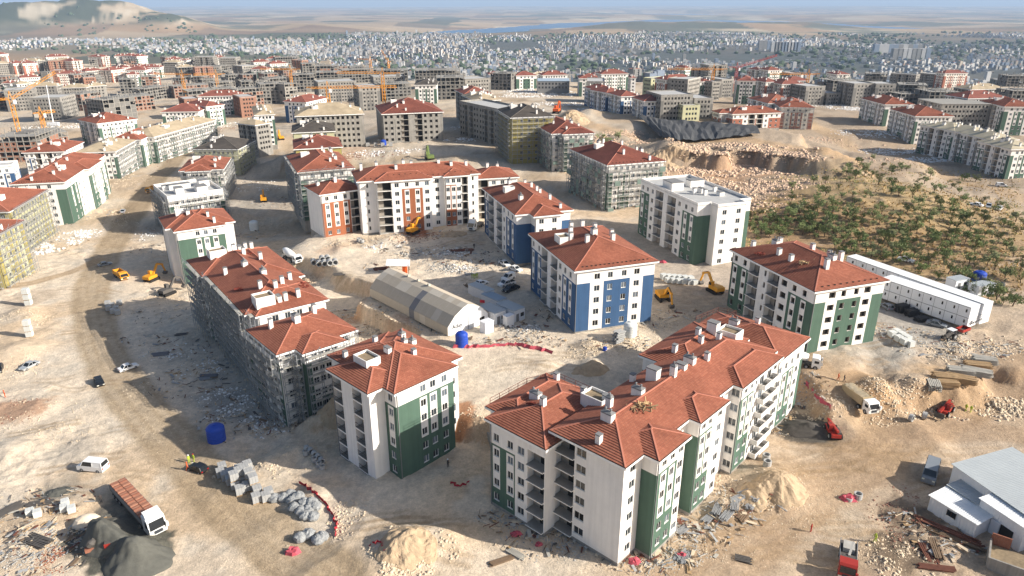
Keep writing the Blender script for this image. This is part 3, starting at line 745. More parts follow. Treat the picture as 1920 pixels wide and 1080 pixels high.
    def flat_roof(s, par, skel=False):
        r = MB()
        for k, ((a, b, c, d), q) in enumerate(zip(s.E, s.dz)):
            z = s.h + q + .004*k
            if skel:
                r.box(a-.3, b-.3, z-.25, c+.3, d+.3, z, 'concrete', 'slab')
            else:
                r.box(a, b, z-.2, c, d, z, 'white', 'gravelroof')
        s.roof = r.build('roof', s.root)
        if skel: return
        pm = MB(); t = .25
        for side, p0, p1, h in s.edges:
            n = NORM[side]; x0, x1 = sorted((p0[0], p1[0])); y0, y1 = sorted((p0[1], p1[1]))
            if side in 'SN': pm.box(x0+(.003 if side == 'N' else 0), y0-(t if side == 'N' else 0), h+.05, x1, y0+(t if side == 'S' else 0), h+par, s.base)
            else: pm.box(x0-(t if side == 'E' else 0), y0+t+.003, h+.05, x0+(t if side == 'W' else 0), y1-t-.003, h+par, s.base)
        pm.build('parapet', s.root)
    # ---- things standing on the roof
    def chimney(s, u, v, w=.75, l=.75, h=1.5, vents=0, mat='white'):
        m = MB(); m.box(-w/2, -l/2, -.8, w/2, l/2, h-.22, mat); m.box(-w/2+.04, -l/2+.04, h-.22, w/2-.04, l/2-.04, h-.12, 'dark')
        c = MB(); c.box(-w/2-.05, -l/2-.05, h-.12, w/2+.05, l/2+.05, h, 'capgrey')
        o = m.build('chimney', s.root, (u, v, s.rz(u, v)))
        if vents:
            i = len(c.v)
            c.v += [(-w/2-.05,-l/2-.05,h),(w/2+.05,-l/2-.05,h),(w/2+.05,l/2+.05,h),(-w/2-.05,l/2+.05,h),(0,-l*.18,h+.3),(0,l*.18,h+.3)]
            for fc in ((0,1,4),(1,2,5,4),(2,3,5),(3,0,4,5)): c.f.append(tuple(i+q for q in fc)); c.m.append(c.mi('capgrey'))
        c.build('chimney_cap', o)
        if vents:
            for q in range(vents):
                y = 0 if vents == 1 else (-.25 + .5*q)*l
                vt = MB(); vt.lathe([(.1,0),(.1,.28),(.2,.3),(.2,.4),(.06,.5)], 'capgrey', 8); vt.build('vent', o, (0, y, h+.22))
    def hatch(s, u, v, w=3.2, l=2.4, h=1.3, mat='white'):
        m = MB(); t = .16
        m.box(-w/2,-l/2,-1.2,w/2,-l/2+t,h,mat); m.box(-w/2,l/2-t,-1.2,w/2,l/2,h,mat); m.box(-w/2,-l/2+t,-1.2,-w/2+t,l/2-t,h,mat); m.box(w/2-t,-l/2+t,-1.2,w/2,l/2-t,h,mat)
        o = m.build('roof_hatch', s.root, (u, v, s.rz(u, v)))
        f = MB(); f.face([(-w/2+t,-l/2+t,h-.45),(w/2-t,-l/2+t,h-.45),(w/2-t,l/2-t,h-.45),(-w/2+t,l/2-t,h-.45)], 'rubbish'); f.build('hatch_floor', o)
    def auto_roof(s, seed, hat=True):
        rd = random.Random(seed)
        a, b, c, d = max(s.E, key=lambda e: (e[2]-e[0])*(e[3]-e[1]))
        W_, D_ = c-a, d-b; along_u = W_ > D_; L = max(W_, D_); wd = min(W_, D_)
        n = max(4, int(L/4))
        for k in range(n):
            t = (k+.5+rd.uniform(-.25,.25))/n*L; o = rd.choice([-.22,-.1,.12,.24,.3])*wd
            u, v = (a+t, (b+d)/2+o) if along_u else ((a+c)/2+o, b+t)
            if k % 4 == 2: s.chimney(u, v, 1.1, 1.7, 1.4, 2 if s.detail else 0)
            else: s.chimney(u, v, .75, .75, rd.uniform(1.3, 2.0))
        if hat:
            u, v = (a+L*.3, (b+d)/2-wd*.2) if along_u else ((a+c)/2-wd*.22, b+L*.62)
            s.hatch(u, v)
    def guard_rail(s, pts, h=1.1):
        """temporary rusty rail along a roof edge"""
        m = MB()
        for (u0, v0), (u1, v1) in zip(pts, pts[1:]):
            L = math.dist((u0,v0), (u1,v1)); n = max(2, int(L/2.2)); z = [s.rz(min(max(u,0),1e9), v) for u, v in ((u0,v0),(u1,v1))]; z = [q if q > 0 else s.h for q in z]
            for k in range(n+1):
                t = k/n; u, v, zz = u0+(u1-u0)*t, v0+(v1-v0)*t, z[0]+(z[1]-z[0])*t; m.bar((u,v,zz-.3),(u,v,zz+h),.07,'rust_rail')
            for q in (.5, 1.0): m.bar((u0,v0,z[0]+h*q),(u1,v1,z[1]+h*q),.06,'rust_rail')
        tag(m.build('guard_rail', s.root), kind='stuff')
    def snow_guards(s, side='S', n=16):
        """short row of dark guards just above the eave"""
        a, b, c, d = s.E[0]; m = MB()
        for k in range(n):
            t = (k+.5)/n
            if side == 'S': u, v = a+2+(c-a-4)*t, b+1.1
            else: u, v = a+1.1, b+2+(d-b-4)*t
            z = s.rz(u, v); m.box(u-.18, v-.12, z, u+.18, v+.12, z+.2, 'dark')
        o = m.build('snow_guard', s.roof); o['kind'] = 'stuff'

# ------------------------------------------------------------------ scaffolding
def scaffold(bld, sides, label, top=None, bays=2.4, lev=2.0, net=None, group=None, th=.1, skip=.0, low=0.5):
    root = thing('scaffolding', label, 'scaffolding', (bld.K[0], bld.K[1], bld.zb), R(bld.ang), group)
    rd = random.Random(len(label)*7 + int(bld.K[0])); poles = MB(); rails = MB()
    H = (top or bld.h) ; nl = int(H/lev)
    for side, p0, p1, h in bld.edges:
        if side not in sides: continue
        n = NORM[side]; L = math.dist(p0, p1)
        if L < 1.2: continue
        d = ((p1[0]-p0[0])/L, (p1[1]-p0[1])/L); rot = math.atan2(d[1], d[0])
        k = max(1, round(L/bays)); hh = min(H, h - .5); bw = L/k
        m = MB(); m.box(-bw/2+.02, -.4, -.05, bw/2-.02, .4, .05, 'plank'); dm = m.mesh('deck')
        m = MB(); m.face([(-bw/2,0,-lev*.9), (bw/2,0,-lev*.9), (bw/2,.02,0), (-bw/2,.02,0)], 'netting'); nm = m.mesh('net_panel')
        def P(u, t, z): return (p0[0]+d[0]*u+n[0]*t, p0[1]+d[1]*u+n[1]*t, z)
        for q in range(k+1):
            u = L*q/k
            for t in (.75, 1.65): poles.bar(P(u,t,-low), P(u,t,hh+.6), th, 'steel')
            for l in range(1, nl+1):
                if l*lev < hh+.5: poles.bar(P(u,.75,l*lev-.1), P(u,1.65,l*lev-.1), th, 'steel')
        for l in range(1, nl+1):
            z = l*lev
            if z > hh+.5: break
            rails.bar(P(0,1.65,z+1.0), P(L,1.65,z+1.0), th*.8, 'steel'); rails.bar(P(0,1.65,z+.5), P(L,1.65,z+.5), th*.8, 'steel')
            for q in range(k):
                if rd.random() < skip: continue
                u0, u1 = L*q/k, L*(q+1)/k
                put('deck', dm, root, P((u0+u1)/2, 1.2, z), rot)
                if rd.random() < .3: rails.bar(P(u0,1.68,z), P(u1,1.68,z+lev), th*.8, 'steel')
                if net and rd.random() < net: put('net_panel', nm, root, P((u0+u1)/2, 1.74, z), rot)
    tag(poles.build('standards', root), kind='stuff')
    if rails.f: tag(rails.build('guard_rails', root), kind='stuff')
    return root
# ------------------------------------------------------------------ near buildings
GB = 'finished apartment blocks of the housing site'
# front block
b = Building('apartment_block', 'long white and green block nearest the camera with stepped red roofs, open white balconies', (15.7,81.5), 47.0, 0,
    [(0,0,49,14),(4.5,-2.6,13.4,6),(17.2,-2.0,26.6,6),(31.6,-1.8,47.6,6),(30,6,50,18),(-2.6,12.2,15.5,25.2),(0,20,15.5,27.6),(48.2,-1.2,62,15),(52,6,61,18.4)],
    6, 2.85, detail=2, dz=[0,0,0,0,0,-1.5,-1.5,-1.5,-1.5], group=GB, low=1.5, fac={
    'S0': [('w',1)], 'S1': [('c',.5),('C',1.1),('c',.1),('C',1.1),('c',.2),('w',1.0)], 'S2': [('n',1)], 'S3': [('c',.4),('C',1.1),('C',1.1),('_',.7),('w',1.1)], 'S4':[('w',1)],
    'S5': [('c',.5),('C',1.1),('C',1.1),('n',.7),('P',1.5),('P',1.5),('w',.9)],
    'W0': [('B',.32),('O',.17),('_',.51)], 'W1': [('c',1)], 'W2': [('c',1)], 'W3': [('c',1)], 'W4': [('w',1)],
    'lW0': [('C',.22),('c',.05),('C',.17),('w',.2),('B',.3)], 'lW1': [('_',1)], 'lS0': [('_',1)], 'lS1': [('w',1),('C',1),('C',1),('w',1),('c',.5)], 'lS2': [('c',.4),('C',1.2),('C',1.2),('w',1.2),('c',.8)]}, rail='none')
front = b
for u, v, k in ((9.5,9.8,1),(1.8,6.0,0),(5.8,7.4,2),(23.5,7.0,1),(15.0,8.2,2),(21.5,9.5,4),(26.8,7.4,3),(29.5,7.4,2),(33.0,6.0,0),(33.5,12.6,0),(39.2,10.6,0),(41.0,12.2,0),(44.5,11.0,4),(42.2,8.6,0),
                (11.5,11.6,5),(20.5,12.8,0),(4.0,18.5,0),(6.0,21.8,2),(12.5,17.0,0),(14,24.0,0),(54.5,11.5,2),(57.5,8.0,0)):
    if k == 0: b.chimney(u, v, .8, .8, 1.5)
    elif k == 1: b.chimney(u, v, .8, 1.0, 1.9, 1)
    elif k == 2: b.chimney(u, v, 1.1, 1.9, 1.3, 2)
    elif k == 3: b.chimney(u, v, 1.0, 1.7, 1.1)
    elif k == 4: b.chimney(u, v, 1.5, 2.0, 2.3)
    elif k == 5: b.chimney(u, v, .9, 1.4, 1.3)
b.guard_rail([(1,27.3),(10,27.3),(15.2,25.5),(15.2,16)]); b.guard_rail([(50.3,17.7),(60.7,18.1),(61.7,14.5)]); b.guard_rail([(52.3,15.2),(61.6,14.7)])
b.hatch(11.2, 13.4, 3.0, 4.2, 1.5); b.hatch(46.8, 8.6, 3.2, 3.8, 1.5)
# N1
b = Building('apartment_block', 'square green and white block with railed loggias, left of the long white front block', (-19.6,103.0), 46.0, -1.2,
    [(0,0,14.3,20.6),(0,2.0,17.2,19.8),(-3.1,3.2,6,16.0)], 6, 2.9, detail=2, rail='rail', group=GB, fac={
    'S0': [('_',1)], 'S1': [('c',2.0),('C',.75),('C',1.05),('C',1.05),('c',.35)], 'S2': [('w',1)],
    'W0': [('Q',1.0),('_',1.0),('Q',1.0),('_',.7)], 'W1': [('C',1)], 'W2': [('c',1)]})
for u, v, k in ((3.6,12.4,0),(7.6,15.6,0),(6.2,9.8,3),(12.6,14.0,2),(11.8,9.8,2),(10.4,10.4,1),(9.4,6.4,0),(1.6,16.6,0)):
    if k == 0: b.chimney(u, v, .75, .75, 1.2)
    elif k == 1: b.chimney(u, v, .8, 1.0, .8, 1)
    elif k == 2: b.chimney(u, v, 1.0, 1.2, 1.0, 1)
    else: b.chimney(u, v, .8, 1.4, 1.1)
b.hatch(2.2, 10.6, 3.0, 4.0, 1.4)
# blue blocks
fb = {'W': [('C',1.2),('c',.25),('C',1.2),('B',1.5),('_',.8),('B',1.5),('w',1.1),('C',1.1),('C',1.1),('c',.5)], 'S': [('c',1.5),('w',1.4),('D',1.3),('c',.15),('D',1.3),('w',1.4),('c',1.2)]}
b = Building('apartment_block', 'nearer of two blue and white blocks, its end wall facing the white water tank', (14.1,150.3), 19.0, 5.3, [(0,0,21.8,30.4)], 5, 2.95, color='blue', detail=2, rail='none', group=GB, fac=fb, eave_extra=.8)
for u, v, k in ((11,13.5,2),(8.0,10.8,0),(15.2,11.5,0),(11.5,21.5,0),(7.2,19.0,0),(6.0,16.0,0),(13.8,19.0,0),(10.4,26.0,0),(17.5,16.8,0)):
    b.chimney(u, v, 1.2 if k else .9, 1.7 if k else .9, 1.5 if k else 1.9, k)
b.hatch(4.6, 17.6, 3.2, 3.6, 1.3); b.snow_guards('S')
fb1 = {'W': [('C',1.2),('B',1.6),('_',.8),('B',1.5),('w',1.1),('C',1.1),('C',1.1),('c',.4)], 'W1': [('c',1)], 'S1': [('w',1),('w',1)], 'S0': [('c',1)], 'S2': [('_',.6),('c',1)]}
b = Building('apartment_block', 'farther of the two blue and white blocks, standing behind the parked white cars', (0.85,196.1), 18.5, 5.8, [(0,0,18.2,34),(4.4,-3.4,13.8,8)], 5, 2.95, color='blue', detail=2, group=GB, fac=fb1)
b.auto_roof(3)
# right green block
fg = {'W': [('C',1.1),('c',.1),('C',1.2),('B',1.4),('_',.4),('n',.7),('B',1.4),('O',1.2),('C',1.2),('C',1.1),('c',.5)], 'S': [('c',1.3),('O',1.2),('D',1.2),('c',.15),('D',1.2),('O',1.2),('c',1.2)]}
b = Building('apartment_block', 'green and white block with glassless window holes in front of the long white cabins', (64.2,139.2), 19.5, 5.3, [(0,0,20.6,30.2)], 5, 2.92, detail=1, group=GB, fac=fg, empty_win=True)
greenb = b
for u, v, k in ((4.5,27.0,0),(9.5,25.0,2),(12.5,27.0,0),(5.2,18.4,0),(5.0,14.0,0),(8.0,6.2,4),(12.0,9.0,2),(15.5,10.0,4),(14.0,17.5,0),(17.0,15.0,3)):
    b.chimney(u, v, .9 if k != 2 else 1.1, .9 if k != 2 else 1.8, {0:1.6,2:1.2,3:1.3,4:2.4}[k], 2 if k == 2 else 0)
b.snow_guards('S', 10)
# white roofless block
b = Building('apartment_block', 'white and green block without a roof, bare flat top with parapets', (53.3,197.6), 19.5, 5.2, [(0,0,18.2,33),(4.6,-3.2,14.2,8)], 6, 2.95, roof='flat', detail=2, group=GB, parapet=.8,
    fac={'W0': [('C',1.0),('D',.8),('w',1.1),('B',1.5),('_',.7),('B',1.5),('w',1.2),('C',1.0),('C',1.0),('c',.3)], 'W1': [('_',1)], 'S0': [('c',1)], 'S1': [('w',1),('w',1)], 'S2': [('c',1)]})
for u, v, w, l, h in ((4,20,4.2,5.5,2.6),(12.5,21,5,3,2.2),(9,10,1,1,1.8),(9.5,13,1,2.2,1.6),(13,8,1.6,2,1.3),(6.5,12,1,1,2.0),(14.5,13,1,1,1.6)): b.chimney(u, v, w, l, h)
whiteb = b
# ------------------------------------------------------------------ further buildings of the site, from three surveyed eave corners each
def bld3(L, N, Rr, zb, floors, label, fh=2.95, bays=(), extra=.45, W_=None, D_=None, **kw):
    z = zb + floors*fh + extra + (kw.pop('zadd', 0))
    K = G(*N, z); ang = []
    if Rr: r = G(*Rr, z); ang.append(math.atan2(r[1]-K[1], r[0]-K[0])); W_ = W_ or math.dist(r, K)
    if L: l = G(*L, z); ang.append(math.atan2(l[1]-K[1], l[0]-K[0]) - math.pi/2); D_ = D_ or math.dist(l, K)
    if len(ang) == 2: ang[1] += 2*math.pi*round((ang[0]-ang[1])/(2*math.pi))
    a = sum(ang)/len(ang)
    E = [(0, 0, W_, D_)] + list(bays)
    return Building('apartment_block', label, K, math.degrees(a), zb, E, floors, fh, eave_extra=extra, **kw)
GU = 'apartment blocks under construction on the site'
# long scaffolded block on the left street, two roofs
b = Building('apartment_block', 'long scaffolded block with stepped red roofs and fallen tiles along the left street', (-58.4,141.4), 36.5, -4, [(0,0,18.3,45),(-1.2,30,10,45.5),(1.6,-2.4,18.6,12),(6,16,20,44)], 6, 2.95, detail=1, group=GU, eave_extra=.3)
B2m = b
for u, v, k in ((5.0,1.6,9),(8.2,1.0,3),(9.6,.6,0),(12.6,.8,0),(6.5,8.0,0),(9.4,6.2,0),(11.4,7.4,0),(9.6,15.0,2),(14.8,12.0,0),(8.0,24.2,2),(13.0,27.5,0),(3.4,25,0),(5.2,38.5,9),(9.2,37,0),(11,38.5,3),(7.5,42,2),(13.2,41,0),(15.0,41.5,0),(10.5,33,0)):
    if k == 9: b.hatch(u, v, 4.2, 3.4, 2.0)
    else: b.chimney(u, v, .85 if k != 2 else 1.2, .85 if k < 2 else 1.8, {0:1.9,2:1.2,3:1.3}[k], 2 if k == 2 else 0)
scaffold(b, 'W', 'grey tube scaffolding along the shaded street side of the long red-roofed block', skip=.1)
b = Building('apartment_block', 'lower red-roofed end wing of the scaffolded block, behind the green square block', (-46.3,124.3), 41.0, -4, [(0,0,18.2,15.6),(4.0,-3.1,13.8,6)], 6, 2.8, detail=1, group=GU, eave_extra=.2)
b.chimney(3.6, 10.2, .8, .8, 2.2); b.chimney(8.0, 7.4, 1.3, 1.9, 1.5, 2); b.chimney(13.5, 10.4, .8, .8, 2.2)
scaffold(b, 'WS', 'scaffolding wrapped round the near corner of the lower red-roofed wing', skip=.15)
b = Building('apartment_block', 'green and white block with a red roof at the upper end of the scaffolded row', (-104.9,210.4), 32.0, -6.5, [(0,0,15.7,21),(-1.8,4.6,18.6,20),(2,2.2,19,20.6)], 6, 2.92, detail=1, group=GB,
   fac={'S1': [('c',1.9),('C',.8),('C',1.0),('C',1.0),('c',.6)], 'S0': [('_',1)], 'S2': [('_',1)], 'W': [('_',1)]})
b.auto_roof(11)
# white shell, red, dark-felt blocks up the same row
b = bld3((318,340), (314,374), (409,355), -6.8, 5, 'white roofless shell with stepped parapets inside scaffolding, left of the shaded trench', roof='flat', parapet=1.2, group=GU, D_=24)
for u, v, w, l, h in ((6,8,3,4,2.4),(14,7,4,5,2.2),(8,16,8,3,2.0),(17,15,4,4,2.6),(3,18,2,3,1.6)): b.chimney(u, v, w, l, h)
scaffold(b, 'WSE', 'light grey scaffolding round the white roofless shell', skip=.25, group='scaffolds along the left street')
b = bld3((345,286), (334,321), (418,319), -7, 5, 'red-roofed block with a scaffolded side, just behind the white roofless shell', group=GU, D_=26, bays=[(3,-2.2,14,8)])
b.auto_roof(12); scaffold(b, 'ES', 'scaffolding on the trench side of the red-roofed block behind the white shell', skip=.2, group='scaffolds along the left street')
b = bld3(None, (359,280), (447,280), -7, 5, 'block with a dark felt roof half covered in red tiles, left of the trench', roof='felt', base='lime', color='lime', group=GU, D_=26)
b.auto_roof(13); scaffold(b, 'ES', 'scaffolding on the trench side of the dark felt-roofed block', skip=.2, group='scaffolds along the left street')
# row right of the trench
b = bld3((543,292), (557,324), (665,314), 3, 6, 'red-roofed scaffolded block left behind the orange and white block', group=GU)
b.auto_roof(14); b.snow_guards('S', 8); scaffold(b, 'WS', 'pale scaffolding round the red-roofed block left behind the orange one', skip=.2, net=.06, group='scaffolds right of the trench')
b = bld3((548,254), (550,280), (643,275), 4, 5, 'red-roofed block second in the row running back from the orange block', color='yellow', base='yellow', group=GU, D_=24, roof='tiles_dark'); b.auto_roof(15)
b = bld3((553,228), (546,249), (629,245), 4.5, 5, 'dark felt-roofed block with tall chimneys, third in the row behind the orange block', roof='felt', base='lime', color='lime', group=GU, D_=24); b.auto_roof(16)
b = bld3((545,209), (552,218), (684,215), 6, 6, 'grey concrete block with a cream boarded roof beside the red-roofed concrete block', roof='cream', base='concrete', color='concrete', group=GU, D_=26, empty_win=True); b.auto_roof(17)
b = bld3((466,235), (478,235), (519,232), -2, 5, 'grey concrete block with a low cream roof at the head of the trench', roof='cream', base='concrete', color='concrete', group=GU, D_=16, empty_win=True); b.auto_roof(18, False)
b = bld3((475,212), (476,216), (516,214), -2, 6, 'white block with a cream roof right behind the small concrete block at the trench head', roof='cream', group=GU, D_=40, detail=0); b.auto_roof(19, False)
# concrete block with red roof, centre
b = bld3((708,203), (715,214), (832,209), 8.5, 5, 'bare concrete block with a big stepped red roof in the middle of the site', roof='tiles_dark', base='concrete', color='darkconcrete', group=GU, D_=34, bays=[(1.5,10,33,30)], empty_win=True,
   fac={'S': [('w',1.1),('w',1.1),('c',.15),('w',1.1),('B',1.5),('_',1.2),('B',1.5),('w',1.1),('w',1.1),('w',1.1),('_',.7)], 'W': [('_',1)], 'S0': [('w',1.1),('w',1.1),('c',.15),('w',1.1),('B',1.5),('_',1.2),('B',1.5),('w',1.1),('w',1.1),('w',1.1),('_',.7)]})
b.auto_roof(20)
# orange block
so_ = [('D',.0001),('C',1.0),('C',1.0),('c',.15),('C',1.1),('B',1.6),('n',1.0)]
o1 = bld3((578,350), (598,366), (681,352), 4.7, 5, 'low left wing of the orange and white block', fh=2.9, color='orange', group=GB, detail=2, D_=15, fac={'S': [('c',.2),('C',1.1),('C',1.1),('c',.08),('C',1.15),('B',1.7)], 'W': [('_',1)]}); o1.chimney(8,6,.9,.9,2.0); o1.chimney(3,9,.9,1.4,1.3,1)
o2 = bld3((664,321), (668,341), (897,322), 5.5, 6, 'long main body of the orange and white block with loggias', fh=2.9, color='orange', group=GB, detail=2, D_=17, rail='none', bays=[(5.5,-2.2,25,8),(28.5,-1.5,38,8)],
   fac={'S0': [('n',1)], 'S1': [('B',1.7),('w',1.1),('C',1.2),('C',1.2),('w',1.0)], 'S2': [('w',1)], 'S3': [('C',1.2),('C',1.2),('w',1.1),('B',1.5)], 'S4': [('n',1)], 'W0': [('_',1)], 'W1': [('_',1)], 'W2': [('_',1)]})
for u, v, h in ((3,12,2.4),(8,10,1.6),(14,6,1.5),(17,9,1.6),(20,11,1.4),(29,8,1.3),(33,6,1.4),(39,9,1.8),(43,8,2.6)): o2.chimney(u, v, .9, 1.1, h, 1 if h == 1.6 else 0)
o2.snow_guards('S', 20)
o3 = bld3((897,314), (891,336), (967,327), 6, 5, 'low right wing of the orange and white block', fh=2.9, color='orange', group=GB, detail=1, D_=14, fac={'S': [('B',1.5),('w',1.2),('w',1),('w',1),('_',.4)]}); o3.chimney(6,8,.9,.9,1.7); o3.chimney(10,10,.9,1.2,1.5,1)
# scaffolded pair right of centre
b = Building('apartment_block', 'nearer scaffolded red-roofed block with green netting, beside the roofless white block', (34.3,253.8), 19.5, 5.2, [(0,0,24.4,34)], 6, 2.9, detail=1, group=GU, roof='tiles_dark'); b.auto_roof(21); b.snow_guards('S', 14)
scaffold(b, 'WS', 'scaffolding with green netting round the nearer red-roofed block right of centre', skip=.1, net=.2)
b = Building('apartment_block', 'farther scaffolded red-roofed block, beside the yellow unfinished block', (17.3,316.0), 14.0, 6, [(0,0,20,37),(4.4,-2.5,19.6,8)], 6, 2.9, detail=1, group=GU, roof='tiles_dark'); b.auto_roof(22); b.snow_guards('S', 8)
scaffold(b, 'WS', 'scaffolding round the farther red-roofed block right of centre', skip=.1, net=.14)
b = bld3((937,208), (957,221), (1041,218), 8, 7, 'yellow insulated block with a dark felt roof and scaffolding in the centre', fh=2.9, roof='felt', base='yellow', color='yellow', group=GU, D_=30); b.auto_roof(23)
scaffold(b, 'WS', 'scaffolding round the yellow block with the dark felt roof', skip=.1, group='scaffolds in the centre')
b = bld3((898,188), (938,208), (985,200), 8, 6, 'roofless grey concrete block left behind the yellow felt-roofed block', roof='flat', base='concrete', color='concrete', group=GU, empty_win=True, detail=0, D_=42, W_=16)
b = bld3((872,170), (890,189), (935,186), 8, 6, 'concrete block with a cream boarded roof and many chimneys, behind the roofless concrete one', roof='cream', base='concrete', color='concrete', group=GU, empty_win=True, detail=0, D_=30, W_=16); b.auto_roof(24); b.auto_roof(25, False)
b = bld3((868,165), (870,177), (915,174), 8, 6, 'grey block with dark red roof farthest back behind the yellow block', roof='tiles_dark', base='concrete', color='concrete', group=GU, empty_win=True, detail=0, D_=26, W_=18); b.auto_roof(26)
# left edge column
b = bld3((-40,400), (18,397), (95,355), -7, 6, 'yellow scaffolded block with a red roof at the left edge', base='lime', color='yellow', group=GU, D_=22, top_white=False); b.auto_roof(27); scaffold(b, 'SW', 'scaffolding round the upper yellow block at the left edge', skip=.1)
b = bld3((-60,446), (-15,446), (33,413), -6.5, 6, 'yellow scaffolded block cut off by the left edge, nearest in its column', base='lime', color='yellow', group=GU, D_=20, top_white=False); b.auto_roof(28); scaffold(b, 'SW', 'scaffolding round the lower yellow block at the left edge', skip=.1)
b = bld3((15,347), (122,341), (208,290), -7.3, 6, 'long white and green block with a red roof on the left side of the road', group=GB, bays=[(24,-2,44,10)], detail=1,
   fac={'W': [('w',1),('_',.5),('w',1),('_',.5),('w',1),('_',.5),('w',1),('_',.3),('c',1.4)], 'S0': [('c',.9),('C',1),('C',1),('w',1),('w',1)], 'S1': [('c',1.0),('C',1),('C',1),('w',1.2),('w',1.2),('C',1),('c',.4)]}, low=7); b.auto_roof(29); b.snow_guards('W', 18)
b = bld3((45,286), (120,284), (155,266), -8, 5, 'blue and white red-roofed block left of the road, behind the long green one', color='blue', group=GB, D_=20); b.auto_roof(30)
b = bld3((-40,318), (22,312), (44,303), -8, 5, 'blue and white roofless block at the left edge', color='blue', roof='flat', group=GU, D_=24)
b = bld3((155,285), (217,284), (248,261), -8, 5, 'white block with a cream boarded roof and scaffolding left of the road', roof='cream', group=GU, D_=20, W_=34); b.auto_roof(31); scaffold(b, 'S', 'scaffolding on the road side of the white cream-roofed block', skip=.2, group='scaffolds on the left road')
b = bld3((215,262), (265,262), (289,247), -8, 5, 'white and green red-roofed block just behind the white cream-roofed one', group=GB, D_=18, W_=30); b.auto_roof(32)
b = bld3((262,254), (288,257), (348,224), -8, 5, 'long white cream-roofed block with pale scaffolding where the road ends', roof='cream', group=GU, D_=20); b.auto_roof(33); scaffold(b, 'S', 'pale scaffolding on the long white block at the far end of the road', skip=.2, group='scaffolds on the left road')
b = bld3((157,224), (181,232), (253,222), -9, 5, 'green and white red-roofed block in front of the grey frames at upper left', group=GB, D_=28); b.auto_roof(34)
# right-hand side
b = bld3((1349,208), (1373,214), (1472,212), 6, 3, 'low white and terracotta block with a red roof above the black netting', color='terracotta', group=GB, D_=18, bays=[(-6,5,4,16)], fac={'S': [('C',1),('C',1),('w',1),('B',1.4),('c',.2),('B',1.4),('w',1),('D',1),('D',1),('c',.3)]}, low=8); b.auto_roof(35)
b = bld3((1440,190), (1462,201), (1530,203), 2, 5, 'red-roofed block with brown scaffolded lower floors, right of the low terracotta one', base='offwhite', color='terracotta', group=GU, D_=34); b.auto_roof(36); scaffold(b, 'WS', 'scaffolding on the block right of the low terracotta one', skip=.2)
b = bld3((1420,180), (1440,194), (1490,190), 2, 5, 'red-roofed block half hidden behind the low terracotta block', color='terracotta', group=GB, D_=30, detail=0); b.auto_roof(37)
b = bld3((1625,184), (1659,196), (1712,195), -1, 6, 'left one of the green and white pair of red-roofed blocks at upper right', group=GB, detail=1); b.auto_roof(38)
b = bld3((1679,204), (1716,218), (1785,217), -1, 6, 'right one of the green and white pair of red-roofed blocks at upper right', group=GB, detail=1); b.auto_roof(39); 
b = bld3((1857,193), (1883,200), (1945,200), -1, 6, 'green and white red-roofed block cut off by the right edge', group=GB, D_=30); b.auto_roof(40)
b = bld3((1740,187), (1766,195), (1851,193), -1, 6, 'grey concrete block with open top floor between green blocks at upper right', roof='skeleton', base='concrete', color='darkconcrete', group=GU, empty_win=True, D_=28)
for k, (l, n, r) in enumerate((((1757,238),(1790,246),(1810,242)), ((1793,236),(1822,253),(1846,247)), ((1830,250),(1858,263),(1888,258)), ((1867,268),(1896,280),(1950,272)))):
    b = bld3(l, n, r, 0, 5, ('leftmost','second','third','nearest and rightmost')[k] + ' cream-roofed white and green section of the stepped right-hand row', roof='beige', group='stepped cream-roofed row at right', D_=22, W_=16)
    b.auto_roof(50+k, False); b.auto_roof(60+k, False)

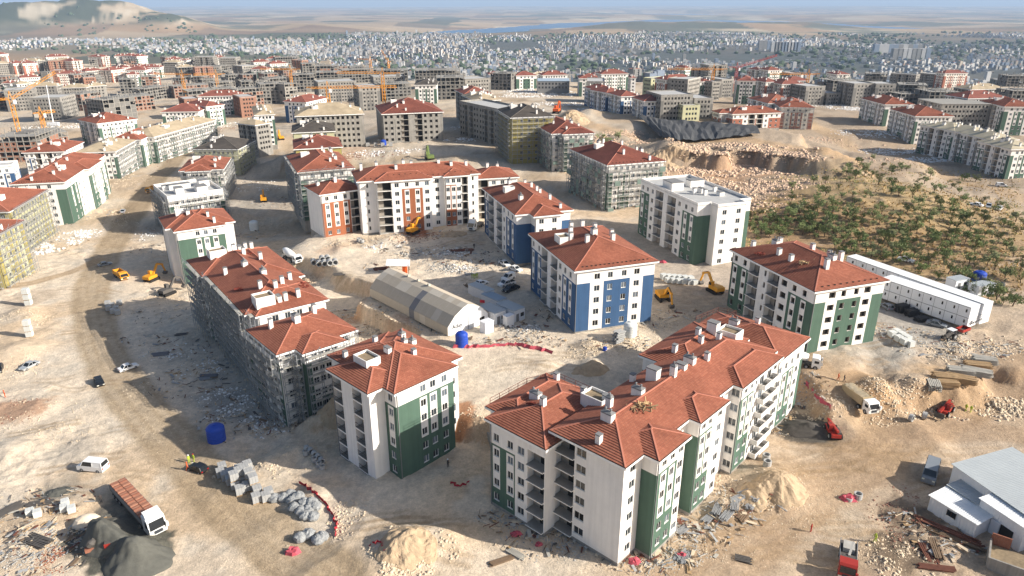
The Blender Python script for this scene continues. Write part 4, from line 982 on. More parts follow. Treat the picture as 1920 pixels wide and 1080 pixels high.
# ------------------------------------------------------------------ far rows of blocks and concrete frames
M('town_white', lin(184,183,181), .9, .1, .05); M('town_grey', lin(138,137,135), .9, .12, .05); M('town_cream', lin(166,156,142), .9, .1, .05); M('town_roof', lin(166,110,92), .9, .1, .05); M('town_blue', lin(130,142,158), .9, .1, .05)
M('steel_blue_roof', lin(150,166,180), .7, .06, .1)
FARS = {}
def skeleton(K, ang, zb, W_, D_, floors, group, wallmat=None, seed=0, tall=True):
    rd = random.Random(seed); fh = 2.95
    root = thing('concrete_building', '', 'unfinished building', (K[0], K[1], zb), ang, group)
    for f in range(floors+1):
        m = MB(); m.box(-.3, -.3, f*fh-.14, W_+.3, D_+.3, f*fh+.14, 'concrete', 'slab'); m.build('floor_slab', root)
    col = MB(); wl = MB(); nu = max(2, round(W_/3.6)); nv = max(2, round(D_/4.2))
    for i in range(nu+1):
        for j in range(nv+1):
            if 0 < i < nu and 0 < j < nv and (i+j) % 2: continue
            u, v = W_*i/nu, D_*j/nv; ht = floors*fh + (rd.choice([0, .9, 1.4, 2.6]) if tall else 0)
            col.box(u-.22, v-.22, -4, u+.22, v+.22, ht, 'concrete')
    col.box(W_*.3, D_*.3, -2, W_*.7, D_*.7, floors*fh+.6, 'darkconcrete')
    wm = wallmat or 'darkconcrete'
    for f in range(floors):
        if f == floors-1 and rd.random() < .5: continue
        for i in range(nu):
            for v in (0, D_):
                if rd.random() < .8:
                    u0, u1 = W_*i/nu+.22, W_*(i+1)/nu-.22; w = (u1-u0)
                    if rd.random() < .75:
                        wl.box(u0, v-.1, f*fh+.14, u0+w*.28, v+.1, (f+1)*fh-.14, wm); wl.box(u1-w*.28, v-.1, f*fh+.14, u1, v+.1, (f+1)*fh-.14, wm); wl.box(u0+w*.28, v-.1, f*fh+.14, u1-w*.28, v+.1, f*fh+1.0, wm); wl.box(u0+w*.28, v-.1, (f+1)*fh-.6, u1-w*.28, v+.1, (f+1)*fh-.14, wm)
                    else: wl.box(u0, v-.1, f*fh+.14, u1, v+.1, f*fh+.9, wm)
        for j in range(nv):
            for u in (0, W_):
                if rd.random() < .72: wl.box(u-.1, D_*j/nv+.22, f*fh+.14, u+.1, D_*(j+1)/nv-.22, (f+1)*fh-.14, wm)
    tag(col.build('columns', root), kind='stuff'); tag(wl.build('infill_walls', root), kind='stuff')
    FARS.setdefault(group, []).append(root); return root
def far(xl, y, xr, y2=None, st='skel', D_=16, floors=5, group='concrete frames at upper left', wall=None):
    z = -5.0; y2 = y if y2 is None else y2; f_ = floors*2.95 + (.2 if st == 'skel' else .45)
    for _ in range(4):
        K = G(xl, y, z + f_); z = hz(*K)
    r = G(xr, y2, z + f_); W_ = math.dist(K, r); a = math.atan2(r[1]-K[1], r[0]-K[0])
    seed = int(xl*7 + y*13)
    if st == 'skel': return skeleton(K, a, z, W_, D_, floors, group, wall, seed)
    kw = dict(con=dict(base='concrete', color='darkconcrete', roof='flat', empty_win=True, parapet=.6), red=dict(roof='tiles_dark'), cream=dict(roof='cream', base='concrete', color='concrete', empty_win=True),
              pink=dict(roof='tiles_dark', color='terracotta', base='offwhite'), blue=dict(roof='tiles_dark', color='blue'), brick=dict(roof='flat', base='brickwall', color='brickwall', empty_win=True, parapet=.5), lime=dict(roof='flat', base='lime', color='lime', parapet=.5),
              felt=dict(roof='felt'), whitecream=dict(roof='cream'))[st]
    b = Building('apartment_block', '', K, math.degrees(a), z, [(0,0,W_,D_)], floors, detail=0, group=group, **kw)
    if kw['roof'] != 'flat': b.auto_roof(seed, False)
    FARS.setdefault(group, []).append(b.root); return b
GL, GW, GC, GR = 'concrete frames at upper left', 'far blocks at upper left', 'blocks in the far centre', 'blocks in the far right'
for a in ((-10,257,66,255,30,5),(68,252,125,246,24,4),(118,176,150,177,24,5),(160,185,192,188,26,6),(196,190,236,184,22,5),(240,182,288,178,24,4),(222,149,252,148,20,6),(264,144,292,143,18,6),
          (270,166,318,160,18,4),(322,146,340,146,18,5),(357,144,380,144,18,5),(325,161,390,158,20,4),(352,171,400,168,20,5),(402,167,440,165,20,5),(445,168,492,164,18,5),(428,141,452,139,16,5),(452,153,474,152,18,5),(478,152,494,152,16,5),
          (495,138,520,137,18,5),(505,148,542,145,18,5),(488,158,530,156,22,6),(533,158,556,156,22,6),(546,140,588,139,20,6),(592,136,640,135,24,6),(400,154,440,152,16,4),(380,150,412,148,16,4),(455,140,480,139,16,5)):
    far(a[0], a[1], a[2], a[3], 'skel', a[4], a[5], GL, random.Random(a[0]).choice([None, 'concrete', 'brickwall']))
for a in ((54,184,112,184,'con',26,6),(345,187,374,185,'brick',20,5),(449,183,479,181,'brick',22,5),(30,176,52,175,'brick',16,4)): far(*a[:4], a[4], a[5], a[6], GL)
for a in ((46,162,106,161,'cream',18,5),(112,165,162,164,'cream',18,5),(163,162,200,160,'cream',18,5),(105,139,147,138,'pink',18,5),(160,134,195,131,'pink',18,5),(208,132,236,129,'pink',18,5),(257,126,281,124,'pink',18,5),(2,156,20,156,'red',18,5),(36,146,76,144,'red',18,5),(30,158,60,156,'whitecream',18,5),
          (370,181,451,179,'red',20,5),(386,200,422,196,'red',30,5),(300,210,373,209,'red',24,5),(530,190,574,192,'blue',30,5),(236,140,262,139,'red',16,5),(280,139,300,138,'pink',16,5),(148,137,160,136,'red',16,5)):
    far(*a[:4], a[4], a[5], a[6], GW)
for a in ((596,155,668,152,'con',24,6),(672,164,712,162,'con',22,6),(716,158,770,156,'skel',22,5),(776,161,820,159,'felt',26,5),(642,131,700,129,'skel',22,5),(706,132,764,131,'skel',22,6),(778,132,862,131,'skel',26,6),(818,146,870,145,'skel',24,6),(872,150,920,147,'con',22,5),(920,137,958,138,'skel',20,5),
          (700,145,760,143,'con',20,5),(967,142,1008,141,'red',18,4),(1017,141,1066,140,'red',18,4),(1127,139,1180,138,'red',20,5),(1182,146,1194,146,'red',18,5),(1085,147,1124,147,'red',22,5),(1100,156,1134,154,'con',30,5)):
    far(*a[:4], a[4], a[5], a[6], GC)
for a in ((1206,148,1221,148,'lime',20,6),(1226,150,1250,150,'pink',30,6),(1252,152,1290,150,'con',26,6),(1282,154,1318,153,'red',20,5),(1319,153,1336,152,'red',18,5),(1336,154,1352,153,'con',28,5),(1353,150,1376,149,'con',28,5),(1381,153,1419,152,'red',26,6),(1436,154,1462,153,'pink',24,5),(1466,158,1510,157,'pink',26,5),
          (1512,163,1548,162,'con',30,5),(1551,176,1577,175,'con',18,3),(1564,151,1600,150,'skel',22,6),(1602,158,1640,157,'con',22,6),(1643,158,1681,158,'con',22,6),(1686,158,1740,160,'skel',22,6),(1690,176,1738,175,'skel',22,4),(1745,172,1800,172,'skel',24,5),(1815,185,1893,183,'red',22,6),(1822,168,1890,166,'cream',20,5),(1900,170,1950,170,'skel',20,6),
          (1281,199,1313,198,'lime',22,3),(1302,186,1338,185,'con',22,4),(1240,180,1300,178,'con',24,5),(1480,152,1520,151,'red',18,5)):
    far(*a[:4], a[4], a[5], a[6], GR)
# more of the same rows, filling the ground behind
rx_ = random.Random(17); taken = [(o.location.x, o.location.y) for L in FARS.values() for o in L]
src_ = {g_: [o for o in L if not any(m_ and m_.name == 'lime' for k_ in KIDS.get(o.name, ()) for m_ in k_.data.materials)] for g_, L in FARS.items()}
def fill(x0, x1, y0, y1, n_, gs, gap, g_new):
    k = t_ = 0
    while k < n_ and t_ < 1500:
        t_ += 1; px, py = rx_.uniform(x0, x1), rx_.uniform(y0, y1); X, Y = G(px, py, -8.0)
        if Y > 1300 or any((X-a)**2 + ((Y-b_)*.55)**2 < gap*gap for a, b_ in taken): continue
        z = hz(X, Y); X, Y = G(px, py, z); z = hz(X, Y)
        s_ = rx_.choice(src_[rx_.choice(gs)]); o = copy_tree(s_, (X, Y, z), s_.rotation_euler.z + rx_.choice([0, .4, -.3, 1.57])); o['group'] = g_new
        taken.append((X, Y)); FARS.setdefault(g_new, []).append(o); k += 1
fill(-20, 420, 120, 150, 34, [GL, GW, GW], 30, 'back rows at upper left'); fill(300, 660, 122, 150, 30, [GL, GL, GC], 30, 'back rows left of centre'); fill(-20, 300, 152, 215, 12, [GL], 34, 'middle rows at upper left')
fill(640, 1280, 128, 142, 14, [GC, GR], 34, 'back rows in the centre'); fill(1280, 1940, 142, 168, 16, [GR], 34, 'back rows at the right')
# stepped blue row
for k, (l, n, r) in enumerate((((1106,163),(1121,169),(1133,168)), ((1124,167),(1137,174),(1150,172)), ((1142,172),(1164,181),(1181,180)), ((1186,180),(1207,190),(1230,189)))):
    b = bld3(l, n, r, 6, 5, ('farthest','second','third','nearest')[k] + ' section of the stepped blue and white row with red roofs', roof='tiles_dark', color='blue', group='stepped blue and white row', detail=0, D_=22, W_=15); b.auto_roof(70+k, False)
# long grey-blue site halls
for k, (xl, y, xr, d) in enumerate(((958,144,986,14),(1008,151,1068,14))):
    K = G(xl, y, 14); r = G(xr, y, 14); W_ = math.dist(K, r); o = thing('site_hall', ('shorter' if k == 0 else 'longer') + ' grey hall with a pale blue roof in the far centre', 'hall', (K[0], K[1], 6), math.atan2(r[1]-K[1], r[0]-K[0]), 'grey halls in the far centre')
    m = MB(); m.box(0,0,-3,W_,d,7.5,'town_grey'); m.build('wall', o)
    m = MB(); m.prism([(-.4,7.5),(d/2,9.4),(d+.4,7.5)], 0, W_, 'steel_blue_roof'); q = m.build('roof', o, (W_,0,0), R(90))
    m = MB()
    for i in range(int(W_/3)):
        for f in (1.2, 4.4): m.box(i*3+.8, -.06, f, i*3+2.4, -.003, f+1.7, 'glass')
    tag(m.build('windows', o), kind='stuff')
ORD = ['first','second','third','fourth','fifth','sixth','seventh','eighth','ninth','tenth','eleventh','twelfth']
def ordinal(k): return ORD[k] if k < 12 else f'{k+1}th'
def kindword(o): return 'bare grey concrete frame' if o.name.startswith('concrete_building') else 'far apartment block'
for g_, L in FARS.items():
    L.sort(key=lambda o: o.location.x / o.location.y)
    for k, o in enumerate(L):
        o['label'] = f'{kindword(o)}, {ordinal(k)} from the left among the {g_}'

# ------------------------------------------------------------------ the town in the valley
rd = random.Random(99)
def town_mesh(k):
    m = MB(); r = random.Random(k); w, d, h = r.uniform(9,15), r.uniform(8,13), r.choice([6,6,9,9,12,12,15])
    if k >= 8: h = r.uniform(20, 28); w, d = 14, 14
    wm = ['town_white','town_white','town_cream','town_grey','town_white','town_blue'][k % 6]
    m.box(-w/2,-d/2,-12,w/2,d/2,h,wm,'town_grey' if k % 3 else 'town_roof', False)
    m.box(-w/2+.5,-d/2+.5,h,-w/2+4,-d/2+4,h+2.4,wm)
    for s_ in (-1, 1): m.box(w/2*s_*.55-1.6, -d/2-.9, 3, w/2*s_*.55+1.6, -d/2-.02, h-.6, wm)
    for f in range(int(h/3)):
        z = f*3+1
        for i in range(int(w/3.2)):
            u = -w/2+.9+i*3.2; m.face([(u,-d/2-.03,z),(u+1.4,-d/2-.03,z),(u+1.4,-d/2-.03,z+1.4),(u,-d/2-.03,z+1.4)], 'glass')
        for i in range(int(d/3.6)):
            v = -d/2+1+i*3.6; m.face([(w/2+.03,v,z),(w/2+.03,v+1.4,z),(w/2+.03,v+1.4,z+1.4),(w/2+.03,v,z+1.4)], 'glass')
    return m.mesh('town_building')
TM = [town_mesh(k) for k in range(10)]
spots = []; tilt = []
# districts: each with its own street grid
for gx in range(-13, 14):
    for gy in range(0, 13):
        cx, cy = gx*330.0 + rd.uniform(-60,60), 1100 + gy*300.0 + rd.uniform(-60,60)
        an = rd.uniform(-.6,.6); ca, sa = math.cos(an), math.sin(an); sx_, sy_ = rd.uniform(13,17), rd.uniform(14,20); bl_i, bl_j = rd.choice([4,5,6]), rd.choice([3,4,5]); fill_ = rd.uniform(.35,.85)
        ni, nj = int(180/sx_), int(165/sy_)
        for i in range(-ni, ni+1):
            for j in range(-nj, nj+1):
                if i % bl_i == 0 or j % bl_j == 0 or rd.random() > fill_: continue
                u, v = i*sx_ + rd.gauss(0,1.2), j*sy_ + rd.gauss(0,1.2); x, y = cx+u*ca-v*sa, cy+u*sa+v*ca; tx_ = x/y
                if abs(tx_) > .82 or y < 960 or y > 4750: continue
                if tx_ < -.31 and y < 2800: continue
                if tx_ < -.5 and y < 3100: continue
                if tx_ < -.22 and y > 4000: continue
                spots.append((x, y)); tilt.append(an)
tilt = np.array(tilt)
sp = np.array(spots); den = fbm(sp[:,0]*.0022, sp[:,1]*.0022, 301, 4); keep = den + (sp[:,1] < 2600)*.08 - (sp[:,1] > 3900)*.06 - (np.abs(sp[:,0]/sp[:,1]) > .55)*.05 >.36 + .10*np.array([rd.random() for _ in spots])
edge_ = 800 + 330*sstep(-150, -500, sp[:,0]) - 60*sstep(150, 700, sp[:,0]) + 230
keep &= sp[:,1] > edge_
sp = sp[keep]; tilt = tilt[keep]; sz = height(sp[:,0], sp[:,1])
order = np.argsort(sp[:,1])
tb = MB(); cnt = 0
cols = ['town_white','town_white','town_white','town_cream','town_grey','town_blue']
for q, i in enumerate(order):
    x, y, z = float(sp[i,0]), float(sp[i,1]), float(sz[i])
    if cnt < 300 and q % 2 == 0:
        k = rd.randrange(8) if rd.random() < .96 else rd.randrange(8, 10)
        o = put('town_building', TM[k], None, (x, y, z), float(tilt[i]) + rd.choice([0, math.pi/2])); cnt += 1
        tag(o, ('pale','pale','cream','grey','white','bluish','pale','cream','tall','tall')[k] + ' town building in the valley just beyond the site', 'building', 'town buildings nearest the site')
        continue
    w, d = rd.uniform(2.8,6.2), rd.uniform(2.8,6); h = rd.choice([3,4,6,6,9,9,12]); 
    if rd.random() < .025: h = rd.uniform(15, 26)
    a = float(tilt[i]); c, s_ = math.cos(a), math.sin(a)
    tb.obox((x,y,z+h/2-4), (c*w,s_*w,0), (-s_*d,c*d,0), (0,0,h/2+4), rd.choice(cols))
    if rd.random() < .45: tb.obox((x,y,z+h+1.0), (c*w*.3,s_*w*.3,0), (-s_*d*.3,c*d*.3,0), (0,0,1.0), 'town_roof' if rd.random() < .3 else 'town_grey')
# tower slabs standing in rows at the town's edge
for (x0, x1, py, n) in ((1425,1440,93,3),(1448,1495,97,9),(1640,1720,103,10),(1675,1735,113,8)):
    for k in range(n):
        px = x0+(x1-x0)*k/max(1,n-1); X, Y = G(px, py, -100); z = hz(X, Y)
        tb.obox((X,Y,z+16), (9,0,0), (0,9,0), (0,0,20), rd.choice(['town_white','town_grey','town_blue']))
tag(tb.build('town'), 'pale close-packed houses filling the hazy valley town', kind='stuff')
# town trees
M('town_leaf', lin(74,88,66), .95, .3, .03)
def blob_mesh(mb, x, y, z, r, h, rr):
    n = 6; i = len(mb.v); mb.v.append((x, y, z+h))
    for k in range(n):
        a = 2*math.pi*k/n; q = r*rr.uniform(.7, 1.2); mb.v.append((x+q*math.cos(a), y+q*math.sin(a), z+h*rr.uniform(.4,.75)))
    for k in range(n):
        a = 2*math.pi*(k+.5)/n; q = r*rr.uniform(.6, .9); mb.v.append((x+q*math.cos(a), y+q*math.sin(a), z-2))
    mt = mb.mi('town_leaf')
    for k in range(n):
        mb.f.append((i, i+1+k, i+1+(k+1)%n)); mb.m.append(mt)
        mb.f.append((i+1+k, i+1+n+k, i+1+(k+1)%n)); mb.m.append(mt); mb.f.append((i+1+(k+1)%n, i+1+n+k, i+1+n+(k+1)%n)); mb.m.append(mt)
tr = MB(); pts = []
for _ in range(6500):
    y = 1150 + 3900*rd.random()**1.1; x = (rd.uniform(-200,2100)-960)/FPX*y*1.02
    pts.append((x, y))
pts = np.array(pts); pz = height(pts[:,0], pts[:,1])
kk = fbm(pts[:,0]*.0022, pts[:,1]*.0022, 303, 4) > .47
for (x, y), z in zip(pts[kk], pz[kk]):
    r = rd.uniform(5, 13); blob_mesh(tr, float(x), float(y), float(z), r, r*rd.uniform(.8,1.3), rd)
tag(tr.build('town_trees'), 'dark tree canopy scattered between the town houses', kind='stuff')
# ------------------------------------------------------------------ things on the site
def scale_at(x, y, z): return FPX / (y*math.cos(PITCH) + (CAMZ - z)*math.sin(PITCH))     # photo px per metre
M('tank_blue', lin(38,72,168), .45, .06, .6); M('tank_white', lin(226,228,224), .5, .05, .6); M('tank_dark', lin(70,72,76), .6, .1, .6)
M('paint_white', lin(232,232,230), .35, .03, .5, spec=.5); M('paint_grey', lin(128,134,140), .35, .05, .5, spec=.5); M('paint_black', lin(34,35,38), .3, .05, .5, spec=.5); M('paint_silver', lin(182,186,188), .35, .04, .5, metal=.3)
M('paint_red', lin(160,54,46), .4, .06, .5); M('paint_yellow', lin(214,150,40), .5, .1, .6); M('paint_orange', lin(218,100,44), .5, .08, .6); M('paint_green', lin(112,128,72), .5, .08, .6); M('crane_yellow', lin(222,150,50), .6, .08, .3)
M('tyre', lin(42,40,39), .9, .15, 1.0); M('rim', lin(150,150,150), .5, .05, 1.0); M('carglass', lin(30,36,42), .1, 0, spec=.7); M('lamp_glass', lin(230,228,214), .2, 0); M('lamp_red', lin(160,30,26), .3, 0)
M('dirty_steel', lin(96,92,88), .7, .2, .8, metal=.2); M('tan_load', lin(206,190,160), .95, .25, 1.0); M('tipper', lin(176,158,126), .8, .15, .6)
M('brick', lin(150,100,80), .95, .2, 1.4); M('brick_pale', lin(168,122,100), .95, .15, 1.4)
M('tarp_sunlit', lin(198,184,164), .85, .06, .5); M('tarp_shaded', lin(176,166,150), .85, .06, .5); M('tarp_pale', lin(190,182,168), .85, .06, .5); M('tarp_blue', lin(116,116,120), .85, .06, .5)
M('panel_white', lin(224,226,228), .7, .04, .4); M('panel_line', lin(60,64,70), .8, 0); M('roof_sheet', lin(178,184,186), .55, .07, .3); M('roof_white', lin(226,228,228), .55, .05, .3)
M('block_grey', lin(168,168,166), .95, .1, 1.0, .2); M('block_pale', lin(204,206,202), .95, .08, 1.0); M('wood', lin(172,144,108), .9, .2, .9); M('wood_dark', lin(124,104,84), .9, .25, .9); M('rust', lin(112,72,58), .9, .25, .9)
M('wire', lin(150,152,152), .6, .4, 3.5, .8, 14, metal=.1); M('pink_net', lin(184,84,96), .9, .15, 1.0); M('red_tape', lin(176,52,62), .9, .1, 1.0); M('cloth', lin(220,204,182), .9, .08, .8)
M('stone', lin(208,190,164), .95, .2, .9); M('stone_grey', lin(172,170,164), .95, .2, .9); M('stone_white', lin(228,226,222), .95, .12, .9); M('stone_red', lin(206,178,152), .95, .25, .9); M('black_net', lin(74,75,77), .95, .2, .25)

# ---- water tanks
def tank(px, py, dpx, hpx, mat, label, group=None):
    x, y, z = at(px, py); s = scale_at(x, y, z); r = dpx/s/2; h = hpx/s*1.02
    o = thing('water_tank', label, 'water tank', (x, y, z-.05), 0, group)
    m = MB(); pr = [(r*.98, 0)]
    n = 5
    for k in range(n):
        a = h*.82*k/n; b_ = h*.82*(k+1)/n; pr += [(r, a+.04), (r, b_-.08), (r*.955, b_-.02)]
    pr += [(r*.97, h*.84), (r*.72, h*.95), (r*.3, h)]
    m.lathe(pr, mat, 28); m.build('body', o, smooth=False)
    l = MB(); l.lathe([(r*.22, h-.02), (r*.24, h+.12), (r*.1, h+.17)], mat, 16); l.build('lid', o)
    p = MB(); p.bar((r*.9,-r*.45,.2), (r*1.25,-r*.6,.2), .12, 'dirty_steel'); p.build('outlet', o); return o
tank(866,648,23.5,29,'tank_blue','blue ribbed water tank beside the white end of the long tent')
tank(407,825,33,33,'tank_blue','large blue water tank in the building shadow at lower left')
tank(130,418,16,14,'tank_blue','blue water tank beside the yellow scaffolded block at left')
tank(1834,527,23,20,'tank_blue','blue water tank between the two white cabins at right')
tank(719,272,11,10,'tank_blue','small blue tank before the red-roofed concrete block')
tank(1181,629,25,28,'tank_white','white water tank at the foot of the nearer blue block')
tank(477,431,16.5,18,'tank_white','pale grey tank standing in the shaded trench')
tank(878,234,9,10,'tank_white','small white tank in the shaded yard of the far centre')
tank(1875,544,12,16,'tank_dark','dark grey tank right of the white cabins')
tank(1134,657,8,8,'tank_blue','tiny blue drum among rubble near the white tank')

# ---- long storage tent
A_, B_ = G(840,631,4.7), G(915.5,603,4.7); W_ = math.dist(A_, B_); ang = math.atan2(B_[1]-A_[1], B_[0]-A_[0])
Bk = G(752,541,4.7); L_ = math.dist(A_, Bk)*.99
o = thing('storage_tent', 'long arched storage tent with tan panelled cover and white end wall', 'tent', (A_[0], A_[1], 4.6), ang)
hw = W_/2
prof = [(0,0),(0,2.4),(hw*.34,4.6),(hw*.72,6.0),(hw,6.6),(hw*1.28,6.0),(hw*1.66,4.6),(W_,2.4),(W_,0)]
np_ = 15; rd = random.Random(5)
for k in range(np_):
    y0, y1 = L_*k/np_+.03, L_*(k+1)/np_-.03
    for q in range(8):
        (xa, za), (xb, zb_) = prof[q], prof[q+1]
        t_ = MB(); dx, dz = xb-xa, zb_-za; ln = math.hypot(dx, dz); nx, nz_ = -dz/ln*.05, dx/ln*.05
        mt = 'tarp_sunlit' if q >= 4 else rd.choice(['tarp_shaded','tarp_shaded','tarp_shaded','tarp_pale'])  # sunward side gets the lighter tone: light painted into the cover
        if k == 6 and q < 3: mt = 'tarp_blue'
        t_.face([(xa+nx,y0,za+nz_),(xa+nx,y1,za+nz_),(xb+nx,y1,zb_+nz_),(xb+nx,y0,zb_+nz_)], mt)
        t_.face([(xa,y0,za),(xb,y0,zb_),(xb,y1,zb_),(xa,y1,za)], mt)
        t_.face([(xa+nx,y0,za+nz_),(xb+nx,y0,zb_+nz_),(xb,y0,zb_),(xa,y0,za)], mt)
        t_.build('cover_panel', o)
m = MB()
for k in range(np_+1):
    for (xa, za), (xb, zb_) in zip(prof, prof[1:]): m.bar((xa,L_*k/np_,za), (xb,L_*k/np_,zb_), .09, 'tarp_pale')
tag(m.build('frame_hoops', o), kind='stuff')
for yy, nm in ((.02,'end_wall'), (L_-.02,'end_wall')):
    m = MB(); m.face([(x,yy,z) for x, z in (prof if yy < 1 else prof[::-1])][::-1], 'panel_white'); m.build(nm, o)
m = MB(); m.box(W_*.5,-.06,0,W_*.72,-.003,4.0,'panel_white'); m.box(W_*.5-.05,-.08,0,W_*.5,-.02,4.1,'panel_line'); m.build('door', o)
m = MB(); m.box(W_*.78,-.05,1.2,W_*.9,0,2.0,'dark'); m.build('vent', o)
for k in (7, 9, 11):
    m = MB(); m.box(-.3,-.3,0,.3,.3,.7,'tarp_pale'); m.build('roof_vent', o, (hw*1.02, L_*k/np_, 6.5))
# the name on the end wall
tc = bpy.data.curves.new('lettering', 'FONT'); tc.body = 'Aday'; tc.size = 1.5; tc.extrude = .01
to = bpy.data.objects.new('lettering', tc); C.objects.link(to); dg = bpy.context.evaluated_depsgraph_get()
tm = bpy.data.meshes.new_from_object(to.evaluated_get(dg)); bpy.data.objects.remove(to); tm.materials.append(_mats['paint_black'])
l_ = put('lettering', tm, o, (W_*.1, -.05, 1.5)); l_.rotation_euler = (R(90), 0, 0)

# ---- cabins
def cabin(px, py, ang, L, D, H, label, mat='panel_white', rf='roof_sheet', z0=None, group='white site cabins', win=True, copy=False):
    """px,py: near lower corner on the ground; L along ang, D along ang+90"""
    x, y, z = at(px, py) if z0 is None else (*G(px, py, z0), z0)
    o = thing('site_cabin', label, 'cabin', (x, y, z), R(ang), group)
    m = MB(); m.box(0,0,-.3,L,D,H,mat); m.build('wall', o)
    m = MB(); m.box(-.08,-.08,H,L+.08,D+.08,H+.14,rf); 
    for k in range(int(L/.6)): m.box(.3+k*.6,.05,H+.14,.36+k*.6,D-.05,H+.17,rf)
    m.build('roof', o)
    if win:
        w = MB(); w.box(L*.6,-.05,1.0,L*.6+1.1,-.003,2.0,'carglass'); w.build('window', o); w = MB(); w.box(L*.2,-.05,0,L*.2+.9,-.003,2.0,'capgrey'); w.build('door', o)
    return o
ta = math.degrees(ang)
cabin(912,566,ta,2.8,7.5,2.7,'grey-roofed cabin at the back of the cabin row beside the tent'); cabin(933,583,ta,3.0,6.5,2.7,'second cabin with a pale blue roof beside the tent', rf='steel_blue_roof')
cabin(928,610,ta,3.6,6.2,3.0,'cabin with grey roof nearest the tent end'); cabin(964,605,ta,3.6,6.6,3.0,'cabin with grey roof on the blue block side')
cabin(910,626,ta,2.6,2.0,2.6,'small windowless white box beside the tent end wall', win=False, rf='panel_white'); cabin(951,613,ta,2.3,1.6,2.5,'small white box between the two nearest cabins', win=False, rf='panel_white')
cabin(1789,545,20,5.0,3.0,2.7,'left white cabin next to the blue tank at right'); cabin(1832,556,20,6.0,3.0,2.7,'right white cabin next to the blue tank at right'); cabin(1202,217,12,5,4,3,'small white hut at the end of the stepped blue row'); cabin(1231,222,8,9,4,3,'low white hut right of the stepped blue row')
# two long double-deck rows of white containers
def container_row(p0, p1, n, zz, D, nm, back):
    a, b_ = G(*p0, zz+5.3), G(*p1, zz+5.3); L = math.dist(a, b_)/n; an = math.atan2(b_[1]-a[1], b_[0]-a[0]); proto = None
    for f in range(2):
        for k in range(n):
            x, y = a[0]+math.cos(an)*L*k, a[1]+math.sin(an)*L*k; z = zz + f*2.66
            lab = f'white container, {ordinal(k)} from the left in the {("lower","upper")[f]} tier of the {nm} container row'
            if proto is None:
                proto = thing('container', lab, 'container', (x, y, z), an, 'white container rows at right')
                m = MB(); m.box(.02,0,0,L-.02,D,2.58,'panel_white'); m.build('wall', proto)
                m = MB(); m.box(.02,-.1,2.58,L-.02,D+.1,2.655,'roof_white'); m.build('roof', proto)
                m = MB(); m.box(0,-.03,0,.05,-.003,2.58,'panel_line'); m.box(.05,-.03,2.45,L-.02,-.003,2.55,'panel_line'); m.build('joint', proto)
                m = MB(); m.box(L*.62,-.04,1.1,L*.75,-.003,1.9,'carglass'); m.build('window', proto)
            else: copy_tree(proto, (x, y, z), an, lab)
    return a, an, L
container_row((1652,521), (1822,577), 8, 5.4, 4.5, 'near', 0)
container_row((1588,480), (1846,570), 12, 5.6, 3.6, 'far', 1)
st = thing('metal_stairs', 'metal stairs at the right end of the white container rows', 'stairs', (*G(1812,612,5.4), 5.4), R(-30)); m = MB()
for k in range(10):
    m = MB(); m.box(k*.28,0,k*.26,k*.28+.28,1.0,k*.26+.05,'dirty_steel'); m.build('step', st)
m = MB(); m.bar((0,0,.9),(2.8,0,3.5),.06,'dirty_steel'); m.bar((0,1,.9),(2.8,1,3.5),.06,'dirty_steel'); m.build('handrail', st)

# ---- metal sheds, lower right
def shed(K, U, V, h0, h1, zz, label, rf, D_=None, L_=None, door=None, win=None):
    """mono-pitch shed from three surveyed roof corners"""
    k_ = G(*K, zz+h0); u_ = G(*U, zz+h0); an = math.atan2(u_[1]-k_[1], u_[0]-k_[0]); L = L_ or math.dist(k_, u_); D = D_ or math.dist(k_, G(*V, zz+h1))
    o = thing('metal_shed', label, 'shed', (k_[0], k_[1], zz), an); i = .3
    m = MB()
    m.face([(i,i,-1.5),(L-i,i,-1.5),(L-i,i,h0-.05),(i,i,h0-.05)],'panel_white'); m.face([(L-i,D-i,-1.5),(i,D-i,-1.5),(i,D-i,h1-.1),(L-i,D-i,h1-.1)],'panel_white')
    m.face([(i,D-i,-1.5),(i,i,-1.5),(i,i,h0-.05),(i,D-i,h1-.1)],'panel_white'); m.face([(L-i,i,-1.5),(L-i,D-i,-1.5),(L-i,D-i,h1-.1),(L-i,i,h0-.05)],'panel_white'); m.build('wall', o)
    k = max(3, int(L/1.0))
    for q in range(k):
        s_ = MB(); a, b_ = L*q/k+.01, L*(q+1)/k-.01; md = (a+b_)/2
        s_.obox((md, D/2, (h0+h1)/2+.04), ((b_-a)/2,0,0), (0,D/2,(h1-h0)/2), (0,0,.025), rf)
        for r_ in (.06, .38, .7): s_.obox((a+r_, D/2, (h0+h1)/2+.085), (.04,0,0), (0,D/2,(h1-h0)/2), (0,0,.025), rf)
        s_.build('roof_sheet', o)
    rb = MB()
    for q in range(int((L-.6)/.5)): rb.box(.5+q*.5,i-.04,-1.5,.54+q*.5,i-.003,h0-.06,'panel_white')
    for q in range(int((D-.6)/.5)): rb.box(i-.04,.5+q*.5,-1.5,i-.003,.54+q*.5,h0-.06,'panel_white')
    tag(rb.build('cladding_ribs', o), kind='stuff')
    if door: d = MB(); d.box(door,i-.1,-1.0,door+2.0,i-.05,2.4,'dark'); d.build('doorway', o); d = MB(); d.box(door-1.5,i-.16,-1.0,door-.1,i-.11,2.4,'panel_white'); d.build('door', o)
    if win:
        d = MB(); d.box(win,i-.1,1.0,win+1.3,i-.05,2.0,'carglass'); w_ = d.build('window', o)
        d = MB(); d.box(win-.08,i-.12,.92,win,i-.045,2.08,'frame_brown'); d.box(win+1.3,i-.12,.92,win+1.38,i-.045,2.08,'frame_brown'); d.box(win+.6,i-.12,1.0,win+.7,i-.045,2.0,'frame_brown'); d.build('frame', w_)
    return o
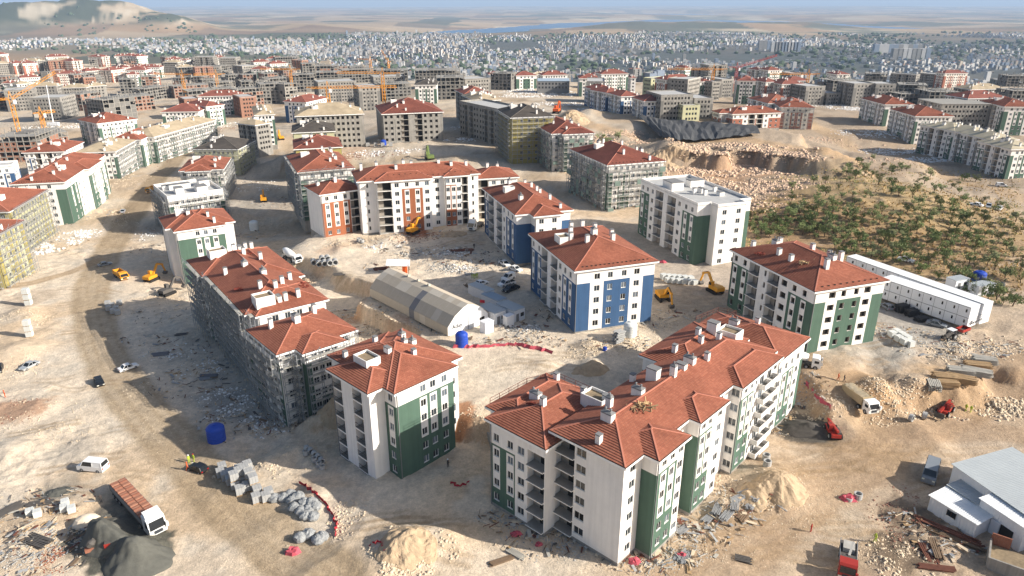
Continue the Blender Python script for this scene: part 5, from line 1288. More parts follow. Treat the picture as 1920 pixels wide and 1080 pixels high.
shed((1783,870), (1854,919), (1877.5,827), 4.6, 5.4, -.3, 'large grey-roofed metal shed at the right edge, partly in shade', 'roof_sheet', L_=19)
shed((1834.4,934), (1925,994), (1890,900), 4.3, 5.0, -.45, 'white-roofed shed with a dark open doorway in the lower right corner', 'roof_white', D_=13, door=4.2)
shed((1740,928.6), (1833,985.5), (1773,910), 2.5, 2.8, -.4, 'low white lean-to with one window in front of the bigger sheds', 'roof_white', win=3.4, D_=6.4)
shed((1774,909), (1832,946), (1790,895), 2.9, 3.0, -.35, 'low grey flat roof between the sheds at lower right', 'roof_sheet', D_=4.5)
# open brick box at the corner
x, y, z = at(1848,1062); o = thing('brick_pen', 'low concrete and brick pen full of scrap in the lower right corner', 'pen', (x, y, z), R(-35)); m = MB()
m.box(0,0,-.5,5.5,.25,1.7,'concrete'); m.box(0,.253,-.5,.25,5,1.7,'concrete'); m.build('wall', o)
for k in range(8):
    m = MB(); m.box(.1+k*.32,5.1,0,.4+k*.32,5.3,2.6,'brick'); m.build('brick_pier', o)
m = MB(); m.box(.3,.3,-.3,5.4,5,.7,'rubbish'); m.build('scrap', o)

# ------------------------------------------------------------------ vehicles
def wheel(o, x, y, r, w=.25):
    m = MB(); m.tube([(0,-w/2,0),(0,w/2,0)], r, 'tyre', 14); t_ = m.build('wheel', o, (x, y, r))
    m = MB(); m.tube([(0,-w/2-.02,0),(0,w/2+.02,0)], r*.55, 'rim', 10); m.build('rim', t_)
def vplace(px, py, hx, hy):
    a = at(px, py); b_ = G(hx, hy, a[2]); return a, math.atan2(b_[1]-a[1], b_[0]-a[0])
def car(px, py, hx, hy, label, paint='paint_white', kind='sedan', cat='car', tilt=0):
    """(px,py) the middle of the car on the ground, (hx,hy) a photo point ahead of its nose"""
    (x, y, z), a = vplace(px, py, hx, hy); o = thing({'van':'van','pickup':'pickup','minibus':'minibus'}.get(kind,'car'), label, cat, (x, y, z), a)
    L, Wd, H = dict(sedan=(4.4,1.75,1.42), hatch=(3.9,1.7,1.48), van=(5.2,2.0,2.2), pickup=(5.2,1.85,1.75), small_van=(4.4,1.8,1.85), minibus=(6.0,2.2,2.5))[kind]
    h = L/2; w = Wd/2; b0 = .28; belt = H*.58
    nose = {'van': .9, 'minibus': .7, 'small_van': 1.0}.get(kind, 1.15)
    m = MB()
    bonnet = belt*(.95 if kind in ('van','minibus') else .88)
    m.prism([(-h,b0),(h,b0),(h+.05,b0+.25),(h,bonnet-.12),(h-.25,bonnet),(h-nose,belt),(-h+.05,belt),(-h-.04,belt-.3)], -w, w, paint); m.build('body', o)
    # cabin with raked screens, inset sides
    xr = {'sedan': -h+.75, 'hatch': -h+.1, 'van': -h+.06, 'minibus': -h+.05, 'small_van': -h+.06, 'pickup': -.55}[kind]
    rt0 = {'sedan': xr+.55, 'hatch': xr+.35}.get(kind, xr+.06); xf = h-nose; rt1 = xf-(.75 if kind not in ('van','minibus') else .5); wi = w-.16
    i = w-.03
    g_ = MB(); pts = [(xr,-i,belt),(xf,-i,belt),(xf,i,belt),(xr,i,belt),(rt0,-wi,H-.06),(rt1,-wi,H-.06),(rt1,wi,H-.06),(rt0,wi,H-.06)]
    for f in ((0,1,5,4),(1,2,6,5),(2,3,7,6),(3,0,4,7)): g_.face([pts[q] for q in f], 'carglass')
    g_.build('windows', o)
    r_ = MB(); r_.box(rt0-.04,-wi-.03,H-.06,rt1+.04,wi+.03,H,paint)
    for s_ in (-1,1):
        for p, q in ((0,4),(1,5)):
            A1, B1 = Vector(pts[p]), Vector(pts[q]); A1.y = abs(A1.y)*s_; B1.y = abs(B1.y)*s_; r_.bar(A1, B1, .1, paint)
        mid = (rt0+rt1)/2; r_.bar((mid, s_*i, belt), (mid, s_*wi, H-.06), .09, paint)
        if kind in ('van','small_van') : r_.face([(xr, s_*(i+.005), belt),((xr+xf)/2-.2, s_*(i+.005), belt),((rt0+rt1)/2-.1, s_*(wi+.01), H-.05),(rt0, s_*(wi+.01), H-.05)], paint)
    r_.build('roof', o)
    if kind == 'pickup': bd = MB(); bd.box(-h+.1,-w+.1,belt+.002,-.62,w-.1,belt+.01,'dark'); bd.build('load_bed', o)
    for s_ in (-1,1):
        l_ = MB(); l_.box(h-.02,s_*w*.72-.2,belt*.62,h+.07,s_*w*.72+.2,belt*.8,'lamp_glass'); l_.build('headlight', o)
        l_ = MB(); l_.box(-h-.06,s_*w*.78-.15,belt*.62,-h+.02,s_*w*.78+.15,belt*.86,'lamp_red'); l_.build('tail_light', o)
        for xx in (-h*.62, h*.64): wheel(o, xx, s_*(w-.1), .31 if kind in ('sedan','hatch') else .35)
    return o
car(176,880,140,876,'white panel van parked on the sandy yard at lower left','paint_white','van','van')
car(187,720,200,745,'dark car driving on the brown track at left','paint_black','hatch')
car(241,692,285,677,'white saloon car beside the brown track','paint_white','sedan')
car(56,689,40,697,'grey car alone near the left edge','paint_silver','sedan')
car(-2,696,-10,720,'dark car cut off at the left edge','paint_black','hatch')
car(197,498,225,492,'grey car in the tower shadow on the left road','paint_grey','sedan')
car(231,398,238,385,'small pale car driving up the left road','paint_silver','sedan')
car(371,882,350,874,'black hatchback with workers beside the grey block stacks','paint_black','hatch')
car(946,497,975,512,'white car nearest the far blue block, first of the parked pair','paint_white','sedan')
car(966,507,995,516,'white car second of the parked pair by the blue blocks','paint_white','sedan')
car(953,524,925,535,'white delivery van among the vehicles behind the cabins','paint_white','small_van','van')
car(950,535,920,543,'white pickup in front of the delivery van','paint_white','pickup','pickup')
car(958,545,930,555,'black pickup next to the white pickup','paint_black','pickup','pickup')
car(902,534,935,525,'white car half hidden behind the back cabin','paint_white','sedan')
car(1743,893,1732,930,'grey minibus parked beside the metal sheds','paint_grey','minibus','minibus')
car(1755,611,1800,622,'silver saloon in front of the white container row','paint_grey','sedan')
car(1662,578,1650,570,'dark car at the left end of the container row','paint_grey','hatch')
car(1698,490,1730,497,'white car between the orchard and the container row','paint_white','sedan')
car(1830,386,1800,380,'white car, left one of three parked in the orchard','paint_white','sedan'); car(1853,389,1850,400,'silver car, middle one of three parked in the orchard','paint_silver','hatch'); car(1873,393,1860,402,'white car, right one of three parked in the orchard','paint_white','sedan')
car(1877,350,1910,352,'white van on the road at the right edge','paint_white','small_van','van')
car(1517,431,1495,431,'dark car under the orchard trees','paint_black','hatch')

def truck_cab(o, x0, paint, Wd=2.5, H=3.0, L=2.1):
    """cab with its back at x0"""
    w = Wd/2; m = MB(); m.prism([(x0,.55),(x0+L,.55),(x0+L+.05,1.4),(x0+L-.25,H-.25),(x0+L-.6,H),(x0,H)], -w, w, paint); c = m.build('cab', o)
    g_ = MB(); g_.face([(x0+L+.06,-w+.15,1.5),(x0+L+.06,w-.15,1.5),(x0+L-.2,w-.2,H-.35),(x0+L-.2,-w+.2,H-.35)],'carglass'); g_.build('windscreen', c)
    for s_ in (-1,1):
        g_ = MB(); g_.box(x0+L-1.3,s_*w-.012 if s_ > 0 else -w-.012,1.6,x0+L-.4,s_*w+.012,H-.6,'carglass'); g_.build('side_window', c)
        g_ = MB(); g_.box(x0+L,s_*w*.95-.1,1.3,x0+L+.35,s_*w*.95+.1+.15*s_,2.1,paint); g_.build('mirror', c)
        g_ = MB(); g_.box(x0+L+.02,s_*w*.75-.25,.7,x0+L+.08,s_*w*.75+.25,.95,'lamp_glass'); g_.build('headlight', c)
    g_ = MB(); g_.box(x0+L+.02,-w*.5,.75,x0+L+.07,w*.5,1.3,'panel_line'); g_.build('grille', c)
    g_ = MB(); g_.prism([(x0+.2,H),(x0+L-.7,H),(x0+L-1.2,H+.55),(x0+.3,H+.7)],-w*.9,w*.9,paint); g_.build('wind_deflector', c) if H > 2.9 else None
def truck(px, py, hx, hy, label, kind, paint='paint_white'):
    (x, y, z), a = vplace(px, py, hx, hy); o = thing('truck', label, 'truck', (x, y, z), a)
    if kind == 'bricks':
        truck_cab(o, 5.3, paint, 2.5, 3.2, 2.3); m = MB(); m.box(-7.5,-1.25,1.1,5.0,1.25,1.35,'dirty_steel'); m.box(-7.5,-1.25,1.353,5.0,-1.2,2.2,'capgrey'); m.box(-7.5,1.2,1.353,5.0,1.25,2.2,'capgrey'); m.build('trailer', o)
        for j in (-.6,.6):
            for k in range(30):
                m = MB(); m.box(-7.3+k*.4,j-.55,1.36,-6.96+k*.4,j+.55,2.3+.06*((k*7)%3),'brick' if (k+int(j>0))%2 else 'brick_pale'); m.build('brick_pack', o)
        ws = (-6.3,-5.1,-3.9,3.9,6.6)
    elif kind == 'tipper':
        truck_cab(o, 1.7, paint, 2.4, 2.8, 1.9); m = MB(); m.prism([(-4.6,1.2),(1.4,1.2),(1.4,2.9),(-4.9,2.6)],-1.2,-1.1,'tipper'); m.prism([(-4.6,1.2),(1.4,1.2),(1.4,2.9),(-4.9,2.6)],1.1,1.2,'tipper'); m.box(-4.7,-1.097,1.15,1.3,1.097,1.3,'tipper'); m.box(1.3,-1.2,1.2,1.4,1.2,3.0,'tipper'); m.box(-4.8,-1.097,1.3,-4.7,1.097,2.6,'tipper'); m.build('tipper_body', o)
        m = MB(); rr = random.Random(3)
        for q in range(160):
            xx, yy = rr.uniform(-4.4,1.0), rr.uniform(-.9,.9); sz_ = rr.uniform(.15,.35); m.obox((xx,yy,2.35+.35*(1-yy*yy)), (sz_,.1*rr.random(),0), (0,sz_*.8,.08), (.05,0,sz_*.6), 'tan_load')
        m.box(-4.5,-1.0,1.4,1.2,1.0,2.4,'tan_load'); tag(m.build('rubble_load', o), kind='stuff'); m = MB(); m.box(-4.6,-.6,.7,3.2,.6,1.1,'dirty_steel'); m.build('chassis', o); ws = (-3.9,-2.6,.6,2.6)
    elif kind == 'yellow_tipper':
        truck_cab(o, 1.5, 'paint_yellow', 2.4, 2.7, 1.8); m = MB(); m.box(-3.8,-1.2,1.1,1.2,-1.1,2.4,'paint_yellow'); m.box(-3.8,1.1,1.1,1.2,1.2,2.4,'paint_yellow'); m.box(-3.8,-1.097,1.1,-3.7,1.097,2.3,'paint_yellow'); m.box(1.1,-1.097,1.1,1.2,1.097,2.7,'paint_yellow'); m.box(-3.7,-1.097,1.0,1.1,1.097,1.4,'dirty_steel'); m.build('tipper_body', o); ws = (-3.0,-1.8,2.2)
    elif kind == 'mixer':
        truck_cab(o, 2.2, paint, 2.4, 2.8, 1.8); m = MB(); m.tube([(-4.2,0,3.2),(-3.2,0,2.9),(-1.0,0,2.4),(1.4,0,2.2)],[.5,1.05,1.2,.75],paint,16); m.build('drum', o, smooth=True); m = MB(); m.box(-4.2,-.6,.7,2.6,.6,1.1,'dirty_steel'); m.build('chassis', o); m = MB(); m.bar((-4.3,0,3.2),(-5.2,0,1.6),.4,'dirty_steel'); m.build('chute', o); ws = (-3.4,-2.1,1.2,3.0)
    elif kind == 'cabover':
        truck_cab(o, 1.9, paint, 2.5, 3.2, 2.2); m = MB(); m.box(-4.6,-.6,.7,2.2,.6,1.05,'dirty_steel'); m.build('chassis', o); m = MB(); m.box(-4.5,-1.1,1.05,1.2,1.1,1.25,'dirty_steel'); m.build('deck', o); ws = (-3.4,-2.1,2.9)
    else:  # red flat truck with a loading crane
        truck_cab(o, 1.4, 'paint_red', 2.4, 2.8, 2.0); m = MB(); m.box(-4.2,-1.2,1.0,1.0,1.2,1.3,'dirty_steel'); m.box(-4.2,-1.2,1.303,1.0,-1.12,1.7,'paint_grey'); m.box(-4.2,1.12,1.303,1.0,1.2,1.7,'paint_grey'); m.build('deck', o)
        m = MB(); m.box(.2,-.9,1.31,.9,.9,2.4,'dirty_steel'); m.bar((.5,0,2.4),(-2.2,.4,2.9),.3,'stone_grey'); m.box(-3.5,-.8,1.31,-1.6,.8,2.0,'stone_grey'); m.build('crane_arm', o); ws = (-3.0,-1.8,2.4)
    for xx in ws:
        for s_ in (-1,1): wheel(o, xx, s_*1.05, .5, .35)
    return o
truck(260,962,300,1006,'long white lorry loaded with orange bricks on the lower left yard','bricks').scale = (1.1, 1.1, 1.1)
truck(1614,762,1650,790,'white tipper lorry carrying pale rubble on the right-hand ramp','tipper')
truck(1500,685,1517,688,'white concrete mixer beside the long front block','mixer')
truck(548,490,560,495,'white concrete mixer lorry on the upper terrace beside the scaffolded block','mixer')
truck(893,428,880,436,'white lorry tractor parked below the orange block','cabover')
truck(228,522,240,530,'yellow tipper lorry on the left road junction','yellow_tipper')
truck(284,360,262,372,'orange tipper lorry on the shaded upper road','yellow_tipper')
truck(1587,1062,1585,1095,'red flatbed lorry at the bottom edge','flat')

def excavator(px, py, hx, hy, label, paint='paint_yellow', reach=1.0, s=1.0, boom=((.9,0,1.6),(3.2,0,4.6),(5.6,0,3.6),(6.2,0,1.2))):
    (x, y, z), a = vplace(px, py, hx, hy); o = thing('excavator', label, 'excavator', (x, y, z), a)
    o.scale = (s, s, s)
    for sd_ in (-1,1):
        m = MB(); m.prism([(-1.9,.05),(1.9,.05),(2.15,.45),(1.9,.9),(-1.9,.9),(-2.15,.45)], sd_*1.15-.3, sd_*1.15+.3, 'tyre'); m.build('track', o)
    m = MB(); m.box(-1,-1,.5,1,1,1.0,'dirty_steel'); m.build('undercarriage', o)
    m = MB(); m.prism([(-2.4,1.05),(1.3,1.05),(1.3,1.9),(-1.2,2.2),(-2.4,2.0)], -1.25, 1.25, paint); m.build('house', o)
    m = MB(); m.prism([(.1,1.9),(1.35,1.9),(1.3,2.7),(.9,3.1),(.1,3.1)], .3, 1.25, paint); c_ = m.build('cab', o)
    m = MB(); m.box(.25,1.253,2.1,1.2,1.265,2.9,'carglass'); m.face([(1.37,.4,2.0),(1.37,1.15,2.0),(1.32,1.15,2.68),(1.32,.4,2.68)],'carglass'); m.build('windows', c_)
    m = MB(); m.bar(boom[0], boom[1], .55, paint); m.bar(boom[1], boom[2], .5, paint); m.build('boom', o)
    m = MB(); m.bar(Vector(boom[2])+Vector((-.5,0,.5)), boom[3], .38, paint); m.bar(Vector(boom[1])+Vector((.2,0,.3)), Vector(boom[2])+Vector((-.5,0,.5)), .16, 'dirty_steel'); m.build('stick', o)
    e = Vector(boom[3]); m = MB(); m.prism([(e.x-.1,e.z+.1),(e.x+.4,e.z-.2),(e.x+.2,e.z-.9),(e.x-.6,e.z-1.0),(e.x-.9,e.z-.5)], -.6, .6, 'dirty_steel'); m.build('bucket', o)
    return o
excavator(285,526,315,512,'yellow excavator with a curved arm beside the yellow lorry')
excavator(315,552,345,540,'dark-armed excavator at the foot of the scaffolded block', 'dirty_steel')
excavator(495,378,497,350,'excavator working in the shaded trench', 'paint_yellow')
excavator(806,300,785,280,'green-armed excavator in the pit behind the orange block', 'paint_green', s=1.3)
excavator(1044,212,1066,200,'orange excavator by the gravel heap in the far centre', 'paint_orange', s=1.6)
excavator(1242,562,1255,575,'yellow excavator right of the nearer blue block')
excavator(1340,548,1310,532,'yellow excavator in front of the roofless white block')
excavator(775,437,800,425,'yellow excavator digging below the orange block')
excavator(527,262,512,250,'yellow machine at the head of the trench', s=1.2)

def telehandler(px, py, hx, hy, label, front):
    (x, y, z), a = vplace(px, py, hx, hy); o = thing('telehandler', label, 'telehandler', (x, y, z), a)
    m = MB(); m.box(-2.2,-.9,.6,2.0,.9,1.25,'paint_red'); m.box(-1.9,-.95,1.253,0,-.3,1.7,'dirty_steel'); m.build('body', o)
    m = MB(); m.prism([(-.6,1.25),(.9,1.25),(.7,2.4),(-.6,2.4)],.25,.98,'paint_red'); c_ = m.build('cab', o); m = MB(); m.box(-.5,.983,1.5,.7,.995,2.25,'carglass'); m.box(.2,.3,2.403,.5,.9,2.41,'carglass'); m.build('windows', c_)
    m = MB(); m.bar((-2.2,-.1,2.0),(3.4,-.1,1.5),.42,'paint_red'); m.build('boom', o); m = MB(); m.box(3.4,-.9,.3,3.6,.9,1.4,'dirty_steel'); m.box(3.6,-.7,.3,4.6,-.55,.38,'dirty_steel'); m.box(3.6,.55,.3,4.6,.7,.38,'dirty_steel'); m.build('fork', o)
    for xx in (-1.5,1.5):
        for s_ in (-1,1): wheel(o, xx, s_*1.0, .62, .42)
telehandler(1560,815,1545,790,'red telehandler beside the dark gravel patch',1); telehandler(1771,774,1755,790,'red telehandler with a lifted platform on the right-hand track',1)
# tractor and trailer
(x, y, z), a = vplace(1780,635,1762,640); o = thing('tractor','small tractor with a white canopy below the container rows','tractor',(x,y,z),a); m = MB(); m.box(-.6,-.35,.7,1.8,.35,1.3,'dirty_steel'); m.build('body', o); m = MB(); m.box(-1.0,-.75,2.3,.7,.75,2.4,'panel_white'); m.build('canopy', o)
m = MB()
for q in ((-.9,-.65),(-.9,.65),(.6,-.65),(.6,.65)): m.bar((q[0],q[1],1.0),(q[0],q[1],2.3),.07,'dirty_steel')
m.build('canopy_frame', o)
for s_ in (-1,1): wheel(o,-.5,s_*.8,.75,.4); wheel(o,1.5,s_*.7,.42,.25)
(x, y, z), a = vplace(1804,625,1785,632); o = thing('trailer','red box trailer hitched behind the small tractor','trailer',(x,y,z),a); m = MB(); m.box(-1.6,-.9,.7,1.6,.9,.85,'dirty_steel'); m.box(-1.6,-.9,.853,1.6,-.84,1.5,'paint_red'); m.box(-1.6,.84,.853,1.6,.9,1.5,'paint_red'); m.box(-1.6,-.837,.853,-1.54,.837,1.5,'paint_red'); m.box(1.54,-.837,.853,1.6,.837,1.5,'paint_red'); m.build('box', o)
for s_ in (-1,1): wheel(o,0,s_*.85,.42,.25)
# ------------------------------------------------------------------ people
M('skin', lin(176,128,100), .7, 0); M('hair', lin(40,32,28), .9, 0); M('trousers_dark', lin(48,52,64), .9, .1, 2); M('trousers_tan', lin(120,110,92), .9, .1, 2); M('vest_lime', lin(168,186,64), .8, .05, 2); M('vest_orange', lin(200,92,50), .8, .05, 2); M('shirt_red', lin(160,40,38), .9, .05, 2); M('shirt_dark', lin(70,64,62), .9, .1, 2); M('boot', lin(44,38,32), .9, 0)
_bm = {}
def body_mesh(pose, top, legs):
    if pose not in _bm: _bm[pose] = pose_mesh(pose)
    res = _bm[pose].copy(); res.materials.clear()
    for n_ in (top, legs, 'skin', 'boot', 'hair'): res.materials.append(_mats[n_])
    return res
def pose_mesh(pose):
    """one skinned figure, 1.75 m tall, facing +x"""
    st = .26 if pose == 'walk' else .06; arm = pose == 'point'
    V = [(0,0,.95),(0,0,1.15),(0,0,1.38),(0,0,1.5),(.02,0,1.58),(.02,0,1.68),
         (0,.1,.9),(st*.5,.11,.5),(st,.11,.09),(st+.16,.11,.05), (0,-.1,.9),(-st*.35,-.11,.5),(-st,-.11,.1),(-st+.16,-.11,.05),
         (0,.2,1.4),(-.04-st*.3,.25,1.13),(.1-st*.5,.25,.9),(.15-st*.5,.25,.8), (0,-.2,1.4),(.05+st*.3,-.25,1.13),(.12+st*.5,-.24,.92),(.16+st*.5,-.24,.82)]
    if arm: V[19:22] = [(.2,-.24,1.3),(.42,-.22,1.34),(.52,-.22,1.36)]
    Ed = [(0,1),(1,2),(2,3),(3,4),(4,5),(0,6),(6,7),(7,8),(8,9),(0,10),(10,11),(11,12),(12,13),(2,14),(14,15),(15,16),(16,17),(2,18),(18,19),(19,20),(20,21)]
    Rd = [.15,.14,.17,.065,.095,.085,.1,.075,.055,.05,.1,.075,.055,.05,.075,.055,.045,.04,.075,.055,.045,.04]
    me = bpy.data.meshes.new('person'); me.from_pydata(V, Ed, []); o = bpy.data.objects.new('person', me); C.objects.link(o)
    md = o.modifiers.new('skin', 'SKIN'); sv = me.skin_vertices[0].data if me.skin_vertices else None
    if sv is None:
        bm_ = __import__('bmesh').new(); bm_.from_mesh(me); bm_.verts.layers.skin.verify(); bm_.to_mesh(me); bm_.free(); sv = me.skin_vertices[0].data
    for k, r_ in enumerate(Rd): sv[k].radius = (r_, r_*(1.15 if k in (1,2) else 1)); sv[k].use_root = k == 0
    ss = o.modifiers.new('sub', 'SUBSURF'); ss.levels = 1; ss.render_levels = 1
    dg = bpy.context.evaluated_depsgraph_get(); res = bpy.data.meshes.new_from_object(o.evaluated_get(dg)); bpy.data.objects.remove(o)
    for n_ in ('vest_lime', 'trousers_dark', 'skin', 'boot', 'hair'): res.materials.append(_mats[n_])
    for p in res.polygons:
        c = p.center; k = 0
        if c.z < .12: k = 3
        elif c.z < .98 and abs(c.y) < .2: k = 1
        elif c.z > 1.5: k = 4 if (c.z > 1.7 or c.x < -.03) else 2
        elif abs(c.y) > .21 and (c.z < .95 or c.x > .36): k = 2
        p.material_index = k; p.use_smooth = True
    return res
_pm = {}
def person(px, py, ang, label, pose='stand', top='vest_lime', legs='trousers_dark', hat=None):
    k = (pose, top, legs)
    if k not in _pm: _pm[k] = body_mesh(*k)
    x, y, z = at(px, py); o = tag(put('person', _pm[k], None, (x, y, z+.01), R(ang)), label, 'person')
    if hat:
        m = MB(); m.lathe([(.155,1.66),(.15,1.7),(.13,1.78),(.07,1.84),(.02,1.85)], hat, 12); m.build('hard_hat', o)
    return o
person(10,745,40,'worker in an orange vest near the left edge', 'stand', 'vest_orange', 'trousers_dark', 'vest_orange')
person(352,882,10,'worker in orange bending toward the black hatchback', 'walk', 'vest_orange', 'trousers_dark', 'vest_orange')
person(355,868,-30,'worker in a lime vest with white helmet behind the black hatchback', 'stand', 'vest_lime', 'trousers_tan', 'paint_white')
person(364,866,-120,'worker in a lime vest with red helmet behind the black hatchback', 'stand', 'vest_lime', 'trousers_dark', 'paint_red')
person(190,942,-60,'person standing behind the brick lorry', 'stand', 'shirt_dark', 'trousers_tan')
person(1520,998,150,'person in a dark red top standing on the sandy yard', 'stand', 'shirt_red', 'trousers_dark')
person(1640,1016,170,'worker in lime walking alone at lower right', 'walk', 'vest_lime', 'trousers_dark')
person(1571,713,-20,'left of two people walking below the green block, in orange', 'walk', 'vest_orange', 'trousers_dark')
person(1582,716,-20,'right of two people walking below the green block, in dark clothes', 'walk', 'shirt_dark', 'trousers_dark')
person(1810,771,10,'left of two workers in lime on the right-hand track', 'walk', 'vest_lime', 'trousers_dark')
person(1819,774,10,'right of two workers in lime on the right-hand track', 'walk', 'vest_lime', 'trousers_dark')
for k, (px, py, w) in enumerate(((885,522,'leftmost'),(889,523,'second'),(893,522,'third'),(896,521,'rightmost'))): person(px, py, 60*k, w + ' of four workers in lime vests talking behind the tent', 'stand', 'vest_lime', 'trousers_tan', 'paint_white')
person(889,466,80,'person walking in the shaded yard behind the tent', 'walk', 'shirt_dark', 'trousers_dark')
person(840,876,-40,'worker leaning at the wall of the square green block', 'point', 'shirt_dark', 'trousers_dark', 'paint_white')
# ------------------------------------------------------------------ stacks of building material
def pallet_proto(kind):
    o = thing('block_pallet', '', 'block pallet'); rr = random.Random(4)
    m = MB()
    for k in range(3): m.box(-.6+.5*k,-.6,0,-.45+.5*k,.6,.1,'wood')
    m.box(-.62,-.62,.1,.62,.62,.14,'wood'); m.build('pallet', o)
    mt = 'block_grey' if kind == 'grey' else 'block_pale'
    for l in range(5):
        m = MB(); d = rr.uniform(-.02,.02)
        for k in range(3): m.box(-.58+d+.39*k,-.58,.145+l*.22,-.58+d+.37+.39*k,.58,.145+l*.22+.205,mt)
        m.build('block_course', o)
    return o
PG, PP = None, None
def pallet(px, py, ang, label, kind='grey', dz=0.0, s=1.0, group='pallets of building blocks'):
    global PG, PP
    x, y, z = at(px, py); pr = PG if kind == 'grey' else PP
    if pr is None:
        pr = pallet_proto(kind); pr.location = (x, y, z+dz); pr.rotation_euler = (0,0,R(ang)); pr['label'] = label; pr['group'] = group; o = pr
        if kind == 'grey': PG = pr
        else: PP = pr
    else: o = copy_tree(pr, (x, y, z+dz), R(ang), label); o['group'] = group
    o.scale = (s, s, s); return o
n = 0
for px, py in sorted(((415,893),(424,899),(433,907),(442,915),(451,925),(434,893),(444,900),(454,908),(465,918),(470,905),(478,915),(484,926),(460,893),(450,886),(482,940),(500,938),(418,882),(472,893),(505,930))):
    pallet(px, py, 30, f'grey block pallet, {ordinal(n)} from the left on the ground in the stack beside the track', 'grey', 0, 1.25); n += 1
for k, (px, py) in enumerate(sorted(((442,913),(452,905),(462,900),(470,908),(478,918),(468,893)))): pallet(px, py, 33, f'upper grey block pallet, {ordinal(k)} from the left in the stack beside the track', 'grey', 1.6, 1.25)
for k in range(3): pallet(55,572,10,('bottom','middle','top')[k]+' block pallet of the upper pale column near the left edge','pale',k*1.75,1.4); pallet(57,631,15,('bottom','middle','top')[k]+' block pallet of the lower pale column near the left edge','pale',k*1.6,1.3)
for k, (px, py) in enumerate(sorted(((203,573),(211,577),(219,583),(225,572),(213,588),(205,582),(222,590)))): pallet(px, py, 20, f'grey block pallet, {ordinal(k)} from the left where the road bends', 'grey', 0, 1.2)
for k, (px, py) in enumerate(sorted(((58,966),(72,968),(122,958),(136,960),(124,948)))): pallet(px, py, 30, f'pale block pallet, {ordinal(k)} from the left among scrap left of the brick lorry', 'pale', 0, 1.0)
for k, px in enumerate(range(1244, 1302, 10)): pallet(px, 524+k*.8, 20, f'white block pallet, {ordinal(k)} from the left in front of the roofless white block', 'pale', 0, 1.35); pallet(px+8, 530+k*.8, 20, f'white block pallet in the front row before the roofless white block, {ordinal(k)} from the left', 'pale', 0, 1.2)
for k, (px, py) in enumerate(sorted(((1680,628),(1690,634),(1700,640),(1684,640),(1695,646),(1706,650),(1672,632)))): pallet(px, py, 15, f'pale block pallet, {ordinal(k)} from the left in the pile right of the green block', 'pale', 0, 1.2)
for k, px in enumerate((690,705,718,733)): pallet(px, 275, 10, f'grey block pallet before the red-roofed concrete block, {ordinal(k)} from the left', 'grey', 0, 1.6)
# wire coils
def coil_proto():
    o = thing('wire_bundle', '', 'wire bundle'); rr = random.Random(8)
    for q in range(1):
        m = MB(); pts = []
        for k in range(15):
            a = 2*math.pi*k/14; r_ = .62 + rr.uniform(-.05,.05); pts.append((r_*math.cos(a), r_*math.sin(a)*(.9+.1*q), .25+q*.28+rr.uniform(-.05,.05)))
        m.tube(pts, .2, 'wire', 7, False); m.build('coil', o)
    m = MB(); m.lathe([(.55,.02),(.8,.25),(.84,.55),(.66,.85),(.3,1.02),(.08,1.05)], 'wire', 11)
    m.v = [(x*rr.uniform(.86,1.12), y*rr.uniform(.86,1.12), z*rr.uniform(.9,1.12)) for x, y, z in m.v]; m.build('wrapping', o); return o
cp = coil_proto(); first = True
for k, (px, py) in enumerate(sorted(((515,938),(532,937),(549,942),(560,934),(571,946),(553,955),(566,962),(580,958),(592,953),(574,970),(588,972),(563,1012),(579,1005),(597,1016),(604,1010),(545,930),(585,945)))):
    x, y, z = at(px, py); lab = f'silver wire bundle, {ordinal(k)} from the left of the wrapped bundles beyond the block stack'
    if first: cp.location = (x, y, z-.1); cp['label'] = lab; cp['group'] = 'silver wire bundles'; first = False; o = cp
    else: o = copy_tree(cp, (x, y, z-.1), rd.uniform(0, 6), lab)
    o.scale = (1.3, 1.3, 1.2)
# concrete rings and manholes
def ring(px, py, r, h, label, dz=0, lie=None, group='concrete rings'):
    x, y, z = at(px, py); m = MB(); t = .18*r+.05
    m.lathe([(r,0),(r,h),(r-t,h),(r-t,.05)], 'block_grey', 18); o = m.build('concrete_ring', None, (x, y, z+dz))
    if lie is not None: o.rotation_euler = (R(90), 0, R(lie)); o.location.z += r
    return tag(o, label, 'concrete ring', group)
for k, (px, py) in enumerate(((575,843),(582,847),(589,853),(596,858),(602,865),(574,852),(590,865),(598,874),(604,880))): ring(px, py, .55, .9, f'concrete ring, {ordinal(k)} of the row beside the square green block', 0, 30 if k < 5 else None)
for k, (px, py) in enumerate(((588,494),(598,497),(608,496),(618,495),(628,494),(604,488),(614,487))): ring(px, py, .9, 2.0, f'large concrete pipe, {ordinal(k)} in the stack on the terrace edge', 0, 20)
ring(1436,862,.7,1.2,'upper concrete manhole ring at the right foot of the front block'); ring(1438,874,.7,1.2,'lower concrete manhole ring at the right foot of the front block')
ring(1608,934,.7,1.0,'concrete ring wrapped in pink net on the right-hand yard'); ring(1591,938,.6,.6,'low concrete ring beside the pink net'); ring(1704,788,.75,.7,'concrete ring lying left of the lifted telehandler', 0, 40); ring(1728,784,.75,.8,'concrete ring lying near the lifted telehandler', 0, 60); ring(673,453,.7,1.1,'left of two concrete rings below the orange block'); ring(679,455,.7,1.1,'right of two concrete rings below the orange block')
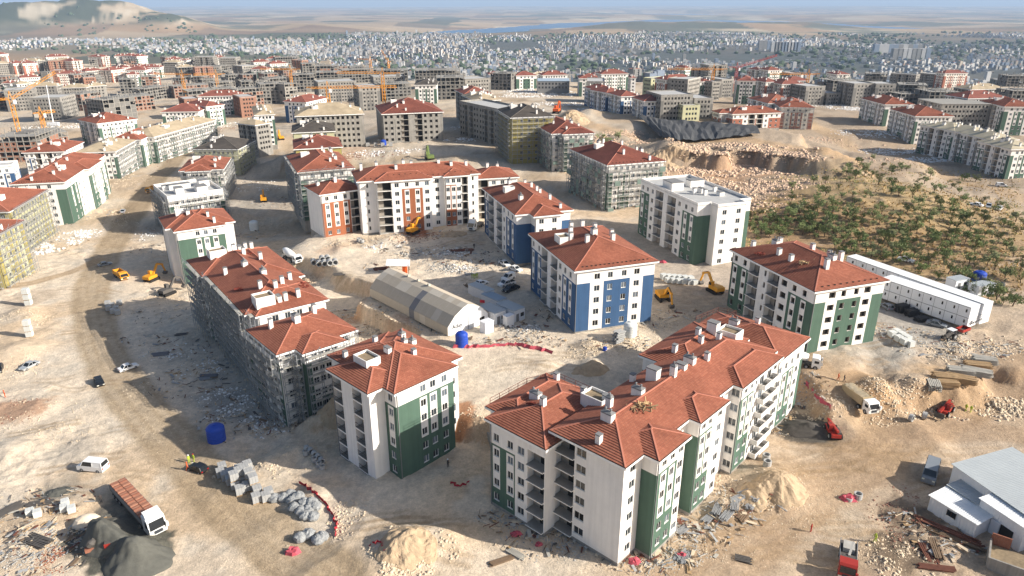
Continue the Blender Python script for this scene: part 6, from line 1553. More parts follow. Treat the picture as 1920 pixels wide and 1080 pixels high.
# bundles of bars, boards and beams
def bundle(px, py, ang, L, w, n, mat, label, name='scaffold_bundle', cat='bundle', layers=2, group=None, th=.1):
    x, y, z = at(px, py); o = thing(name, label, cat, (x, y, z), R(ang), group); rr = random.Random(int(px*3+py))
    for l in range(layers):
        for k in range(n):
            m = MB(); yy = -w/2 + w*(k+.5)/n; dl = rr.uniform(-.3,.3); an = rr.uniform(-.05,.05)
            m.obox((dl, yy, .1+l*th*1.6), (L/2*math.cos(an), L/2*math.sin(an), 0), (0, w/n*.34, 0), (0,0,th/2), mat); m.build({'timber_stack':'plank','beam_pile':'beam'}.get(name,'bar'), o)
    return o
for k, (px, py, an) in enumerate(((1345,955,60),(1330,972,40),(1362,968,50),(1385,935,30),(1420,930,45),(1410,945,50),(1400,925,25),(1378,947,70))): bundle(px, py, an, 3.0, 1.4, 6, 'steel', f'grey scaffold bundle, {ordinal(k)} of those along the right foot of the front block', group='scaffold bundles right of the front block')
bundle(1392,970,50,2.4,1.6,5,'wood_dark','small board stack lying on the sand right of the front block','timber_stack','timber stack'); bundle(1394,1050,-20,2.2,1.4,5,'dirty_steel','lone scaffold bundle near the bottom edge right of centre')
bundle(940,1053,25,3.6,1.0,6,'wood_dark','left board pile on the sand left of the front block','timber_stack','timber stack'); bundle(968,1040,-40,2.8,1.2,6,'plank','right board pile on the sand left of the front block','timber_stack','timber stack')
bundle(1282,1045,60,3,1.4,6,'steel','scaffold bundle at the near corner of the front block'); bundle(1280,995,40,2.6,1.2,6,'steel','scaffold frame pile by the green corner of the front block')
for k, (px, py, an, L) in enumerate(((1750,727,70,3.4),(1770,712,-15,4.5),(1800,700,-15,5),(1832,690,-15,5),(1845,680,-15,4.5),(1800,715,-25,5.5),(1830,702,-25,5.5),(1775,722,-10,4))): bundle(px, py, an, L, 2.4, 7, 'wood' if k % 2 else 'plank', f'formwork timber stack, {ordinal(k)} of the piles below the right-hand bank', 'timber_stack', 'timber stack', 5, 'formwork stacks below the right-hand bank', .16)
bundle(1742,1040,80,4.2,1.8,7,'rust','rusty profile pile left of the low lean-to','beam_pile','beam pile'); bundle(1755,1030,72,4.6,1.4,5,'wood_dark','second rusty profile pile left of the low lean-to','beam_pile','beam pile')
bundle(1775,995,-42,9,1.2,4,'rust','long rusty beams along the wall of the low lean-to','beam_pile','beam pile'); bundle(1790,1012,-40,8,1.0,4,'wood_dark','long dark beams beside the rusty ones at lower right','beam_pile','beam pile'); bundle(1755,1066,-10,5,1.2,5,'rust','rusty grating pile at the bottom edge','beam_pile','beam pile')
bundle(866,470,8,7,2.2,7,'rust','rusty beam pile on the ground behind the tent','beam_pile','beam pile'); bundle(884,540,-50,6,1.4,5,'wood_dark','timber pile right of the tent','timber_stack','timber stack'); bundle(880,515,5,2.4,1.4,6,'steel','scaffold bundle on the ground behind the tent')
bundle(15,960,60,4.5,2.0,9,'dirty_steel','steel bar heap at the left edge beside the scrap','beam_pile','beam pile',3); bundle(75,945,10,4,1.4,6,'dirty_steel','steel bar bundle left of the brick lorry','beam_pile','beam pile'); bundle(85,990,80,2.4,.7,5,'steel','short grey frame lying on the scrap yard'); bundle(70,1015,-20,4.6,2.2,9,'dirty_steel','scattered steel bars at lower left','beam_pile','beam pile')
bundle(640,515,10,4.5,2,7,'dirty_steel','steel bar bundle on the terrace left of the tent','beam_pile','beam pile'); bundle(390,710,20,3.5,1.4,6,'steel','scaffold bundle in the shade of the long block'); bundle(300,665,15,4,2,7,'tarp_blue','blue-grey panel pile in the building shadow','timber_stack','panel pile'); bundle(390,706,5,4,1.6,6,'tarp_blue','second blue-grey panel pile in the building shadow','timber_stack','panel pile'); bundle(340,628,10,3,1.4,5,'dirty_steel','bar pile in the shade near the block corner','beam_pile','beam pile')
bundle(1690,585,20,3,2,6,'rail','left black frame stack before the near container row','timber_stack','frame stack',7,None,.2); bundle(1708,592,20,3,2,6,'rail','middle black frame stack before the near container row','timber_stack','frame stack',6,None,.2); bundle(1727,602,20,3,2,6,'rail','right black frame stack before the near container row','timber_stack','frame stack',4,None,.2)
bundle(1160,640,30,2.2,1.8,4,'block_grey','flat slab stack beside the white water tank','timber_stack','slab stack',6,None,.3)
# cloth heap, brick heap mixers
x, y, z = at(165,985); m = MB(); m.lathe([(2.0,0),(1.8,.9),(1.3,1.7),(.5,2.1),(.1,2.15)], 'cloth', 11); o = m.build('covered_pallet', None, (x, y, z-.1), R(20)); o.scale = (1.2,.8,1); tag(o, 'cream sheet draped over a pallet left of the brick lorry', 'covered pallet')
x, y, z = at(172,1035); o = thing('cement_mixer','small orange cement mixer on the dark sand at lower left','cement mixer',(x,y,z),R(30)); m = MB(); m.box(-.8,-.4,.3,.8,.4,.9,'brick'); m.build('body', o); m = MB(); m.tube([(-.2,0,1.2),(.3,0,1.7),(.7,0,2.1)],[.5,.6,.35],'dirty_steel',10); m.build('drum', o)
x, y, z = at(205,1025); o = thing('generator','small red generator between the dark sand heaps','generator',(x,y,z),R(20)); m = MB(); m.box(-.6,-.35,.1,.6,.35,.8,'paint_red'); m.build('body', o); m = MB(); m.box(-.5,-.3,.8,.5,.3,1.0,'dirty_steel'); m.build('engine_cover', o)
# workshop shelter behind the tent
x, y, z = at(747,515); o = thing('shelter','rusty work shelter with a white sheet roof behind the tent','shelter',(x,y,z),R(5)); m = MB(); m.obox((0,1.4,3.2),(3.4,0,-.2),(0,2.2,.2),(0,0,.06),'roof_white'); m.build('roof', o)
for q in ((-3,-.5),(3,-.5),(-3,3.2),(3,3.2)): m = MB(); m.bar((q[0],q[1],-.2),(q[0],q[1],3.2),.16,'rust'); m.build('post', o)
m = MB(); m.box(1.2,0,0,2.6,.8,2.2,'paint_orange'); m.build('cabinet', o); bundle(715,505,20,4,2,8,'rust','rusty pipe rack left of the work shelter','beam_pile','beam pile',3)
# flag
x, y, z = at(900,600); o = thing('flag','small red flag on a pole between the tent and the cabins','flag',(x,y,z+0),0); m = MB(); m.tube([(0,0,0),(0,0,5.5)],.05,'steel',6); m.build('pole', o); m = MB()
for k in range(5): m.face([(.05+.24*k,.1*math.sin(k),4.6),(.29+.24*k,.1*math.sin(k+1),4.6),(.29+.24*k,.1*math.sin(k+1),5.4),(.05+.24*k,.1*math.sin(k),5.4)],'red_tape')
m.build('cloth', o)

# ---- ribbons of safety net and tape
def ribbon(pts, h, mat, label, name='safety_tape', lean=.0, cat='safety tape', wig=.35):
    P_ = []
    for (x0, y0), (x1, y1) in zip(pts, pts[1:]):
        for k in range(8): P_.append((x0+(x1-x0)*k/8, y0+(y1-y0)*k/8))
    rr = random.Random(len(label)); m = MB(); prev = None
    W3 = [at(*p) for p in P_]; o0 = W3[0]
    for k, (x, y, z) in enumerate(W3):
        hh = h*rr.uniform(.55,1.1); q = (x-o0[0]+rr.uniform(-wig,wig), y-o0[1]+rr.uniform(-wig,wig), z-o0[2]); r_ = (q[0]+lean*rr.random(), q[1]+lean*rr.random(), q[2]+hh)
        if prev: m.face([prev[0], q, r_, prev[1]], mat); e_ = (0,.03,0); m.face([tuple(Vector(a_)+Vector(e_)) for a_ in (prev[1], r_, q, prev[0])], mat)
        prev = (q, r_)
    return tag(m.build(name, None, o0), label, cat)
ribbon([(846,653),(900,652),(960,648),(1000,655),(1040,664)], .9, 'pink_net', 'pink safety net along the terrace edge below the tent', 'safety_net', .5, 'safety net')
ribbon([(562,905),(590,925),(615,950),(632,985),(630,1010)], .7, 'red_tape', 'red tape winding round the wire bundles')
ribbon([(692,1022),(715,1018),(722,1035),(745,1015),(748,1048),(765,1060),(790,1025),(802,1042)], .5, 'red_tape', 'red tape zigzagging over the rubble heap at bottom centre')
ribbon([(1486,705),(1510,722),(1530,748),(1560,770)], .8, 'pink_net', 'red net along the cut bank right of the front block', 'safety_net', .5, 'safety net')
ribbon([(845,908),(862,912),(880,905)], .5, 'red_tape', 'crumpled red tape between the two green blocks')
for px, py, s_, lab in ((1590,936,1.3,'heap of pink net on the right-hand yard'),(548,1037,1.1,'heap of pink net at bottom left of centre'),(1190,1055,1.0,'pink net heap at the near corner of the front block'),(1278,1042,.8,'red net scrap right of the near corner'),(967,1002,.9,'pink net scrap left of the front block'),(1243,492,1.0,'pink net patch beside the nearer blue block'),(1010,1022,.6,'small red net scrap under the loggias')):
    x, y, z = at(px, py); m = MB(); rr = random.Random(px); i0 = len(m.v)
    pr = [[( (r_*math.cos(a)+rr.uniform(-.2,.2))*s_, (r_*math.sin(a)*.7+rr.uniform(-.2,.2))*s_, hh*s_*rr.uniform(.5,1.2)) for a in [2*math.pi*k/9 for k in range(9)]] for r_, hh in ((1.1,.02),(.8,.6),(.35,.7))]
    for A1, B1 in zip(pr, pr[1:]):
        for k in range(9): m.face([A1[k], A1[(k+1)%9], B1[(k+1)%9], B1[k]], 'pink_net')
    m.face(pr[-1], 'pink_net'); tag(m.build('safety_net', None, (x, y, z)), lab, 'safety net')
# dark shade net over the pit
tp = [(1196,224),(1240,232),(1290,236),(1350,240),(1418,246)]; bt = [(1236,262),(1270,268),(1310,268),(1360,263),(1425,256)]
o = None; m = MB(); A3 = [at(*p) for p in tp]; B3 = [at(*p) for p in bt]; o0 = A3[0]
def rel(p, dz): return (p[0]-o0[0], p[1]-o0[1], p[2]-o0[2]+dz)
o = thing('shade_net', 'big black shade net spread over the pit below the terracotta block', 'shade net', o0)
for k in range(4):
    m = MB(); rr = random.Random(k); g_ = []
    for a_ in range(9):
        row = []
        for c_ in range(7):
            A0 = Vector(rel(A3[k],3.0)).lerp(Vector(rel(A3[k+1],3.0)), a_/8); B0 = Vector(rel(B3[k],1.6)).lerp(Vector(rel(B3[k+1],1.6)), a_/8); q = B0.lerp(A0, c_/6)
            if 0 < a_ < 8: q.z += rr.uniform(-.5,.6)
            row.append(tuple(q))
        g_.append(row)
    for a_ in range(8):
        for c_ in range(6): m.face([g_[a_][c_], g_[a_+1][c_], g_[a_+1][c_+1], g_[a_][c_+1]], 'black_net')
    m.build('net_panel', o)
for k in range(5): m = MB(); m.bar(rel(A3[k],-1), rel(A3[k],3.3), .25, 'dirty_steel'); m.build('post', o)
# retaining wall between the two front blocks
a, b_ = G(868,780,-1), G(925,850,-1); o = thing('retaining_wall', 'grey concrete retaining wall between the square block and the front block', 'wall', (a[0], a[1], -2.2), math.atan2(b_[1]-a[1], b_[0]-a[0])); L = math.dist(a, b_)
for k in range(4): m = MB(); m.box(L*k/4+.02,0,0,L*(k+1)/4-.02,.35,4.2,'concrete'); m.build('wall_panel', o)

# ------------------------------------------------------------------ tower cranes
def crane(px, py_top, hgt, jib, cj, az, label, mat='crane_yellow', y_d=None, apex=5, luff=0):
    z = 0.0
    for _ in range(3): K = G(px, py_top, z + hgt); z = hz(*K)
    o = thing('tower_crane', label, 'crane', (K[0], K[1], z), R(az), 'tower cranes')
    w = 1.0; th = .28
    m = MB()
    for sx in (-1,1):
        for sy in (-1,1): m.bar((sx*w,sy*w,-2), (sx*w,sy*w,hgt), th, mat)
    n = int(hgt/2.4)
    for k in range(n):
        z0, z1 = hgt*k/n, hgt*(k+1)/n
        for sx, sy, ex, ey in ((-1,-1,1,-1),(1,-1,1,1),(1,1,-1,1),(-1,1,-1,-1)): m.bar((sx*w,sy*w,z0),(ex*w,ey*w,z1),th*.6,mat)
    m.build('mast', o)
    def lattice(name, x0, x1, h, up=0):
        m = MB(); k = max(3, int(abs(x1-x0)/2.5))
        f = lambda t: (x0+(x1-x0)*t, up*t)
        for q in range(k):
            (a, za), (b_, zb_) = f(q/k), f((q+1)/k)
            for sy in (-1,1): m.bar((a,sy*.7,hgt+za),(b_,sy*.7,hgt+zb_),th*.8,mat); m.bar((a,sy*.7,hgt+za),((a+b_)/2,0,hgt+h+(za+zb_)/2),th*.5,mat); m.bar(((a+b_)/2,0,hgt+h+(za+zb_)/2),(b_,sy*.7,hgt+zb_),th*.5,mat)
            m.bar((a,0,hgt+h+za),(b_,0,hgt+h+zb_),th*.8,mat)
        m.build(name, o)
    lattice('jib', 1, jib, 1.5, luff); lattice('counter_jib', -1, -cj, 1.0)
    m = MB(); m.box(-cj,-1,hgt-2.2,-cj+3,1,hgt+.3,'concrete'); m.build('counterweight', o)
    m = MB(); m.box(1.0,-1.6,hgt-2.6,2.6,-.1,hgt-.2,'panel_white'); m.build('cab', o)
    m = MB()
    for sx in (-1,1): m.bar((sx*w,0,hgt),(0,0,hgt+apex),th,mat)
    m.bar((0,0,hgt+apex),(jib*.6,0,hgt+1.5+luff*.6),.12,'dirty_steel'); m.bar((0,0,hgt+apex),(-cj+1,0,hgt+1),.12,'dirty_steel'); m.build('apex', o)
for a in ((614,166,26,46,14,6,'yellow crane with a long right-hand jib before the concrete frames, nearest of the centre cranes'),(717,139,25,36,14,176,'yellow crane whose jib points left behind the red-roofed concrete block'),(694,113,24,20,10,150,'yellow crane standing behind the left-pointing crane in the centre'),
          (728,112,22,22,8,120,'slanted-jib yellow crane farthest in the centre',12),(544,131,25,30,10,178,'yellow crane left of the centre group with a left-pointing jib'),(405,140,22,20,8,200,'small yellow crane among the concrete frames left of centre'),(341,139,24,30,10,170,'yellow crane at upper left between the grey frames'),
          (20,186,34,26,9,30,'yellow crane with an inclined jib at the left edge',14),(76,213,16,10,5,60,'short yellow crane beside the skeleton at the left edge'),(1338,131,24,40,12,178,'crane on the horizon right of centre with a left-pointing jib'),(1516,140,22,34,10,178,'faint orange crane above the far right blocks'),(1690//1*0+1382,127,22,40,8,12,'red crane with a rising jib over the far town',10)):
    crane(a[0], a[1], a[2], a[3], a[4], a[5], ' '.join(a[6].split()[:16]), 'paint_red' if 'red crane' in a[6] else 'crane_yellow', luff=a[7] if len(a) > 7 else 0)
K = at(101,236); o = thing('concrete_pump', 'upright white concrete pump boom at upper left', 'pump boom', K); m = MB(); m.tube([(0,0,0),(.6,0,12),(1.5,0,30)],[.5,.4,.25],'panel_white',8); m.build('boom', o); m = MB(); m.box(-4,-1.3,.4,4,1.3,2.6,'panel_white'); m.build('base_truck', o)

# ------------------------------------------------------------------ orchard trees
def leaf_mat(name, c):
    m = M(name, c, .8, .35, .8, spec=.15); return name
for n_, c in (('leaf_a', lin(116,127,82)),('leaf_b', lin(102,117,72)),('leaf_c', lin(130,135,96))): leaf_mat(n_, c)
M('shrub', lin(120,124,84), .9, .3, .6); M('bark', lin(96,80,66), .95, .2, 2); M('dry_grass', lin(196,168,112), .95, .25, .5)
def tree_meshes(seed):
    rr = random.Random(seed); t_ = MB(); tips = []
    lean = (rr.uniform(-.3,.3), rr.uniform(-.3,.3)); base = [(0,0,-.3),(lean[0]*.4,lean[1]*.4,.7),(lean[0],lean[1],1.3)]
    t_.tube(base, [.2,.16,.13], 'bark', 6)
    for k in range(6):
        a = k*1.05 + rr.uniform(-.4,.4); r_ = rr.uniform(1.0,1.9); h = rr.uniform(2.2,3.9)
        p1 = (lean[0]+.5*r_*math.cos(a), lean[1]+.5*r_*math.sin(a), 1.3+(h-1.3)*.55); p2 = (lean[0]+r_*math.cos(a), lean[1]+r_*math.sin(a), h)
        t_.tube([base[-1], p1, p2], [.09,.06,.03], 'bark', 5, False); tips += [p2, p1]
    c = MB(); lv = 'leaf_' + 'abc'[seed % 3]
    cl = []
    for k in range(15):
        tx_, ty_, tz_ = rr.choice(tips); cl.append((tx_+rr.gauss(0,.45), ty_+rr.gauss(0,.45), max(1.2, tz_+rr.gauss(.1,.4)), rr.uniform(.5,.95)))
    for cx, cy, cz, cr in cl:
        for q in range(38):
            d = Vector((rr.gauss(0,1), rr.gauss(0,1), rr.gauss(0,.8))).normalized() * cr * rr.uniform(.45,1.05)
            p = Vector((cx, cy, cz)) + d; u = Vector((rr.gauss(0,1), rr.gauss(0,1), rr.gauss(0,1))).normalized(); v = u.orthogonal().normalized(); s_ = rr.uniform(.16,.34)
            c.face([tuple(p-u*s_), tuple(p-v*s_*.45), tuple(p+u*s_), tuple(p+v*s_*.45)], lv)
    return t_.mesh('trunk'), c.mesh('crown')
TR = [tree_meshes(k) for k in range(7)]
def olive(px, py, s, k, label, group):
    x, y, z = at(px, py); o = thing('olive_tree', label, 'tree', (x, y, z), rd.uniform(0, 6.28), group); o.scale = (s, s, s*rd.uniform(.85,1.1))
    put('trunk', TR[k][0], o); put('crown', TR[k][1], o)
rd = random.Random(21); placed = []
ZN = [((1405,400),(1470,465),18,9),((1470,395),(1560,450),30,9),((1560,400),(1700,475),46,9),((1700,395),(1920,470),54,9),((1580,290),(1640,340),13,9),((1620,300),(1700,345),9,10),((1525,330),(1600,400),16,9),((1720,325),(1830,365),10,12),((1590,350),(1720,400),13,11),((1700,470),(1920,540),26,12),((1720,370),(1900,400),12,13),((1780,540),(1905,600),9,12),((1480,350),(1540,400),10,9),((1580,470),(1700,500),8,12)]
for (x0, y0), (x1, y1), n_, gap in ZN:
    t_ = 0
    while n_ > 0 and t_ < 500:
        t_ += 1; p = (rd.uniform(x0,x1), rd.uniform(y0,y1))
        if p[0] < 1560 and p[1] > 440 + (p[0]-1400)*.05: continue
        if p[1] > 470 and p[0] < 1600 + (p[1]-470)*2.9 and p[1] > 480: continue
        if any(math.hypot((p[0]-q[0]), (p[1]-q[1])*1.6) < gap for q in placed): continue
        placed.append(p); n_ -= 1
placed.sort(key=lambda p: p[1])
for k, p in enumerate(placed):
    zone = 'by the container rows' if p[1] > 475 else 'in the thick belt behind the green block' if p[1] > 400 else 'on the open dry slope of the orchard'
    olive(p[0], p[1]+6, rd.uniform(.5,.92), rd.randrange(7), f'grey-green olive tree {zone}', 'olive trees of the orchard')
for k, (px, py) in enumerate(((1128,268),(1140,274),(1158,262))): olive(px, py, 1.1, k, ('left','middle','right')[k] + ' bush on the rubble behind the scaffolded block', 'bushes on the central rubble')

# ------------------------------------------------------------------ loose stone, rubble, dry grass
def stones(patches, mat, name, label, seed, flat=.65):
    rr = np.random.RandomState(seed); V = []; F = []; base = np.array([(-1,-1,-.6),(1,-1,-.7),(1.1,1,-.6),(-1,.9,-.6),(-.7,-.6,.8),(.6,-.8,.7),(.8,.6,.9),(-.6,.7,.6)]); n0 = 0
    fc = np.array([(4,5,6,7),(0,1,5,4),(1,2,6,5),(2,3,7,6),(3,0,4,7)])
    for px, py, rx, ry, n, s0, s1 in patches:
        n = int(n*1.5); rx *= 1.1; ry *= 1.1; cx, cy, cz = at(px, py); r_ = np.sqrt(rr.rand(n))*rr.rand(n)**.3; a = rr.rand(n)*2*math.pi
        x = cx + rx*r_*np.cos(a); y = cy + ry*r_*np.sin(a); ok = fbm(x*.22, y*.22, 501) > .40 + .1*rr.rand(n); x, y = x[ok], y[ok]; n = len(x); z = height(x, y)
        s = .5*(s0 + (s1-s0)*rr.rand(n)**4)
        th = rr.rand(n)*6.28; c, sn = np.cos(th), np.sin(th)
        b = base[None]*(1+.5*(rr.rand(n,8,3)-.5))*s[:,None,None]*np.stack([np.ones(n), .6+.5*rr.rand(n), flat*(.5+.7*rr.rand(n))], 1)[:,None,:]
        bx = b[...,0]*c[:,None]-b[...,1]*sn[:,None]+x[:,None]; by = b[...,0]*sn[:,None]+b[...,1]*c[:,None]+y[:,None]; bz = b[...,2]+(z+s*.2)[:,None]
        V.append(np.stack([bx,by,bz],-1).reshape(-1,3)); F.append((fc[None]+(np.arange(n)*8)[:,None,None]+n0).reshape(-1,4)); n0 += n*8
    V = np.concatenate(V); F = np.concatenate(F); me = bpy.data.meshes.new(name)
    me.vertices.add(len(V)); me.vertices.foreach_set('co', V.ravel()); me.loops.add(F.size); me.loops.foreach_set('vertex_index', F.ravel().astype(np.int32))
    me.polygons.add(len(F)); me.polygons.foreach_set('loop_start', np.arange(0, F.size, 4)); me.polygons.foreach_set('loop_total', np.full(len(F), 4)); me.update(calc_edges=True); me.materials.append(_mats[mat])
    return tag(put(name, me), label, kind='stuff')
stones([(480,870,9,6,700,.12,.5),(540,850,8,6,500,.12,.5),(620,960,7,5,500,.12,.45),(600,1005,6,4,300,.1,.4),(760,1030,9,6,800,.12,.6),(700,1055,7,5,400,.12,.5),(60,770,10,8,500,.1,.4),(30,690,9,8,400,.1,.4),(40,600,9,7,400,.15,.5),(100,810,9,7,500,.08,.3),
  (1380,900,7,6,500,.1,.4),(1450,905,7,5,500,.1,.4),(1330,940,6,5,400,.1,.4),(1640,745,9,6,700,.12,.5),(1690,735,8,5,500,.12,.5),(1780,660,14,6,600,.15,.6),(1860,650,12,6,500,.15,.6),(1840,775,14,3,500,.15,.7),(1900,760,8,3,250,.2,.8),(1680,1045,6,5,500,.12,.5),
  (1530,770,7,4,400,.12,.5),(640,600,10,6,600,.15,.5),(700,625,9,6,500,.15,.5),(745,645,6,4,300,.12,.5),(590,520,8,7,400,.15,.6),(900,790,6,4,300,.1,.4),(640,770,7,5,400,.12,.5),(1090,650,10,5,500,.12,.5),(1250,610,9,6,500,.12,.5),(1180,640,9,5,500,.12,.5),
  (470,420,12,10,500,.2,.7),(740,370,14,8,400,.2,.7),(690,450,14,6,500,.15,.5),(620,455,8,6,400,.15,.5),(300,560,9,6,400,.1,.4),(240,420,16,10,400,.1,.4),(170,400,16,14,700,.2,.7),(220,340,16,16,600,.2,.7),(90,450,12,14,500,.15,.6),(400,620,14,10,500,.08,.3),(430,700,14,10,600,.08,.3),(350,720,12,9,500,.08,.3),(300,720,10,8,300,.08,.3),(1560,985,16,9,700,.06,.22),(1400,1000,14,9,700,.06,.22),(1500,900,14,7,500,.06,.2),(900,1000,14,7,600,.06,.2),(300,820,14,10,400,.06,.2),(140,780,14,10,400,.06,.2),(1000,690,16,7,500,.06,.22)], 'stone', 'loose_stones', 'pale loose stones strewn over the site', 1)
stones([(1330,345,24,18,1600,.3,1.2),(1400,352,24,18,1600,.3,1.2),(1450,345,20,16,1100,.3,1.2),(1380,378,22,14,1300,.3,1.1),(1310,372,18,14,900,.3,1.0),(1280,340,16,14,800,.3,1.0),(1430,385,16,10,600,.3,1.0),(1330,310,30,22,1500,.35,1.5),(1390,305,26,22,1500,.35,1.6),(1440,290,22,20,1200,.3,1.4),(1290,300,22,18,900,.3,1.2),(1360,345,26,14,900,.3,1.2),(1160,262,20,16,900,.3,1.3),(1100,262,16,14,700,.3,1.3),(1470,320,20,16,700,.3,1.2),(1250,300,16,12,500,.3,1.1),(1180,250,16,10,400,.3,1.1),(1560,265,30,14,500,.3,1.0),(1620,300,30,8,400,.3,1.0)], 'stone_red', 'quarried_rubble', 'reddish blasted rock spread below the terracotta block', 2, .8)
stones([(870,505,9,4,350,.15,.6),(830,500,7,4,250,.15,.6),(800,480,10,5,300,.2,.6),(760,470,7,4,200,.2,.8),(990,615,6,3.5,400,.15,.55),(1330,975,8,5,500,.08,.35),(1290,1010,7,5,450,.08,.35),(1250,1050,6,4,400,.08,.35),(1180,1060,5,3,250,.08,.3),(1060,1030,10,3,500,.08,.4),(960,975,6,3,300,.08,.4),(470,770,12,8,600,.08,.4),(420,730,14,9,600,.08,.35),(500,800,8,6,400,.08,.4),(380,660,16,10,500,.08,.35),(1690,620,7,4,300,.12,.5),(1800,650,12,4,400,.15,.5),(1500,735,6,3,300,.1,.4),(1460,800,5,3,250,.1,.4),(50,1030,10,6,600,.08,.4),(110,1020,8,5,400,.08,.35),(330,430,18,12,500,.12,.5)], 'stone_grey', 'building_debris', 'grey broken debris around the buildings', 3, .5)
stones([(1000,170,34,30,900,.4,1.5),(1040,175,30,24,700,.4,1.4),(1060,195,26,14,500,.4,1.3),(990,180,26,18,500,.4,1.4),(960,165,24,20,300,.4,1.3),(1130,205,24,12,300,.4,1.2),(1590,200,30,24,700,.4,1.4),(1620,205,30,20,500,.4,1.4),(1640,250,30,14,500,.4,1.3),(1700,285,30,10,500,.4,1.3),(1740,300,24,8,300,.4,1.3),(890,240,14,14,400,.3,1.1),(860,262,14,8,300,.3,1.0),(720,285,20,8,400,.3,1.0),(790,262,24,6,400,.3,1.0),(100,240,30,20,500,.3,1.2),(230,290,16,20,500,.3,.9),(260,270,16,20,400,.3,.9),(420,235,24,16,500,.3,1.0),(470,775,9,6,260,.15,.7),(440,745,10,6,220,.15,.7),(415,695,12,7,220,.15,.7),(330,660,9,6,120,.15,.7),(500,805,6,4,140,.15,.6),(300,440,12,10,160,.2,.8),(840,475,10,5,220,.2,.7),(880,500,8,4,180,.2,.7),(720,465,7,4,140,.2,.7),(480,350,16,12,200,.2,.8),(110,455,9,8,250,.3,1.2),(150,440,8,8,250,.3,1.0),(80,470,7,6,160,.4,1.3),(985,610,6,3,200,.2,.6)], 'stone_white', 'pale_material', 'pale bagged material and offcuts heaped across the site', 4, .7)
stones([(120,1045,4,3.2,900,.1,.26),(155,985,1.2,1,60,.12,.25)], 'brick', 'brick_heap', 'heap of loose orange bricks at lower left', 5, .7)
stones([(700,290,20,8,400,.2,.7),(640,292,18,8,400,.2,.7),(430,240,20,12,500,.2,.7),(280,300,14,18,300,.2,.6),(800,440,9,5,300,.15,.5),(760,450,8,5,250,.12,.5),(30,770,8,6,400,.1,.4),(1690,985,5,7,350,.1,.4),(1720,920,5,6,250,.1,.4)], 'brickwall', 'red_debris', 'reddish broken brick and earth clods', 6, .6)
gr = MB(); rr = random.Random(77)
for k in range(5200):
    px, py = rr.uniform(1400,1920), rr.uniform(295,560)
    if px < 1400+ (py < 330)*160 + max(0, 400-py)*.9 or (px < 1700 and py > 480): continue
    x, y = G(px, py, 8.0); gr.v.append((x, y))
pts = np.array(gr.v); kz = fbm(pts[:,0]*.05, pts[:,1]*.05, 401) > .5; pts = pts[kz]; pz = height(pts[:,0], pts[:,1]); gr.v = []
for (x, y), z in zip(pts, pz):
    for q in range(3):
        a = rr.uniform(0, 3.14); w_, h = rr.uniform(.15,.4), rr.uniform(.25,.6); dx, dy = math.cos(a)*w_, math.sin(a)*w_; lx, ly = rr.uniform(-.2,.2), rr.uniform(-.2,.2)
        gr.face([(x-dx,y-dy,z-.05),(x+dx,y+dy,z-.05),(x+lx,y+ly,z+h)], 'dry_grass')
tag(gr.build('dry_grass'), 'straw-coloured dry grass under the orchard trees', kind='stuff')

# boards, sheets, offcuts scattered about: nobody could count them
def junk(patches, name, label, seed, mats):
    rr = random.Random(seed); m = MB()
    for px, py, rx, ry, n in patches:
        cx, cy, _ = at(px, py); q = [(math.sqrt(rr.random()), rr.uniform(0, 6.28)) for _ in range(n)]; X = np.array([cx+rx*a*math.cos(b_) for a, b_ in q]); Y = np.array([cy+ry*a*math.sin(b_) for a, b_ in q]); Z_ = height(X, Y)
        base = rr.uniform(0, 3.14)
        for x, y, z in zip(X, Y, Z_):
            a = base + rr.gauss(0, .6); L = rr.choice([.3,.5,.8,1.2,1.9])*rr.uniform(.6,1.1)/2; w_ = rr.choice([.04,.05,.08,.12,.26])*rr.uniform(.7,1.2); w_ = min(w_, L); t_ = rr.uniform(-.12,.12)
            m.obox((x, y, z+.1+.25*rr.random()), (L*math.cos(a), L*math.sin(a), L*t_), (-w_*math.sin(a), w_*math.cos(a), rr.uniform(-.1,.1)*w_), (0,0,.04), rr.choice(mats))
    return tag(m.build(name), label, kind='stuff')
JM = ['plank','wood','wood_dark','dirty_steel','steel','stone_grey','stone','rust','block_grey','stone']
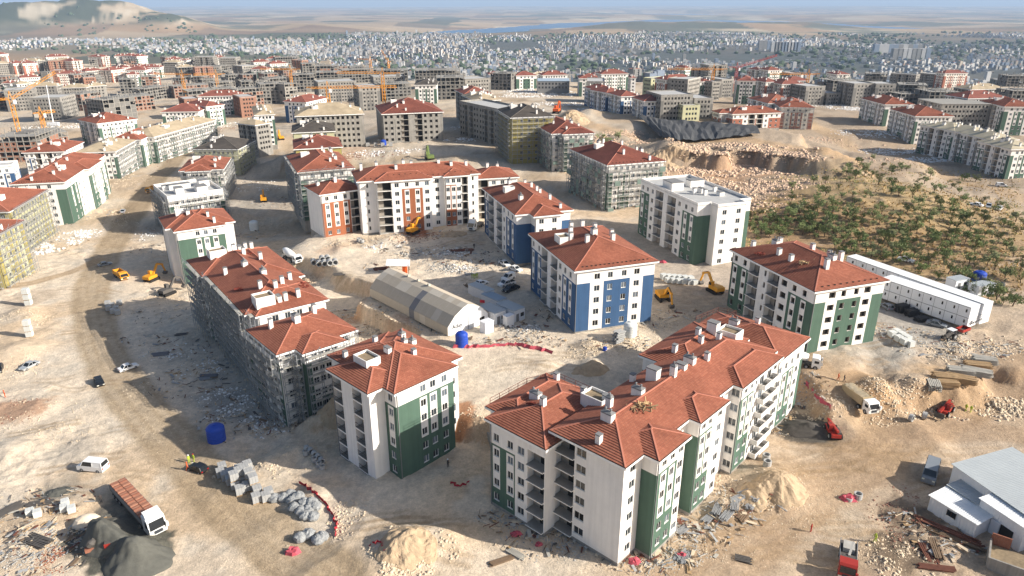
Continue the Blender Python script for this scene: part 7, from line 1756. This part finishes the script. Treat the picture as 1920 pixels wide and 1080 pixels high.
junk([(480,760,12,8,160),(430,700,15,9,160),(380,650,15,9,130),(340,720,10,7,60),(520,800,6,5,80),(450,790,9,6,80),(330,430,16,10,90),(290,470,10,8,50),(300,590,10,8,60),(270,640,7,5,40),(60,1030,11,7,170),(110,1010,8,5,90),(30,960,7,7,90),(100,940,8,5,50),
  (870,480,13,7,160),(830,470,9,5,80),(900,500,9,5,60),(760,470,8,5,60),(720,500,7,5,60),(800,440,12,5,90),(690,455,14,5,80),(980,615,7,4,90),(930,640,9,3,70),(1000,640,8,4,70),(1010,590,7,5,60),(790,590,3,9,70),(830,620,3,6,50),
  (1330,960,9,6,150),(1290,1010,7,5,110),(1240,1050,6,3,80),(1400,925,7,5,80),(1060,1020,11,3,130),(1000,985,7,3,60),(950,970,5,3,50),(1180,1050,5,3,50),(1470,800,4,4,60),(1510,740,5,4,60),(1690,625,8,4,80),(1590,580,6,5,40),(1800,655,12,4,80),(1850,650,9,4,60),(1770,1010,6,5,70),(1720,1000,4,6,60),(1230,600,8,5,70),(1160,640,8,4,60),(1290,590,6,4,40),
  (500,380,18,14,120),(470,340,14,12,60),(480,440,9,7,50),(640,590,7,4,70),(690,620,6,4,60),(900,400,14,7,80),(880,260,20,12,120),(780,265,24,6,90),(650,285,24,6,90),(240,300,16,22,130),(280,270,16,20,110),(420,240,26,14,120),(170,410,16,14,90),(100,460,12,12,80),(110,235,34,18,120),(1000,175,34,24,160),(1060,195,30,12,90),(1590,205,30,20,140),(1640,255,30,12,90),(1700,288,26,8,80),(1290,225,20,8,60)], 'scattered_boards', 'boards, sheets and offcuts scattered around the building sites', 12, JM)

# heaps of sand and gravel
M('dark_sand', lin(92,92,86), .95, .16, 1.4, .5, 9); M('black_gravel', lin(82,78,73), .95, .2, 1.6, .6, 12); M('pale_sand', lin(178,156,128), .95, .22, .9, .9, 5)
def heap(px, py, r, h, el, rot, mat, label):
    cx, cy, cz = at(px, py); nr, na_ = 18, 52; pts = []
    for i in range(nr+1):
        for k in range(na_):
            a = 2*math.pi*k/na_; q = i/nr; pts.append((q, a))
    q = np.array(pts); rr_ = r*q[:,0]*(1 + .22*(fbm(np.cos(q[:,1])*1.5+px, np.sin(q[:,1])*1.5+py, 3, 3)-.5)*2)
    lx, ly = rr_*np.cos(q[:,1]), rr_*np.sin(q[:,1])*el; c, s_ = math.cos(rot), math.sin(rot); X, Y = cx+lx*c-ly*s_, cy+lx*s_+ly*c
    if mat == 'pale_sand': h = h*.62
    rg = 1.0 if mat == 'pale_sand' else .3
    Z_ = height(X, Y) + h*(np.clip(1-q[:,0]**1.15, 0, 1)*(1 + .5*(fbm(X*.5, Y*.5, 7, 3)-.5))) + rg*(fbm(X*.9, Y*.9, 8, 4)-.5)*(q[:,0] < .95) - .22*(q[:,0] > .97)
    m = MB(); m.v = [(float(x-cx), float(y-cy), float(z-cz)) for x, y, z in zip(X, Y, Z_)]; k0 = m.mi(mat)
    for i in range(nr):
        for k in range(na_): m.f.append((i*na_+k, (i+1)*na_+k, (i+1)*na_+(k+1)%na_, i*na_+(k+1)%na_)); m.m.append(k0)
    o = m.build('sand_heap', None, (cx, cy, cz), smooth=mat != 'pale_sand'); return tag(o, label, 'heap')
heap(196,1004,4.4,2.8,.75,-.5,'dark_sand','dark sand heap left behind the brick lorry'); heap(262,1046,5.2,2.6,.7,.4,'dark_sand','larger dark sand heap in front of the brick lorry'); heap(108,924,2.6,.9,.7,.2,'dark_sand','small dark sand heap left of the brick lorry')
heap(1512,806,5.4,1.5,.62,-.3,'black_gravel','black gravel heap under the left telehandler'); heap(1462,905,5.5,2.6,.8,.2,'pale_sand','pale spoil heap right of the front block'); heap(1415,925,3.6,1.6,.8,.9,'pale_sand','smaller spoil heap at the right foot of the front block')
heap(1108,692,4.0,1.9,.6,.1,'pale_sand','pale spoil heap in the yard behind the front block'); heap(760,1020,5.0,2.2,.8,.4,'pale_sand','spoil heap crossed by red tape at bottom centre'); heap(640,770,5.0,4.2,.8,.6,'pale_sand','tall earth heap between the scaffolded wing and the square green block')
heap(850,440,5,2.0,.6,.1,'pale_sand','pale heap before the lorry below the orange block'); heap(1248,690,3.4,1.2,.6,.3,'pale_sand','low spoil heap behind the long front roof'); heap(1255,290,10,5.0,.8,.3,'pale_sand','grey sand heap left of the quarried slope'); heap(1068,226,13,7.5,.7,.0,'pale_sand','big sand heap beside the orange excavator')

# low scrub between the orchard trees
sc = MB(); rr = random.Random(91); pts = []
for k in range(1500):
    px, py = rr.uniform(1400,1920), rr.uniform(300,560)
    if px < 1400 + (py < 330)*160 + max(0, 400-py)*.9 or (px < 1700 and py > 480): continue
    pts.append(G(px, py, 8.0))
pts = np.array(pts); kz = fbm(pts[:,0]*.04, pts[:,1]*.04, 411) > .47; pts = pts[kz]; pz = height(pts[:,0], pts[:,1])
for (x, y), z in zip(pts, pz):
    r = rr.uniform(.4,1.1)
    for q in range(14):
        p = Vector((x+rr.gauss(0,r*.6), y+rr.gauss(0,r*.6), z+abs(rr.gauss(0,.3))*r+.1)); u = Vector((rr.gauss(0,1), rr.gauss(0,1), rr.gauss(0,1))).normalized(); v = u.orthogonal().normalized(); s_ = rr.uniform(.15,.32)
        sc.face([tuple(p-u*s_), tuple(p-v*s_*.5), tuple(p+u*s_), tuple(p+v*s_*.5)], rr.choice(['leaf_a','leaf_b','shrub','dry_grass']))
tag(sc.build('scrub'), 'low dry scrub between the orchard trees', kind='stuff')

# loads and leftovers lying on the roofs
def roof_heap(b, u, v, label, mat='tiles_dark', n=40, r=1.3, name='tile_heap', cat='tile heap', L=.3):
    x, y, z = b.world(u, v, b.rz(u, v)); rr = random.Random(int(u*10+v)); m = MB()
    for k in range(n):
        q = r*math.sqrt(rr.random()); a = rr.uniform(0, 6.28); ux = Vector((rr.gauss(0,1), rr.gauss(0,1), rr.gauss(0,.25))).normalized(); vx = ux.orthogonal().normalized(); wx = ux.cross(vx)
        m.obox((q*math.cos(a), q*math.sin(a)*.6, .1+.25*(1-q/r)*rr.random()+.06), ux*L*rr.uniform(.5,1.2), vx*.1, wx*.04, mat)
    tag(tag(m.build(name, None, (x, y, z)), label, cat), kind=None)
M('heap_red', lin(120,56,44), .9, .2, 2)
roof_heap(front, 12.0, 5.8, 'pile of broken boards on the near roof slope of the front block', 'wood', 34, 2.0, 'board_heap', 'board heap', 1.2); roof_heap(front, 3.5, 20.5, 'small tile heap on the lower wing roof of the front block', 'heap_red', 30, .8)
for b_, u, v, lab in ((B2m,15.5,6.0,'fallen tiles near the hatch of the long scaffolded roof'),(B2m,16.8,9,'scattered tiles on the far slope of the long scaffolded roof'),(B2m,12,34,'tile heap at the back of the long scaffolded roof'),(B2m,3.2,13,'tile scraps above the street eave of the long roof')): roof_heap(b_, u, v, lab, 'heap_red', 36, 1.5)
roof_heap(greenb, 3.0, 22, 'tile heap on the left edge of the right green block roof', 'heap_red', 40, 1.4); roof_heap(greenb, 6.2, 10.5, 'yellow laths dropped on the roof of the right green block', 'wood', 14, 1.6, 'board_heap', 'board heap', 1.3)
# ------------------------------------------------------------------ haze
m = bpy.data.materials.new('haze'); m.use_nodes = True; t = m.node_tree; t.nodes.clear()
pv = t.nodes.new('ShaderNodeVolumePrincipled'); pv.inputs['Color'].default_value = (.52,.70,.96,1); pv.inputs['Density'].default_value = 6.2e-5; pv.inputs['Anisotropy'].default_value = .0
oo = t.nodes.new('ShaderNodeOutputMaterial'); t.links.new(pv.outputs[0], oo.inputs['Volume'])
hb = MB(); _mats['haze'] = m; hb.box(-60000, -3000, -155, 60000, 47500, 260, 'haze')
tag(hb.build('haze'), kind='stuff')
